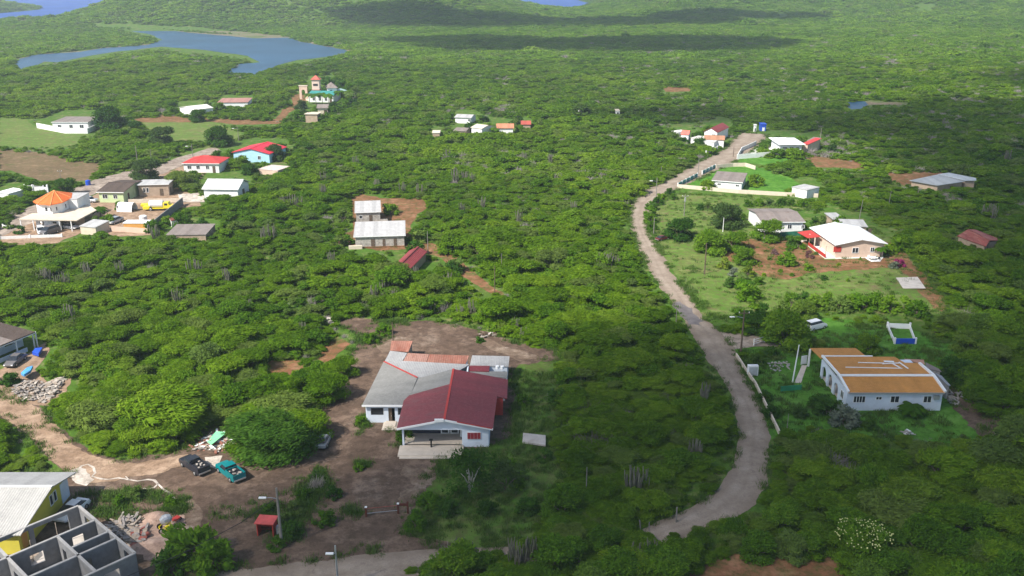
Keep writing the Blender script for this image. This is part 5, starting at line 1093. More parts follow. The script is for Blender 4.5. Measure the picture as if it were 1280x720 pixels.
def sheet_thing(name, label, cat, pts, z, mat, th=.05):
    v = [P(a, b, z + k * .12) for k, (a, b) in enumerate(pts)]; t = thing(name, label, cat, v[0] - Vector((0, 0, v[0].z))); MB().slab(v, th).build('sheet', mat, t, off=v[0] - Vector((0, 0, v[0].z))); return t
sheet_thing('plastic_sheet', 'light green corrugated sheet thrown on the debris behind the pickups', 'sheet', [(259, 552), (270, 539), (284, 540), (264, 556)], .55, GREENS)
sheet_thing('tarpaulin', 'bright blue tarpaulin heap at the corner of the carport house', 'tarpaulin', [(40, 440), (44, 435), (53, 434), (48, 442)], .6, BLUEP, .5)
sheet_thing('tarpaulin', 'light blue cover on a pale boat shape above the masonry heap', 'tarpaulin', [(26, 466), (34, 459), (41, 457), (38, 463), (30, 468)], .9, plain('light_blue_cover', (.08, .32, .62), .5), .4)
sheet_thing('concrete_slab', 'pale cracked concrete slab in the weeds right of the red-roofed house', 'slab', [(653, 552), (654, 541), (682, 544), (682, 556)], .25, CSLAB, .25)
sheet_thing('concrete_slab', 'square concrete slab at the right corner of the garden lawn', 'slab', [(1129, 360), (1120, 347), (1147, 346), (1157, 360)], .12, CSLAB, .12)
def mixer():
    p = P(208, 662); t = thing('concrete_mixer', 'yellow and grey concrete mixer standing on the pink sand', 'concrete mixer', p, R(30))
    MB().tube([(-.5, 0, 1.15), (-.1, 0, 1.25), (.35, 0, 1.4), (.7, 0, 1.55)], [.35, .62, .55, .28], 14).build('drum', CARS, t)
    MB().bar((-.7, -.5, .3), (.5, -.5, 1.1), .08, .1).bar((-.7, .5, .3), (.5, .5, 1.1), .08, .1).bar((-.7, -.5, .3), (-.7, .5, .3), .08, .08).bar((.5, -.5, 0), (.5, -.5, 1.1), .08, .08).bar((.5, .5, 0), (.5, .5, 1.1), .08, .08).build('frame', CARY, t)
    wheels(t, (-.6,), 1.3, .32, .12); MB().box(-.2, .25, -.95, -.62, .4, .9).build('motor_box', CARY, t)
    t = thing('wheelbarrow', 'small red wheelbarrow right of the concrete mixer', 'wheelbarrow', P(221, 653), R(60)); m = loft([(-.4, .25, .4, .65, .36), (.4, .2, .35, .65, .33)]); m.build('tray', REDP, t)
    MB().tube([(.55, -.05, .2), (.55, .05, .2)], [.2, .2], 12).build('wheel', RUBBER, t); MB().bar((-.9, -.25, .55), (.5, -.1, .25), .04, .04).bar((-.9, .25, .55), (.5, .1, .25), .04, .04).build('handle', STEEL, t)
mixer()
for px, py, lb, m_ in ((220.5, 683, 'dull teal barrel standing left of the bright blue barrel', TEALP), (229, 680, 'bright blue barrel standing right of the dull teal barrel', BLUEP)):
    p = P(px, py); t = thing('barrel', lb, 'barrel', p, 0, 'barrels on the building site'); MB().tube([(0, 0, 0), (0, 0, .3), (0, 0, .32), (0, 0, .6), (0, 0, .62), (0, 0, .92)], [.36, .36, .39, .36, .39, .36], 16).build('drum', m_, t); MB().tube([(0, 0, .92), (0, 0, .96)], [.33, .33], 16).build('lid', m_, t)
def heap(name, label, px, py, rx, ry, h, mat):
    p = P(px, py); n = 20; m = MB(); vs = [(0, 0, h)]
    for j, f in ((1, .35), (2, .7), (3, 1.0)):
        for k in range(n):
            a = 2 * PI * k / n; r = f * (1 + .12 * noise.noise(Vector((math.cos(a) * 2, math.sin(a) * 2, j + px)))); vs.append((rx * r * math.cos(a), ry * r * math.sin(a), h * (1 - f) ** 1.0 * (1 + .1 * random.random()) if f < 1 else 0))
    fs = [(0, 1 + k, 1 + (k + 1) % n) for k in range(n)] + [(1 + j * n + k, 1 + (j + 1) * n + k, 1 + (j + 1) * n + (k + 1) % n, 1 + j * n + (k + 1) % n) for j in range(2) for k in range(n)]
    m.add(vs, fs); o = m.build(name, mat, smooth=True); o.location = p; tag(o, label, 'heap')
heap('sand_heap', 'rounded pale pink sand heap behind the concrete mixer', 196, 648, 1.9, 1.6, .9, PINK)
heap('sand_heap', 'broad low pink sand heap in front of the concrete mixer', 188, 682, 2.8, 1.8, .6, PINK)
def trough():
    pts = [(1118, 430), (1144, 430), (1137, 411), (1109, 410)]; w = [P(*p) for p in pts]; o = w[0]; t = thing('walled_pen', 'small open rectangular pen with white walls and a blue front on the shaded lawn', 'pen', o)
    for i, (mt, nm) in enumerate(((BLUEP, 'blue_front_wall'), (WHITE, 'side_wall'), (WHITE, 'rear_wall'), (WHITE, 'side_wall'))):
        m = MB(); wall(m, w[i], w[(i + 1) % 4], .13, (1.0, .7, .9, .7)[i]); m.build(nm, mt, t, off=o)
    for v in w: MB().box(v.x - .13, v.x + .13, v.y - .13, v.y + .13, 0, 1.15).build('corner_post', WHT2, t, off=o)
    clear_box([tuple(v) for v in w] + [(v.x, v.y, 1.2) for v in w], 1)
trough()
seg_wall('road_wall', 'low cream wall dividing the gravel road from the garden of the orange-roofed house', [(920, 446), (938, 474), (944, 482), (974, 544)], .7, .18, CREAM)
seg_wall('lane_gate', 'slanting white gate rails at the side lane below the big tree', [(942, 432), (955, 428), (957, 422)], 1.1, .06, WHT2, 'gate', None, 2.0, WHT2, rails=(.3, .7, 1.05))
seg_wall('garden_bench_rail', 'short pale rail lying at the edge of the side lane', [(975, 430), (988, 435)], .5, .1, WHT2, 'rail', None, 2.0, WHT2, rails=(.5,))
p = P(941, 470); t = thing('meter_cabinet', 'white utility cabinet behind the road wall', 'cabinet', p); MB().box(-.8, .8, 0, .7, 0, 1.7).build('body', WHITE, t, bevel=.04); MB().box(-.65, .65, -.04, -.005, .2, 1.5).build('door', plain('cabinet_door', (.4, .42, .42), .6), t)
seg_wall('path_gate', 'white gate panel at the top of the paved path by the orange patio roof', [(1001, 456), (1008, 455)], 1.5, .1, WHITE, 'gate')
sheet('paved_path', [(993, 479), (1001, 479), (1009, 457), (1002, 457)], .07, BEIGE, .1)
tag(MB().bar(P(976, 486, .9), P(1002, 484, .9), .1, .8).build('garden_screen', plain('green_net', (.02, .2, .09), .7)), 'low dark green netting screen on the lawn beside the white mast', 'screen')
t = thing('garden_table', 'white garden table on the small pale terrace at the right of the peach house', 'table', P(*Z8(722, 410))); MB().tube([(0, 0, .7), (0, 0, .75)], [.75, .75], 16).build('tabletop', WHT2, t); MB().tube([(0, 0, 0), (0, 0, .7)], [.1, .06], 8).build('pedestal', WHT2, t)
for i, (a, b) in enumerate(((700, 404), (748, 404), (765, 412))):
    c_ = P(*Z8(a, b)); t = thing('garden_chair', ('white garden chair left of the garden table', 'white garden chair just right of the garden table', 'dark garden chair at the far right of the garden table')[i], 'chair', c_, i); mt = WHT2 if i < 2 else DARK
    MB().box(-.25, .25, -.25, .25, .42, .48).build('seat', mt, t); MB().box(-.25, .25, .2, .25, .48, .95).build('backrest', mt, t)
    for x in (-.22, .18):
        for y in (-.22, .18): MB().box(x, x + .04, y, y + .04, 0, .42).build('leg', mt, t)
sheet('paved_terrace', [Z8(680, 400), Z8(735, 382), Z8(790, 392), Z8(770, 418), Z8(715, 420)], .08, WHITE, .1)
sheet('paved_path', [Z8(255, 300), Z8(335, 282), Z8(350, 290), Z8(280, 308)], .08, BEIGE, .1)
seg_wall('garden_hedge_fence', 'green netting fence between the grey-roofed house and the garden', [Z8(70, 305), Z8(175, 270), Z8(300, 262), Z8(405, 245)], 1.2, .1, plain('green_fence_net', (.03, .16, .11), .8), 'fence', None, 4, PCON)
#NEXT
# ------------------------------------------------------------------ vegetation meshes
WIND = np.array([-.8, -.45, 0.])
def ico(r):
    bm = bmesh.new(); bmesh.ops.create_icosphere(bm, subdivisions=r, radius=1)
    v = np.array([x.co[:] for x in bm.verts]); f = np.array([[y.index for y in x.verts] for x in bm.faces]); bm.free(); return v, f
ICO = ico(2)
def crown_mesh(name, seed, Rr, zc, n, ll, lw, mat, lobes=8, flat=.42, wind=.8, dome=.5, core=.64, droop=-.2, low=-.25, skirt=5):
    g = np.random.default_rng(seed); top = lobes; lobes = top + skirt
    a = g.uniform(0, 2 * PI, lobes); rr = np.sqrt(g.uniform(0, 1, lobes)) * Rr * .62; rr[0] = 0; rr[top:] = Rr * g.uniform(.5, .8, skirt); a[top:] = np.arange(skirt) * 2 * PI / max(1, skirt) + g.uniform(-.4, .4, skirt)
    L0 = np.stack([rr * np.cos(a), rr * np.sin(a), zc + dome * (1 - (rr / Rr) ** 2) * 1.2 + g.uniform(-.35, .35, lobes)], 1)
    L0[top:, 2] = zc * g.uniform(.3, .5, skirt)
    Lr = g.uniform(.30, .48, lobes) * Rr; Lr[0] *= 1.15
    w = Lr ** 2; li = g.choice(lobes, n, p=w / w.sum())
    d = g.normal(size=(n, 3)); d /= np.linalg.norm(d, axis=1)[:, None]
    bad = d[:, 2] < low; d[bad, 2] *= -1
    rad = g.uniform(.72, 1.06, n) * (1 + .10 * np.sin(d[:, 0] * 7 + li) * np.sin(d[:, 1] * 7 + li * 2))
    p = L0[li] + d * (Lr[li] * rad)[:, None] * np.array([1, 1, flat * 1.25])
    nz = np.sin(p[:, 0] * 2.3 + seed) * np.sin(p[:, 1] * 2.1 + seed * 2) * np.sin(p[:, 2] * 3 + seed)
    keep = (nz > -.42) | (g.uniform(size=n) < .35); p = p[keep]; d = d[keep]; nz = nz[keep]; li = li[keep]; n = len(p)
    out = p - np.array([0, 0, zc * .55]); out /= np.linalg.norm(out, axis=1)[:, None] + 1e-6
    t = out * .6 + WIND * wind + np.array([0, 0, droop]) + g.normal(size=(n, 3)) * .38; t /= np.linalg.norm(t, axis=1)[:, None]
    up = d * .8 + np.array([0, 0, .7]) + g.normal(size=(n, 3)) * .45; s = np.cross(t, up); s /= np.linalg.norm(s, axis=1)[:, None] + 1e-6
    l = ll * g.uniform(.6, 1.35, n)[:, None]; wd = lw * g.uniform(.6, 1.3, n)[:, None]
    q = np.stack([p - t * l / 2, p - t * l * .05 + s * wd / 2, p + t * l / 2, p - t * l * .05 - s * wd / 2], 1).reshape(-1, 3)
    f = np.arange(4 * n).reshape(-1, 4); lt = g.uniform(0, 1, lobes)
    tone = np.repeat(np.clip(.62 * g.uniform(0, 1, n) + .25 * lt[li] + .2 * (nz > .15), 0, 1), 4)
    iv, if_ = ICO; cv = []; cf = []
    for k in range(lobes):
        dd = iv * (1 + .12 * np.sin(iv[:, [0]] * 5 + k) * np.sin(iv[:, [1]] * 5 + k)); cv.append(L0[k] + dd * Lr[k] * core * np.array([1, 1, flat * 1.15])); cf.append(if_ + len(q) + k * len(iv))
    cv = np.concatenate(cv); cf = np.concatenate(cf); cf = np.concatenate([cf, cf[:, 2:3]], 1)
    # quads from triangles of the inner mass: keep as triangles by a second loop size
    me = bpy.data.meshes.new(name); V = np.concatenate([q, cv]); T = np.concatenate([tone, np.full(len(cv), .45)])
    me.vertices.add(len(V)); me.vertices.foreach_set('co', V.astype(np.float32).ravel())
    loops = np.concatenate([f.ravel(), cf[:, :3].ravel()]); starts = np.concatenate([np.arange(0, 4 * n, 4), 4 * n + np.arange(0, 3 * len(cf), 3)])
    me.loops.add(len(loops)); me.loops.foreach_set('vertex_index', loops.astype(np.int32)); me.polygons.add(len(starts)); me.polygons.foreach_set('loop_start', starts.astype(np.int32)); me.update(calc_edges=True)
    at = me.attributes.new('tone', 'FLOAT', 'POINT'); at.data.foreach_set('value', T.astype(np.float32)); me.materials.append(mat); return me
def trunk_mesh(name, seed, Rr, zc, mat=BARK, stems=4, r=.13):
    g = random.Random(seed); m = MB()
    for k in range(stems):
        a = 2 * PI * k / stems + g.uniform(-.5, .5); e = Rr * g.uniform(.3, .6); z1 = zc * g.uniform(.9, 1.1)
        m.tube([(.1 * math.cos(a), .1 * math.sin(a), -.2), (e * .3 * math.cos(a), e * .3 * math.sin(a), z1 * .45), (e * .75 * math.cos(a + .2), e * .75 * math.sin(a + .2), z1 * .8), (e * math.cos(a), e * math.sin(a), z1)], [r, r * .75, r * .5, r * .22], 5)
    me = bpy.data.meshes.new(name); me.from_pydata(m.v, [], m.f); me.materials.append(mat); return me
def brush_mesh(name, seed, Rr, h, n, r, mat, spread=.55):      # bare twiggy bush
    g = random.Random(seed); m = MB()
    for k in range(n):
        a = g.uniform(0, 2 * PI); b = g.uniform(.1, 1) * spread; l = h * g.uniform(.6, 1.1); x, y = Rr * .3 * g.gauss(0, 1), Rr * .3 * g.gauss(0, 1)
        d = Vector((math.cos(a) * b, math.sin(a) * b, 1)); p = Vector((x, y, 0)); q = p + d * l * .5 + Vector((g.gauss(0, .15), g.gauss(0, .15), 0)); e = q + d * l * .5 + Vector((g.gauss(0, .3), g.gauss(0, .3), 0))
        m.tube([p, q, e], [r, r * .7, r * .25], 3, False)
        for j in range(2): f = q + Vector((g.gauss(0, .5), g.gauss(0, .5), g.uniform(.2, .7))) * h * .3; m.tube([q, f], [r * .5, r * .2], 3, False)
    me = bpy.data.meshes.new(name); me.from_pydata(m.v, [], m.f); me.materials.append(mat); return me
def cactus_mesh(name, seed, n, h):
    g = random.Random(seed); m = MB()
    for k in range(n):
        a = g.uniform(0, 2 * PI); r0 = g.uniform(0, .5); b = g.uniform(.15, .8); l = h * g.uniform(.55, 1.1)
        p = Vector((math.cos(a) * r0, math.sin(a) * r0, 0)); q = p + Vector((math.cos(a) * b * .7, math.sin(a) * b * .7, l * .3)); e = q + Vector((math.cos(a) * b * .35, math.sin(a) * b * .35, l * .4)); t = e + Vector((g.gauss(0, .08), g.gauss(0, .08), l * .3))
        w = g.uniform(.06, .1); m.tube([p, q, e, t, t + Vector((0, 0, w * .7))], [w * .8, w, w, w * .85, w * .3], 6)
    me = bpy.data.meshes.new(name); me.from_pydata(m.v, [], m.f); me.materials.append(CACT); return me
def tuft_mesh(name, seed, n, h, w, rad, mat):
    g = np.random.default_rng(seed); p = np.stack([g.normal(0, rad, n), g.normal(0, rad, n), np.zeros(n)], 1)
    a = g.uniform(0, 2 * PI, n); t = np.stack([np.cos(a) * .6, np.sin(a) * .6, np.full(n, 1.)], 1) * (h * g.uniform(.4, 1.2, n))[:, None]; s = np.stack([-np.sin(a), np.cos(a), 0 * a], 1) * w
    q = np.stack([p - s, p + s, p + t + s * .3, p + t - s * .3], 1).reshape(-1, 3); me = mesh_np(name, q, np.arange(4 * n).reshape(-1, 4), np.repeat(g.uniform(0, 1, n), 4)); me.materials.append(mat); return me
NEARC = [crown_mesh('crown', s, 3.6, 2.1, 6500, .5, .13, LEAF, 11 + s % 4, .46, .8) for s in range(7)]
NEARB = [crown_mesh('crown', 40 + s, 3.2, 2.2, 5000, .42, .2, LEAFB, 11, .62, .25, .8, low=-.6, skirt=7) for s in range(3)]
NEART = [trunk_mesh('trunk', s, 3.4, 2.5) for s in range(4)]
MIDC = [crown_mesh('crown_mid', 60 + s, 3.6, 1.9, 2000, .75, .22, LEAF, 10, .46, .7) for s in range(5)] + [crown_mesh('crown_mid', 70 + s, 3.0, 2.1, 1400, .6, .32, LEAFB, 9, .6, .2, .7) for s in range(2)]
FARC = [crown_mesh('crown_far', 80 + s, 3.8, 1.7, 700, 1.1, .42, LEAF, 8, .46, .6) for s in range(4)] + [crown_mesh('crown_far', 90, 3.2, 2.1, 500, .95, .55, LEAFB, 8, .6, .2)]
VFARC = [crown_mesh('crown_vfar', 95 + s, 4.2, 1.5, 260, 1.7, .8, LEAFF, 7, .46, .4) for s in range(3)] + [crown_mesh('crown_vfar', 99, 3.6, 2.2, 200, 1.5, .9, LEAFF, 6, .6, .2)]
BRUSH = [brush_mesh('bare_bush', s, 2.2, 2.8, 60, .035, GTWIG) for s in range(2)] + [brush_mesh('bare_bush', 9, 3.0, 3.0, 60, .09, GTWIG)]
BUSHM = [crown_mesh('shrub_leaves', 120 + s, 1.25, .55, 700, .34, .13, LEAFB if s % 2 else LEAF, 5, .75, .3, .3, low=-.05) for s in range(4)]
CACM = [cactus_mesh('cactus', s, 12 + 3 * s, 3.1 + .25 * s) for s in range(4)]
TUFT = [tuft_mesh('grass_tuft', s, 46, .42, .03, .34, WEED) for s in range(3)] + [tuft_mesh('grass_tuft', 7, 40, .22, .045, .4, WEED)]
# ------------------------------------------------------------------ where the scrub stands
def fractal(x, y, s, seed): return np.array([noise.fractal(Vector((a / s, b / s, seed)), 1, 2, 3) for a, b in zip(x, y)])
def blocked(x, y, Rr, H, z):
    bad = np.zeros(len(x), bool)
    for dx, dy, hz in ((0, 0, .35), (0, 0, .95), (-.8, 0, .6), (.8, 0, .6), (-.45, 0, .9), (.45, 0, .9), (-.7, 0, .3), (.7, 0, .3), (-1, 0, .5), (1, 0, .5), (0, 0, .6), (0, -.7, .15), (-.5, -.5, .15), (.5, -.5, .15)):
        q = proj(np.stack([x + dx * Rr, y + dy * Rr, z + hz * H], 1))
        for pl in CLEAR:
            a = np.array(pl); m = (q[:, 0] > a[:, 0].min()) & (q[:, 0] < a[:, 0].max()) & (q[:, 1] > a[:, 1].min()) & (q[:, 1] < a[:, 1].max())
            if m.any(): i = np.where(m)[0]; bad[i] |= inpoly(q[i], pl)
    for c, r in FOOT: bad |= (x - c.x) ** 2 + (y - c.y) ** 2 < (r * .85 + .4 * Rr) ** 2
    for w in LAGOON_W: bad |= inpoly(np.stack([x, y], 1), [tuple(k) for k in w])
    return bad
def band(y0, y1, sp, s0, s1, seed):
    g = np.random.default_rng(seed); X = []; Y = []
    for y in np.arange(y0, y1, sp * .87):
        hw = (y * CT + 60 * ST) * 640 / FPX * 1.14 + 14; xs = np.arange(-hw, hw, sp) + g.uniform(0, sp)
        X.append(xs); Y.append(np.full(len(xs), y))
    x = np.concatenate(X); y = np.concatenate(Y); x = x + g.uniform(-.42, .42, len(x)) * sp; y = y + g.uniform(-.42, .42, len(y)) * sp
    s = (s0 + (s1 - s0) * g.uniform(0, 1, len(x)) ** 1.5) * np.where(g.uniform(size=len(x)) < .05, 1.35, 1) * (1 + .25 * np.clip(np.sin(x / 17 + seed) * np.sin(y / 23), -1, 1)); z = terr(x, y); k = z > -.4; x, y, s, z = x[k], y[k], s[k], z[k]
    b = blocked(x, y, 3.6 * s, 4.2 * s, z)
    s2 = s.copy(); s2[b] *= .42; b2 = b & blocked(x, y, 3.9 * s2, 4.4 * s2, z); keep = ~b2; keep &= ~((g.uniform(size=len(x)) < .035) & (y < 900))
    return x[keep], y[keep], z[keep], s2[keep]
bands = [band(66, 150, 3.2, .5, 1.05, 1), band(150, 300, 3.1, .4, .95, 2), band(300, 620, 3.9, .5, 1.0, 3), band(620, 1010, 5.4, .65, 1.25, 4), band(1010, 2050, 8.4, 1.0, 1.8, 5)]
nmain = sum(len(b[0]) for b in bands)
bands += [band(72, 150, 2.5, .26, .5, 11), band(150, 300, 2.7, .2, .45, 12), band(300, 620, 4.0, .2, .42, 13)]
bx_, by_, bz_, bs_ = [np.concatenate([b[i] for b in bands]) for i in range(4)]
pix = proj(np.stack([bx_, by_, bz_ + 2], 1)); inside = (np.arange(len(bx_)) < nmain) & (pix[:, 0] > -5) & (pix[:, 0] < 1285) & (pix[:, 1] < 735)
size = bs_ / (by_ + .1); order = np.argsort(-(size * inside)); top = order[:300]; istop = np.zeros(len(bx_), bool); istop[top] = True
print('scrub', len(bx_))
def zone(px, py):
    if py > 640 and px > 820: return ('dark bushy tree in the shaded woods along the bottom edge right of the road mouth', 'trees at the bottom edge right of the road mouth')
    if px > 940 and py > 530: return ('thorn tree in the shaded woods below the orange-roofed house', 'trees in the woods below the orange-roofed house')
    if py > 655 and px > 440: return ('leafy tree along the bottom edge in front of the tarred lane', 'trees at the bottom edge in front of the lane')
    if px > 640 and px < 960: return ('thorn tree in the shaded thicket between the brown yard and the gravel road', 'trees between the yard and the gravel road')
    if px < 80 and py > 515: return ('green bush tree in the clump between the sandy track and the yellow house', 'trees by the yellow house')
    if px < 300 and py > 640: return ('dark green bush tree at the bottom edge right of the block shell', 'trees right of the block shell')
    if px > 940: return ('thorn tree in the woods behind and right of the orange-roofed house', 'trees behind the orange-roofed house')
    if px > 455: return ('thorn tree around the back and side of the red-roofed house', 'trees around the red-roofed house')
    return ('feathery thorn tree in the sunlit thicket left of the brown yard', 'trees in the thicket left of the yard')
def tree(name, label, x, y, z, sc, cm, tm, cat='tree', group=None, rz=0, sq=(1, 1, 1)):
    t = thing(name, label, cat, (x, y, z), rz, group); t.scale = (sc * sq[0], sc * sq[1], sc * sq[2])
    for nm, me in (('trunk', tm), ('crown', cm)):
        if me is None: continue
        o = bpy.data.objects.new(nm, me); C.objects.link(o); o.parent = t
    return t
rg = random.Random(5)
for i in top:
    px, py = pix[i]; lb, gr = zone(px, py); fr = (py > 640 and px > 440)
    cm = rg.choice(NEARB if (fr and rg.random() < .6) or rg.random() < .15 else NEARC)
    tree('thorn_tree', lb, bx_[i], by_[i], bz_[i], bs_[i], cm, rg.choice(NEART), 'tree', gr, rg.uniform(-.7, .7), (rg.choice((-1, 1)) * rg.uniform(.85, 1.15), rg.uniform(.85, 1.15), rg.uniform(.65, 1.1)))
# everything beyond the nearest three hundred: one object of scattered crowns
def scatter(name, label, cat, pts, rot, scl, idx, srcs, kind='stuff'):
    me = bpy.data.meshes.new(name); me.vertices.add(len(pts)); me.vertices.foreach_set('co', pts.astype(np.float32).ravel())
    a = me.attributes.new('rot', 'FLOAT_VECTOR', 'POINT'); r3 = np.zeros((len(pts), 3), np.float32); r3[:, 2] = rot; a.data.foreach_set('vector', r3.ravel())
    a = me.attributes.new('scl', 'FLOAT_VECTOR', 'POINT'); a.data.foreach_set('vector', scl.astype(np.float32).ravel())
    a = me.attributes.new('idx', 'INT', 'POINT'); a.data.foreach_set('value', idx.astype(np.int32))
    o = bpy.data.objects.new(name, me); C.objects.link(o); tag(o, label, cat, None, kind)
    ng = bpy.data.node_groups.new(name + '_nodes', 'GeometryNodeTree'); ng.interface.new_socket('Geometry', in_out='INPUT', socket_type='NodeSocketGeometry'); ng.interface.new_socket('Geometry', in_out='OUTPUT', socket_type='NodeSocketGeometry')
    N = ng.nodes; L = ng.links; gi = N.new('NodeGroupInput'); go = N.new('NodeGroupOutput'); ji = N.new('GeometryNodeJoinGeometry')
    outs = []
    for k, m in enumerate(srcs):
        so = bpy.data.objects.new(name + '_source', m); oi = N.new('GeometryNodeObjectInfo'); oi.inputs['Object'].default_value = so; oi.inputs['As Instance'].default_value = True; outs.append(oi)
    for oi in outs[::-1]: L.new(oi.outputs['Geometry'], ji.inputs[0])
    ip = N.new('GeometryNodeInstanceOnPoints'); L.new(gi.outputs[0], ip.inputs['Points']); L.new(ji.outputs[0], ip.inputs['Instance']); ip.inputs['Pick Instance'].default_value = True
    def na(nm, ty): n = N.new('GeometryNodeInputNamedAttribute'); n.data_type = ty; n.inputs[0].default_value = nm; return n.outputs[0]
    er = N.new('FunctionNodeEulerToRotation'); L.new(na('rot', 'FLOAT_VECTOR'), er.inputs[0]); L.new(er.outputs[0], ip.inputs['Rotation'])
    L.new(na('scl', 'FLOAT_VECTOR'), ip.inputs['Scale']); L.new(na('idx', 'INT'), ip.inputs['Instance Index']); L.new(ip.outputs[0], go.inputs[0])
    md = o.modifiers.new('scatter', 'NODES'); md.node_group = ng
    return o
rest = np.where(~istop)[0]; X, Y, Z, S = bx_[rest], by_[rest], bz_[rest], bs_[rest]; n = len(X); g = np.random.default_rng(8)
SRC = NEARC + MIDC + FARC + VFARC + BRUSH; b0 = len(NEARC); b1 = b0 + len(MIDC); b2 = b1 + len(FARC); b3 = b2 + len(VFARC)
idx = np.where(Y < 125, g.integers(0, b0, n), np.where(Y < 270, g.integers(b0, b1, n), np.where(Y < 640, g.integers(b1, b2, n), g.integers(b2, b3, n))))
nb = fractal(X, Y, 45, 2.2) + g.normal(0, .1, n); br = (nb > .33) & (Y < 800) & (g.uniform(size=n) < .3); br |= (g.uniform(size=n) < .03) & (Y < 500)
br |= (Y > 300) & (Y < 900) & (X > 60) & (g.uniform(size=n) < .10); idx[br] = b3 + np.where(Y[br] > 260, 2, g.integers(0, 2, br.sum()))
scl = np.stack([S * g.uniform(.85, 1.2, n) * g.choice([-1, 1], n), S * g.uniform(.85, 1.2, n), S * g.uniform(.6, 1.05, n)], 1); scl[Y > 200, 2] *= .8; scl[Y > 600, 2] *= .85; scl[br] = np.abs(scl[br]) * .9
scatter('scrub_woodland', 'continuous green thorn scrub covering the plain and the far hills', 'scrub', np.stack([X, Y, Z - .05], 1), g.uniform(-.7, .7, n), scl, idx, SRC)
# low weeds and small bushes on grass and along the edges of bare ground
def weeds():
    g = np.random.default_rng(21); P_ = []; polys = [(LOWL, .8, 1), (WG, 1.3, 1), (GARD, .25, 1)]
    for pl, dens, k in polys:
        w = np.array([[p.x, p.y] for p in (P(a, b) for a, b in pl)]); x0, y0 = w.min(0); x1, y1 = w.max(0); m = int((x1 - x0) * (y1 - y0) * dens * 1.2)
        c = np.stack([g.uniform(x0, x1, m), g.uniform(y0, y1, m)], 1); P_.append(c[inpoly(c, [tuple(q) for q in w])])
    for pl in (YARD, RL + RR, GARD, LOWL):           # fringe
        for a, b in zip(pl, pl[1:] + pl[:1]):
            A_, B_ = P(*a), P(*b); k = int((B_ - A_).length * 3.0)
            if k < 1 or A_.y < 70: continue
            t = g.uniform(0, 1, k)[:, None]; q = np.array([A_.x, A_.y]) * (1 - t) + np.array([B_.x, B_.y]) * t + g.normal(0, .7, (k, 2)); P_.append(q)
    for (px, py, rx, ry, k) in YW:
        c = P(px, py); q = np.stack([c.x + g.normal(0, rx, k), c.y + g.normal(0, ry, k)], 1); P_.append(q)
    c = np.concatenate(P_); f = fractal(c[:, 0], c[:, 1], 6, 1.0); c = c[f > -.25]
    for q, r in FOOT: c = c[(c[:, 0] - q.x) ** 2 + (c[:, 1] - q.y) ** 2 > (r * .6) ** 2]
    pr = proj(np.concatenate([c, np.full((len(c), 1), .1)], 1)); rd = inpoly(pr, [(a + 3, b) for a, b in RL] + [(a - 3, b) for a, b in RR]); c = c[~rd]; n = len(c)
    scatter('weeds', 'low grass and weeds on the lawns and along the edges of bare ground', 'weeds', np.concatenate([c, np.full((n, 1), .02)], 1), g.uniform(0, 6.28, n), np.repeat(g.uniform(.5, 1.3, n)[:, None], 3, 1), g.integers(0, 4, n), TUFT)
LOWL = [(925, 440), (990, 440), (1010, 436), (1020, 400), (1150, 417), (1215, 437), (1270, 470), (1280, 550), (1200, 554), (1130, 550), (1060, 546), (1000, 556), (975, 560), (962, 540), (945, 490)]
WG = [(640, 455), (692, 452), (705, 480), (695, 520), (705, 560), (722, 600), (705, 650), (640, 684), (525, 670), (510, 650), (527, 622), (547, 592), (550, 574), (600, 566), (640, 560)]
YW = [(158, 621, 2.6, .8, 170), (218, 635, .8, 1.2, 120), (145, 640, 1.6, .8, 80), (380, 625, 1.0, 2.4, 200), (400, 605, .7, 2.0, 140), (360, 660, 1.0, 1.5, 150), (335, 640, 1, 1, 50), (440, 640, 1, .6, 30), (447, 582, .7, .4, 60), (500, 545, .8, 1.2, 160), (455, 525, .4, 2.2, 120), (540, 520, 2, 3, 0), (300, 640, 2, 1, 40), (470, 405, 3, 1, 120), (465, 425, 1.5, 1.2, 90), (820, 640, 2, 2, 60)]
weeds()
# ------------------------------------------------------------------ individually placed plants (pixel of the base)
def shrub(px, py, s, label, me=None, mat=None, name='shrub', group=None, sq=1.0, cat='shrub'):
    p = P(px, py); t = thing(name, label, cat, p, rg.uniform(0, 6), group); t.scale = (s, s, s * sq)
    me = me or rg.choice(BUSHM)
    if mat: me = me.copy(); me.materials[0] = mat
    for nm, m in (('leaves', me), ('stem', STEMM)):
        o = bpy.data.objects.new(nm, m); C.objects.link(o); o.parent = t
    return t
HEDGE = [(814, 262, 1.5), (812, 270, 1.6), (813, 278, 1.5), (815, 287, 1.3), (822, 256, 1.4), (828, 250, 1.3), (838, 243, 1.3), (842, 249, 1.1)]
BACKH = [(875, 262, 1.1), (885, 261, 1.2), (935, 258, 1.2), (948, 257, 1.3), (962, 257, 1.2), (976, 256, 1.3), (990, 257, 1.2), (1002, 258, 1.3)]
FRONTH = [(990, 384, 1.7), (1004, 380, 1.5), (1018, 386, 1.9), (1034, 382, 1.7), (1050, 388, 1.9), (1064, 382, 1.6), (1080, 388, 2.0), (1096, 384, 1.8), (1112, 390, 2.0), (975, 392, 1.6), (1128, 388, 1.7), (1145, 394, 1.9), (940, 396, 1.6), (925, 400, 1.5), (955, 398, 1.7)]
STEMM = trunk_mesh('stem', 77, .9, .7, BARK, 4, .05)
def spot_tree(px, py, s, label, kind='b', sq=(1, 1, 1), rz=0, name='tree', mat=None):
    p = P(px, py); cm = rg.choice(NEARB if kind == 'b' else NEARC)
    if mat: cm = cm.copy(); cm.materials[0] = mat
    return tree(name, label, p.x, p.y, 0, s, cm, rg.choice(NEART), 'tree', None, rz, sq)
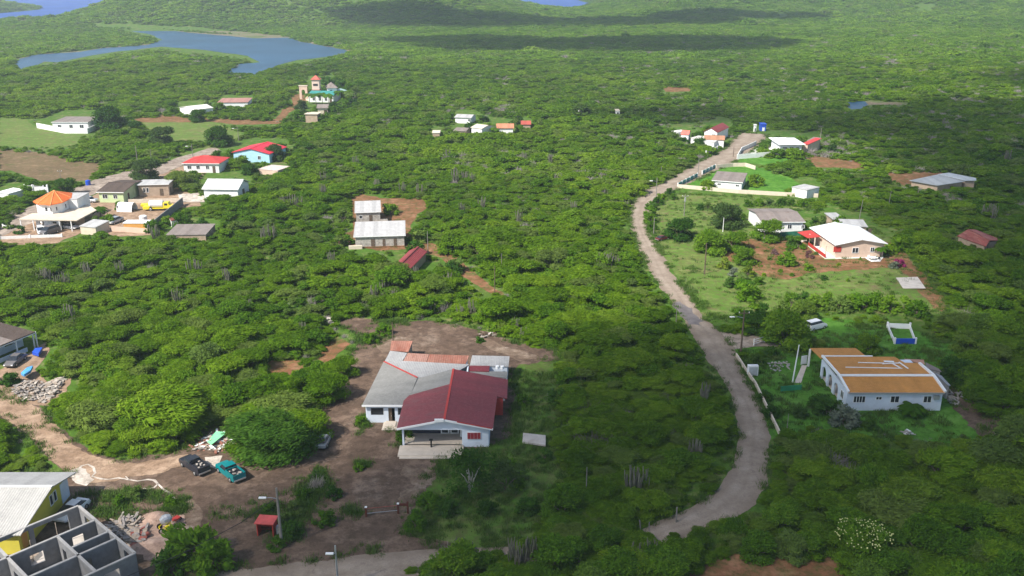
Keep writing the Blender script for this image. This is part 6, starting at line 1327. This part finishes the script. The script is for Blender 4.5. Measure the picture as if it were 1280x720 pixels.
BIGC = crown_mesh('crown', 300, 3.6, 2.3, 16000, .42, .09, LEAFT, 15, .6, 1.0, .9, low=-.6, skirt=8)
p = P(350, 572); tree('round_thorn_tree', 'big dense rounded thorn tree with drooping feathery branches at the edge of the brown yard', p.x - .3, p.y + .6, 0, 1.42, BIGC, NEART[0], sq=(1.2, .95, .98))
for px, py, s, lb in ((318, 560, 1.0, 'feathery thorn tree tucked behind the left side of the big rounded one'), (385, 545, .95, 'dark feathery thorn tree behind the right side of the big rounded one'), (408, 500, 1.0, 'thorn tree leaning over the left edge of the brown yard'), (425, 470, .8, 'thorn tree at the upper left edge of the brown yard')):
    spot_tree(px, py, s, lb, 'a', name='thorn_tree')
OPENC = crown_mesh('crown', 310, 3.3, 2.9, 2300, .42, .2, LEAFD, 10, .6, .3, .7, core=.3, low=-.5)
p = P(588, 614); tree('open_crown_tree', 'small open dull green tree with pale forked trunk in front of the porch', p.x, p.y, 0, 1.05, OPENC, trunk_mesh('trunk', 5, 2.6, 3.0, plain('pale_bark', (.42, .38, .33), .9), 5, .13), sq=(.95, .9, 1.05))
p = P(632, 612); tree('open_crown_tree', 'second open crowned tree with a grey tint right of the pale forked one', p.x, p.y, 0, .75, OPENC, NEART[1])
for px, py, s, k, lb in ((848, 298, 1.15, 'b', 'dark spreading tree on the left side of the roadside garden lawn'), (908, 284, 1.35, 'b', 'wide dark green tree at the back of the roadside garden'), (888, 316, 1.2, 'b', 'bright green round tree in the middle of the roadside garden'), (917, 312, 1.0, 'b', 'loose leafy tree just right of the bright green round one'), (958, 300, 1.15, 'b', 'dense round tree in front of the grey-roofed white house'), (930, 330, .85, 'b', 'small open tree over the red garden soil'),
                      (982, 430, 1.35, 'b', 'large spreading tree above the side lane left of the orange patio roof'), (948, 415, 1.0, 'a', 'low dark tree left of the large spreading one on the side lane'), (1005, 398, .8, 'b', 'tree behind the parked white car'), (1195, 480, .95, 'b', 'dark tree at the back right corner of the orange-roofed house'), (1213, 487, .85, 'b', 'round dark tree furthest right behind the orange-roofed house'),
                      (1085, 440, .7, 'b', 'small bushy tree behind the middle of the orange roof'), (140, 162, 2.1, 'b', 'big dark tree beside the brown-roofed villa at the upper left'), (168, 165, 1.0, 'b', 'small dark tree right of the big one at the upper left'), (80, 243, 1.1, 'b', 'dark tree directly behind the orange tiled hip roof'), (182, 225, 1.5, 'b', 'tall dark tree at the village road above the flat-roofed house'), (225, 236, 1.35, 'a', 'umbrella shaped thorn tree in the pale court of the village'),
                      (202, 180, 1.5, 'b', 'dark tree on the village road left of the red hip roof'), (275, 182, 1.6, 'b', 'tall dark tree between the red hip roof and the crimson roof'), (247, 152, 1.2, 'b', 'dark round tree standing in the green meadow'), (345, 200, 1.2, 'b', 'dark tree at the right end of the sky blue house')):
    spot_tree(px, py, s, lb, k, mat=LEAFD if 'dark' in lb else None, name='garden_tree')
for px, py, s, lb, mt in ((1012, 322, 1.0, 'purple red bush in the red garden soil', LEAFR), (968, 318, .75, 'purple leaved bush left of the flowering shrub', LEAFR), (983, 331, 1.9, 'big pale flowering shrub in the red garden soil', LEAFB), (986, 313, .8, 'round green bush above the flowering shrub', LEAFB), (1011, 338, 1.0, 'clipped green bush alone on the garden soil', LEAFB), (1030, 350, .7, 'little bush with a reddish foot on the lawn edge', LEAFD), (1117, 335, .95, 'grey green ball bush at the right end of the garden', LEAFG), (1125, 333, 1.1, 'magenta bougainvillea bush at the right end of the garden', LEAFP), (1010, 297, .8, 'magenta bush on the green netting fence', LEAFP),
                          (935, 345, 1.4, 'bright green low bush in the shrub bed of the roadside garden', LEAFY), (905, 335, 1.5, 'yellow green bush at the top left of the shrub bed', LEAFY), (918, 345, 1.2, 'mixed bush with white blossoms in the shrub bed', LEAFG), (913, 358, 1.3, 'dark low bush at the left foot of the shrub bed', LEAFD), (935, 374, 2.2, 'large rounded olive green shrub at the near end of the shrub bed', LEAFB), (925, 360, 1.3, 'bushy green shrub in the middle of the shrub bed', LEAFB), (948, 355, 1.0, 'small green bush right of the shrub bed', LEAFB), (950, 333, .6, 'small yellowish shrub on the red soil', LEAFY),
                          (1052, 530, 1.9, 'silver grey bush at the near left corner of the orange-roofed house', LEAFG), (1035, 520, 1.9, 'dark green bush against the arcade wall', LEAFD), (1018, 508, 1.0, 'low garden bush left of the arcade', LEAFD), (1000, 520, 1.0, 'lone low bush on the shaded lawn', LEAFD), (955, 500, 1.0, 'bush along the road wall near its gap', LEAFD), (962, 520, 1.1, 'bush along the near end of the road wall', LEAFD), (945, 455, 1.3, 'bush behind the upper road wall', LEAFB), (965, 445, 1.2, 'bush between the side lane and the road wall', LEAFD), (1085, 536, 1.0, 'low plant on the front lawn of the orange-roofed house', LEAFD),
                          (380, 622, .9, 'low bush in the weed strip of the brown yard, topmost', LEAFB), (394, 600, .7, 'low bush in the weed strip beneath the big rounded tree', LEAFD), (370, 640, .9, 'low bush in the weed strip beside the street lamp pole', LEAFB), (418, 622, .9, 'dark bush right of the weed strip', LEAFD), (365, 668, 1.2, 'dark bush right of the grey utility pole', LEAFD), (354, 655, .9, 'bush behind the red shelter pole', LEAFB), (405, 655, 1.1, 'scruffy bush in the middle of the brown yard', LEAFB), (346, 686, .9, 'small bush at the foot of the grey utility pole', LEAFB), (335, 640, .7, 'tiny bush left of the utility pole', LEAFB),
                          (240, 700, 2.6, 'large dark bush at the bottom edge right of the block shell', LEAFB), (262, 712, 2.2, 'second large bush at the bottom edge right of the block shell', LEAFB), (215, 714, 1.8, 'third bush at the bottom edge close to the block shell', LEAFD), (170, 622, .9, 'low bush on the grass island behind the parked sedan', LEAFB), (150, 630, .8, 'smallest bush on the grass island behind the parked sedan', LEAFB), (215, 632, .8, 'low bush behind the sand heap', LEAFB), (14, 480, 1.3, 'bush at the left edge by the masonry heap', LEAFD), (448, 588, .6, 'small weed clump alone in the brown yard', LEAFB),
                          (505, 548, 1.1, 'bright weed bush between entrance step and terrace', LEAFB), (452, 530, .8, 'weed bush at the left corner of the grey wing', LEAFB), (700, 505, 1.6, 'dark low bush in the weeds right of the red-roofed house', LEAFD), (655, 505, 1.0, 'bush close to the right wall of the red-roofed house', LEAFB), (680, 575, 1.0, 'bush below the cracked slab', LEAFD), (640, 590, 1.2, 'bush right of the forked tree', LEAFB), (560, 640, 1.3, 'bush in the weeds below the forked tree', LEAFD), (536, 632, 1.2, 'bush at the weed edge right of the barrier', LEAFB), (520, 660, 1.4, 'wide low bush at the yard entrance', LEAFB), (610, 640, 1.1, 'bush in the middle of the weeds', LEAFD), (660, 640, 1.3, 'bush at the lower right of the weeds', LEAFD), (645, 610, .9, 'small bush above the red patch', LEAFB),
                          (600, 428, .7, 'small bush on the pale sand at the far edge of the yard', LEAFD), (480, 418, 1.3, 'bush at the far left corner of the brown yard', LEAFB), (465, 428, 1.2, 'bush beside the far left corner of the yard', LEAFB), (135, 280, 1.6, 'bushy garden plants between the flat terrace and the truck yard', LEAFB), (120, 282, 1.5, 'garden bush right of the flat terrace roof', LEAFB), (150, 262, 1.4, 'garden bush above the silver car', LEAFB), (25, 292, 1.2, 'bush in the front garden of the flat terrace house', LEAFD), (12, 285, 1.4, 'bush left of the white front wall', LEAFB), (168, 240, 1.3, 'round bush between the green and the brown houses', LEAFB),
                          (700, 690, 0, '', None)):
    if s: shrub(px, py, s, lb, mat=mt)
for lst, lb in ((HEDGE, 'dark bush in the hedge along the road side of the garden lawn'), (BACKH, 'dark bush in the row between the garden and the lawn wall'), (FRONTH, 'dark bush in the belt below the garden lawn')):
    for px, py, s in lst: shrub(px, py, s, lb, mat=rg.choice([LEAFD, LEAFB, LEAFB]), group=lb.replace('bush', 'bushes'))
for px, py, s in ((1075, 325, .4), (1048, 332, .45), (990, 345, .5), (1000, 350, .45), (962, 325, .5), (975, 340, .5), (1060, 352, .45), (1020, 318, .45), (985, 300, .6), (955, 345, .5)): shrub(px, py, s, 'small planted bush dotted on the red garden soil', group='small planted bushes on the garden soil')
nfoot = len(FOOT)
for c, r in FOOT[4:nfoot]:
    if c.y < 150: continue
    for k in range(rg.randint(3, 6)):
        a = rg.uniform(-.15 * PI, 1.15 * PI); q = Vector((c.x + math.cos(a) * r * rg.uniform(1.05, 1.6), c.y + math.sin(a) * r * rg.uniform(1.05, 1.7), 0)); pq = proj([q])
        if any((q.x - c2.x) ** 2 + (q.y - c2.y) ** 2 < (r2 * .95) ** 2 for c2, r2 in FOOT): continue
        if inpoly(pq, RL + RR)[0] or inpoly(pq, CLEAR[2])[0] or inpoly(pq, CLEAR[3])[0] or any(inpoly(np.array([[pq[0][0], pq[0][1] - 8]]), pl)[0] for pl in CLEAR[-40:] if len(pl) < 12): continue
        s = rg.uniform(1.1, 2.3) * (1 + max(0, c.y - 250) / 500); t = shrub(pq[0][0], pq[0][1], s, 'green garden bush standing close around the houses of the plain', mat=rg.choice([LEAFB, LEAFD, LEAFB, LEAF]), group='garden bushes around the houses')
for px, py, s in ((404, 113, 3.2), (414, 110, 3.5), (426, 112, 3.4), (438, 115, 3.2), (446, 120, 3), (410, 106, 3.2), (421, 107, 3.3), (384, 118, 2.4), (376, 136, 2.6), (418, 137, 2.4), (430, 134, 2.6), (441, 132, 2.4), (395, 141, 2.2), (412, 143, 2.4)): shrub(px, py, s, 'dense green bush growing around the walls of the tower compound', mat=rg.choice([LEAFB, LEAFD]), group='bushes around the tower compound')
def palm(px, py, h, label, n=11, l=1.6, name='palm_tree', lf=LEAFB):
    p = P(px, py); t = thing(name, label, 'palm', p); MB().tube([(0, 0, -.1), (.1, 0, h * .5), (0, 0, h)], [.16, .12, .1], 7).build('trunk', BARK, t); m = MB()
    for k in range(n):
        a = 2 * PI * k / n + rg.uniform(-.2, .2); e = rg.uniform(.2, .9); pts = []
        for j in range(6):
            f = j / 5; pts.append(Vector((math.cos(a) * l * f, math.sin(a) * l * f, h + e * l * f - 1.3 * l * f * f * .7)))
        sd = Vector((-math.sin(a), math.cos(a), 0))
        for j in range(5):
            w0 = .28 * l * math.sin(PI * (j + .3) / 5.6); w1 = .28 * l * math.sin(PI * (j + 1.3) / 5.9) * (j < 4)
            for s in (-1, 1):
                b = len(m.v); m.v += [tuple(pts[j]), tuple(pts[j + 1]), tuple(pts[j + 1] + sd * s * w1 - Vector((0, 0, w1 * .5))), tuple(pts[j] + sd * s * w0 - Vector((0, 0, w0 * .5)))]; m.f.append((b, b + 1, b + 2, b + 3))
    m.build('fronds', lf, t); return t
palm(1138, 520, 1.5, 'bushy banana plant against the front wall of the orange-roofed house', 16, 2.0, 'banana_plant')
palm(1146, 519, 1.1, 'smaller banana plant right of the bushy one', 12, 1.5, 'banana_plant')
palm(1100, 322, 2.3, 'small palm at the right corner of the peach house', 11, 1.7)
palm(930, 362, 1.8, 'small palm in the middle of the shrub bed', 12, 2.0); palm(941, 372, 1.4, 'yellowish palm behind the large rounded shrub', 12, 1.9, lf=LEAFY); palm(926, 352, 1.6, 'feathery palm at the back of the shrub bed', 11, 1.7)
palm(126, 272, 2.5, 'palm right of the flat terrace roof', 12, 2.2)
for k, (px, py) in enumerate(((388, 124), (398, 125), (407, 124), (413, 126), (404, 121), (420, 124), (432, 127))): palm(px, py, 4.5, 'tall palm in the palm court below the tower, number ' + str(k), 10, 2.6) if False else None
PL = ('leftmost palm in the court of the tower compound', 'palm second from the left in the tower compound', 'middle palm before the teal court roof', 'palm before the pavilion in the tower compound', 'palm just right of the court building', 'rightmost palm by the curved wall of the tower compound')
for (px, py), lb in zip(((387, 130), (395, 131), (403, 130), (411, 131), (424, 127), (437, 129)), PL): palm(px, py, 4.6, lb, 12, 2.9, lf=LEAFB)
# flowering tree, dead bushes, cacti
p = P(1075, 700); t = tree('flowering_tree', 'tree sprinkled with pale yellow blossom at the bottom edge right of centre', p.x, p.y, 0, 1.0, NEARB[0], NEART[2])
m = MB(); g2 = random.Random(2)
for k in range(170): a = g2.uniform(0, 2 * PI); r = 3.0 * math.sqrt(g2.random()); z = 3.1 + 1.0 * (1 - (r / 3.2) ** 2) + g2.uniform(-.3, .25); x, y = r * math.cos(a), r * math.sin(a); m.box(x, x + .1, y, y + .1, z, z + .08)
m.build('blossom', FLOWER, t)
DEADP = brush_mesh('dead_branches', 50, 4.5, 2.0, 170, .045, PTWIG, 1.1); DEADG = brush_mesh('dead_branches', 51, 2.6, 2.6, 130, .04, GTWIG, .7)
for px, py, s, me, lb in ((752, 560, 1.0, DEADP, 'purple grey dead brush patch below the middle of the shaded thicket'), (740, 520, .8, DEADP, 'purple grey dead brush right of the weed lawn'), (730, 470, .7, DEADP, 'sparse dead brush at the top of the shaded thicket'), (775, 575, .7, DEADP, 'dead brush patch furthest down the shaded thicket'), (1040, 585, 1.0, DEADG, 'bare grey bush in the woods below the orange-roofed house'), (560, 700, .6, DEADG, 'bare grey stems at the bottom edge by the lane'), (395, 610, .5, DEADG, 'thin dead bush under the big rounded tree'), (1060, 600, .8, DEADG, 'second bare grey bush in the woods below the orange-roofed house'), (690, 500, .5, DEADG, 'bare twigs in the weeds right of the red-roofed house')):
    p = P(px, py); o = bpy.data.objects.new('dead_bush', me); C.objects.link(o); o.location = p; o.scale = (s, s, s); tag(o, lb, 'dead bush')
CL = [(795, 620, 1.3), (789, 616, 1.2), (802, 618, 1.0), (872, 575, .9), (866, 572, .8), (645, 415, .9), (655, 425, .8), (605, 400, .9), (575, 398, .9), (540, 392, .8), (590, 395, 1), (470, 240, 1.2), (503, 242, 1.2), (524, 244, 1.2), (403, 232, 1.3), (405, 248, 1.2), (365, 262, 1.5), (355, 262, 1.3), (375, 263, 1.3), (570, 230, 1.3), (580, 228, 1.3), (590, 230, 1.2), (655, 203, 1.2), (688, 207, 1.1), (716, 265, 1.1), (700, 335, 1), (752, 335, 1.1), (760, 336, 1.1), (770, 333, 1), (648, 282, 1.2), (223, 380, 1), (92, 413, 1.3), (88, 420, 1.1), (82, 362, 1.2), (55, 360, 1.2), (62, 358, 1.1), (70, 362, 1.2), (240, 344, 1.2), (248, 343, 1.1), (285, 355, 1), (310, 390, .9), (493, 380, 1), (468, 375, .9), (480, 368, 1), (726, 352, 1), (1240, 275, 1.4), (1232, 272, 1.2), (1258, 205, 1.3), (1050, 178, 1.2), (577, 268, 1.1), (602, 262, 1.2), (575, 702, .8), (590, 706, .9), (640, 702, .9), (655, 704, .9), (665, 700, .8), (642, 712, .9), (812, 700, .8), (795, 703, .7), (880, 505, .9), (874, 525, .9), (862, 470, .8), (30, 380, 1), (110, 350, 1.1), (150, 345, 1.1), (195, 300, 1.2), (340, 300, 1.2), (330, 305, 1.1), (415, 330, 1), (520, 350, 1), (560, 360, 1), (380, 420, .8), (1180, 160, 1.3), (900, 130, 1.2), (560, 200, 1.2), (445, 210, 1.2), (620, 170, 1.3)]
def czone(px, py):
    if py > 660: return 'columnar cactus clump in the bushes along the bottom edge'
    if px > 780 and py > 440: return 'columnar cactus clump in the shaded thicket left of the gravel road'
    if px > 860: return 'columnar cactus clump among the trees on the right side'
    if px > 630: return 'columnar cactus clump in the open scrub left of the upper gravel road'
    if py > 360 and px > 450: return 'columnar cactus clump in the thicket edge behind the red-roofed house'
    if px < 330 and py > 290: return 'grey columnar cactus clump in the sunlit thicket on the left'
    if py > 290: return 'grey columnar cactus clump in the scrub around the maroon-roofed hut'
    return 'grey columnar cactus clump in the scrub behind the board houses'
for k, (px, py, s) in enumerate(CL):
    p = P(px, py); o = bpy.data.objects.new('columnar_cactus', CACM[k % 4]); s *= .8; C.objects.link(o); o.location = p; o.rotation_euler = (0, 0, rg.uniform(0, 6)); o.scale = (s, s, s * rg.uniform(.95, 1.15)); lb = czone(px, py); tag(o, lb, 'cactus', lb.replace('clump', 'clumps'))
# ------------------------------------------------------------------ light, clouds, air
EL = R(46); AZ = math.atan2(-.62, -.78)              # sun behind the camera to the left
sd = Vector((math.cos(AZ) * math.cos(EL), math.sin(AZ) * math.cos(EL), math.sin(EL)))
sl = bpy.data.lights.new('sun', 'SUN'); so = bpy.data.objects.new('sun', sl); C.objects.link(so); sl.energy = 5; sl.angle = R(.6); sl.color = (1, .95, .87)
so.rotation_euler = sd.to_track_quat('Z', 'Y').to_euler(); so.location = (0, 0, 900)
w = bpy.data.worlds.new('World'); bpy.context.scene.world = w; w.use_nodes = True; nt = w.node_tree
sk = nt.nodes.new('ShaderNodeTexSky'); sk.sky_type = 'NISHITA'; sk.sun_disc = False; sk.sun_elevation = EL; sk.sun_rotation = math.atan2(sd.x, sd.y); sk.altitude = 50
bg = nt.nodes['Background']; bg.inputs['Strength'].default_value = .095; nt.links.new(sk.outputs[0], bg.inputs['Color'])
CLM = bpy.data.materials.new('cloud_vapour'); CLM.use_nodes = True; nt = CLM.node_tree; nt.nodes.remove(nt.nodes['Principled BSDF'])
vs = nt.nodes.new('ShaderNodeVolumePrincipled'); vs.inputs['Color'].default_value = (.97, .97, .97, 1); vs.inputs['Density'].default_value = .048; vs.inputs['Anisotropy'].default_value = .5
nt.links.new(vs.outputs[0], nt.nodes['Material Output'].inputs['Volume'])
CALT = 420.0
def cloud(label, ells, T=38, cell=6.0, soft=.5, seed=0):
    off = Vector((sd.x, sd.y, 0)) / sd.z * CALT
    x0 = min(e[0] - e[2] for e in ells) * 1.0 - 10; x1 = max(e[0] + e[2] for e in ells) + 10; y0 = min(e[1] - e[3] for e in ells) - 10; y1 = max(e[1] + e[3] for e in ells) + 10
    cell = max(cell, (x1 - x0) / 90, (y1 - y0) / 90); xs = np.arange(x0, x1, cell); ys = np.arange(y0, y1, cell); X, Y = np.meshgrid(xs, ys); F = np.full(X.shape, -9.)
    for cx, cy, rx, ry in ells: F = np.maximum(F, 1 - np.sqrt(((X - cx) / rx) ** 2 + ((Y - cy) / ry) ** 2))
    sc = min(e[2] for e in ells); nz = np.array([noise.fractal(Vector((a / (sc * .7), b / (sc * .7), seed)), 1, 2, 4) for a, b in zip(X.ravel(), Y.ravel())]).reshape(X.shape)
    F = F + .12 * nz; F[0, :] = F[-1, :] = F[:, 0] = F[:, -1] = -1; h = np.clip(F / soft, 0, 1); h = T * (h * h * (3 - 2 * h)) * (1 + .25 * nz); h[h < .3] = 0
    ny, nx = X.shape; vid = {}; V = []; F_ = []
    def vtx(j, i, s):
        if h[j, i] <= 0: s = 0
        k = (j, i, s)
        if k not in vid: vid[k] = len(V); V.append((X[j, i] - x0, Y[j, i] - y0, s * h[j, i] * (.65 if s > 0 else .35)))
        return vid[k]
    for j in range(ny - 1):
        for i in range(nx - 1):
            if h[j, i] + h[j + 1, i] + h[j, i + 1] + h[j + 1, i + 1] > 0:
                for tri in (((j, i), (j, i + 1), (j + 1, i + 1)), ((j, i), (j + 1, i + 1), (j + 1, i))):
                    if sum(h[a] for a in tri) > 0:
                        F_.append([vtx(*a, 1) for a in tri]); F_.append([vtx(*a, -1) for a in tri][::-1])
    me = bpy.data.meshes.new('cloud'); me.from_pydata(V, [], F_); me.materials.append(CLM); o = bpy.data.objects.new('cloud', me); C.objects.link(o); o.location = (x0 + off.x, y0 + off.y, CALT); o['kind'] = 'structure'; o['label'] = label
cloud('drifting cloud over the near plain', [(40, 112, 58, 52), (80, 105, 80, 62), (150, 170, 85, 125), (190, 270, 85, 110), (110, 95, 95, 65), (10, 98, 40, 40), (-22, 84, 26, 22)], 40, 4, .7, 1)
cloud('cloud over the middle plain', [(150, 370, 70, 45), (210, 400, 90, 60), (70, 395, 45, 25)], 22, 6, .6, 3)
cloud('cloud over the right plain', [(335, 520, 80, 80), (420, 600, 90, 90)], 26, 8, .6, 4)
cloud('cloud over the far plain', [(20, 775, 100, 68), (130, 790, 120, 85), (-50, 830, 70, 45)], 60, 6, .3, 5)
cloud('long cloud over the hills', [(-70, 1050, 140, 60), (110, 1080, 160, 65), (280, 1150, 120, 50)], 60, 8, .3, 6)
cloud('far cloud over the plateau', [(250, 1500, 180, 60), (400, 1560, 120, 60)], 36, 14, .5, 7)
hz = MB().box(-7000, 7000, -700, 9800, -12, 150).build('haze', CLM); hz['kind'] = 'stuff'; hz['label'] = 'thin sea haze over the plain'
hm = bpy.data.materials.new('haze_air'); hm.use_nodes = True; nt = hm.node_tree; nt.nodes.remove(nt.nodes['Principled BSDF']); vs = nt.nodes.new('ShaderNodeVolumePrincipled')
vs.inputs['Color'].default_value = (.78, .88, 1, 1); vs.inputs['Density'].default_value = .0002; vs.inputs['Anisotropy'].default_value = .2; nt.links.new(vs.outputs[0], nt.nodes['Material Output'].inputs['Volume']); hz.data.materials[0] = hm
sc = bpy.context.scene; sc.render.engine = 'CYCLES'; sc.view_settings.view_transform = 'Standard'; sc.view_settings.look = 'None'; sc.view_settings.exposure = .72; sc.view_settings.gamma = 1
sc.cycles.max_bounces = 5; sc.cycles.diffuse_bounces = 2; sc.cycles.glossy_bounces = 2; sc.cycles.transmission_bounces = 2; sc.cycles.volume_bounces = 2; sc.cycles.transparent_max_bounces = 6
sc.cycles.use_denoising = True; sc.cycles.use_adaptive_sampling = True; sc.cycles.adaptive_threshold = .008; sc.cycles.sample_clamp_indirect = 6
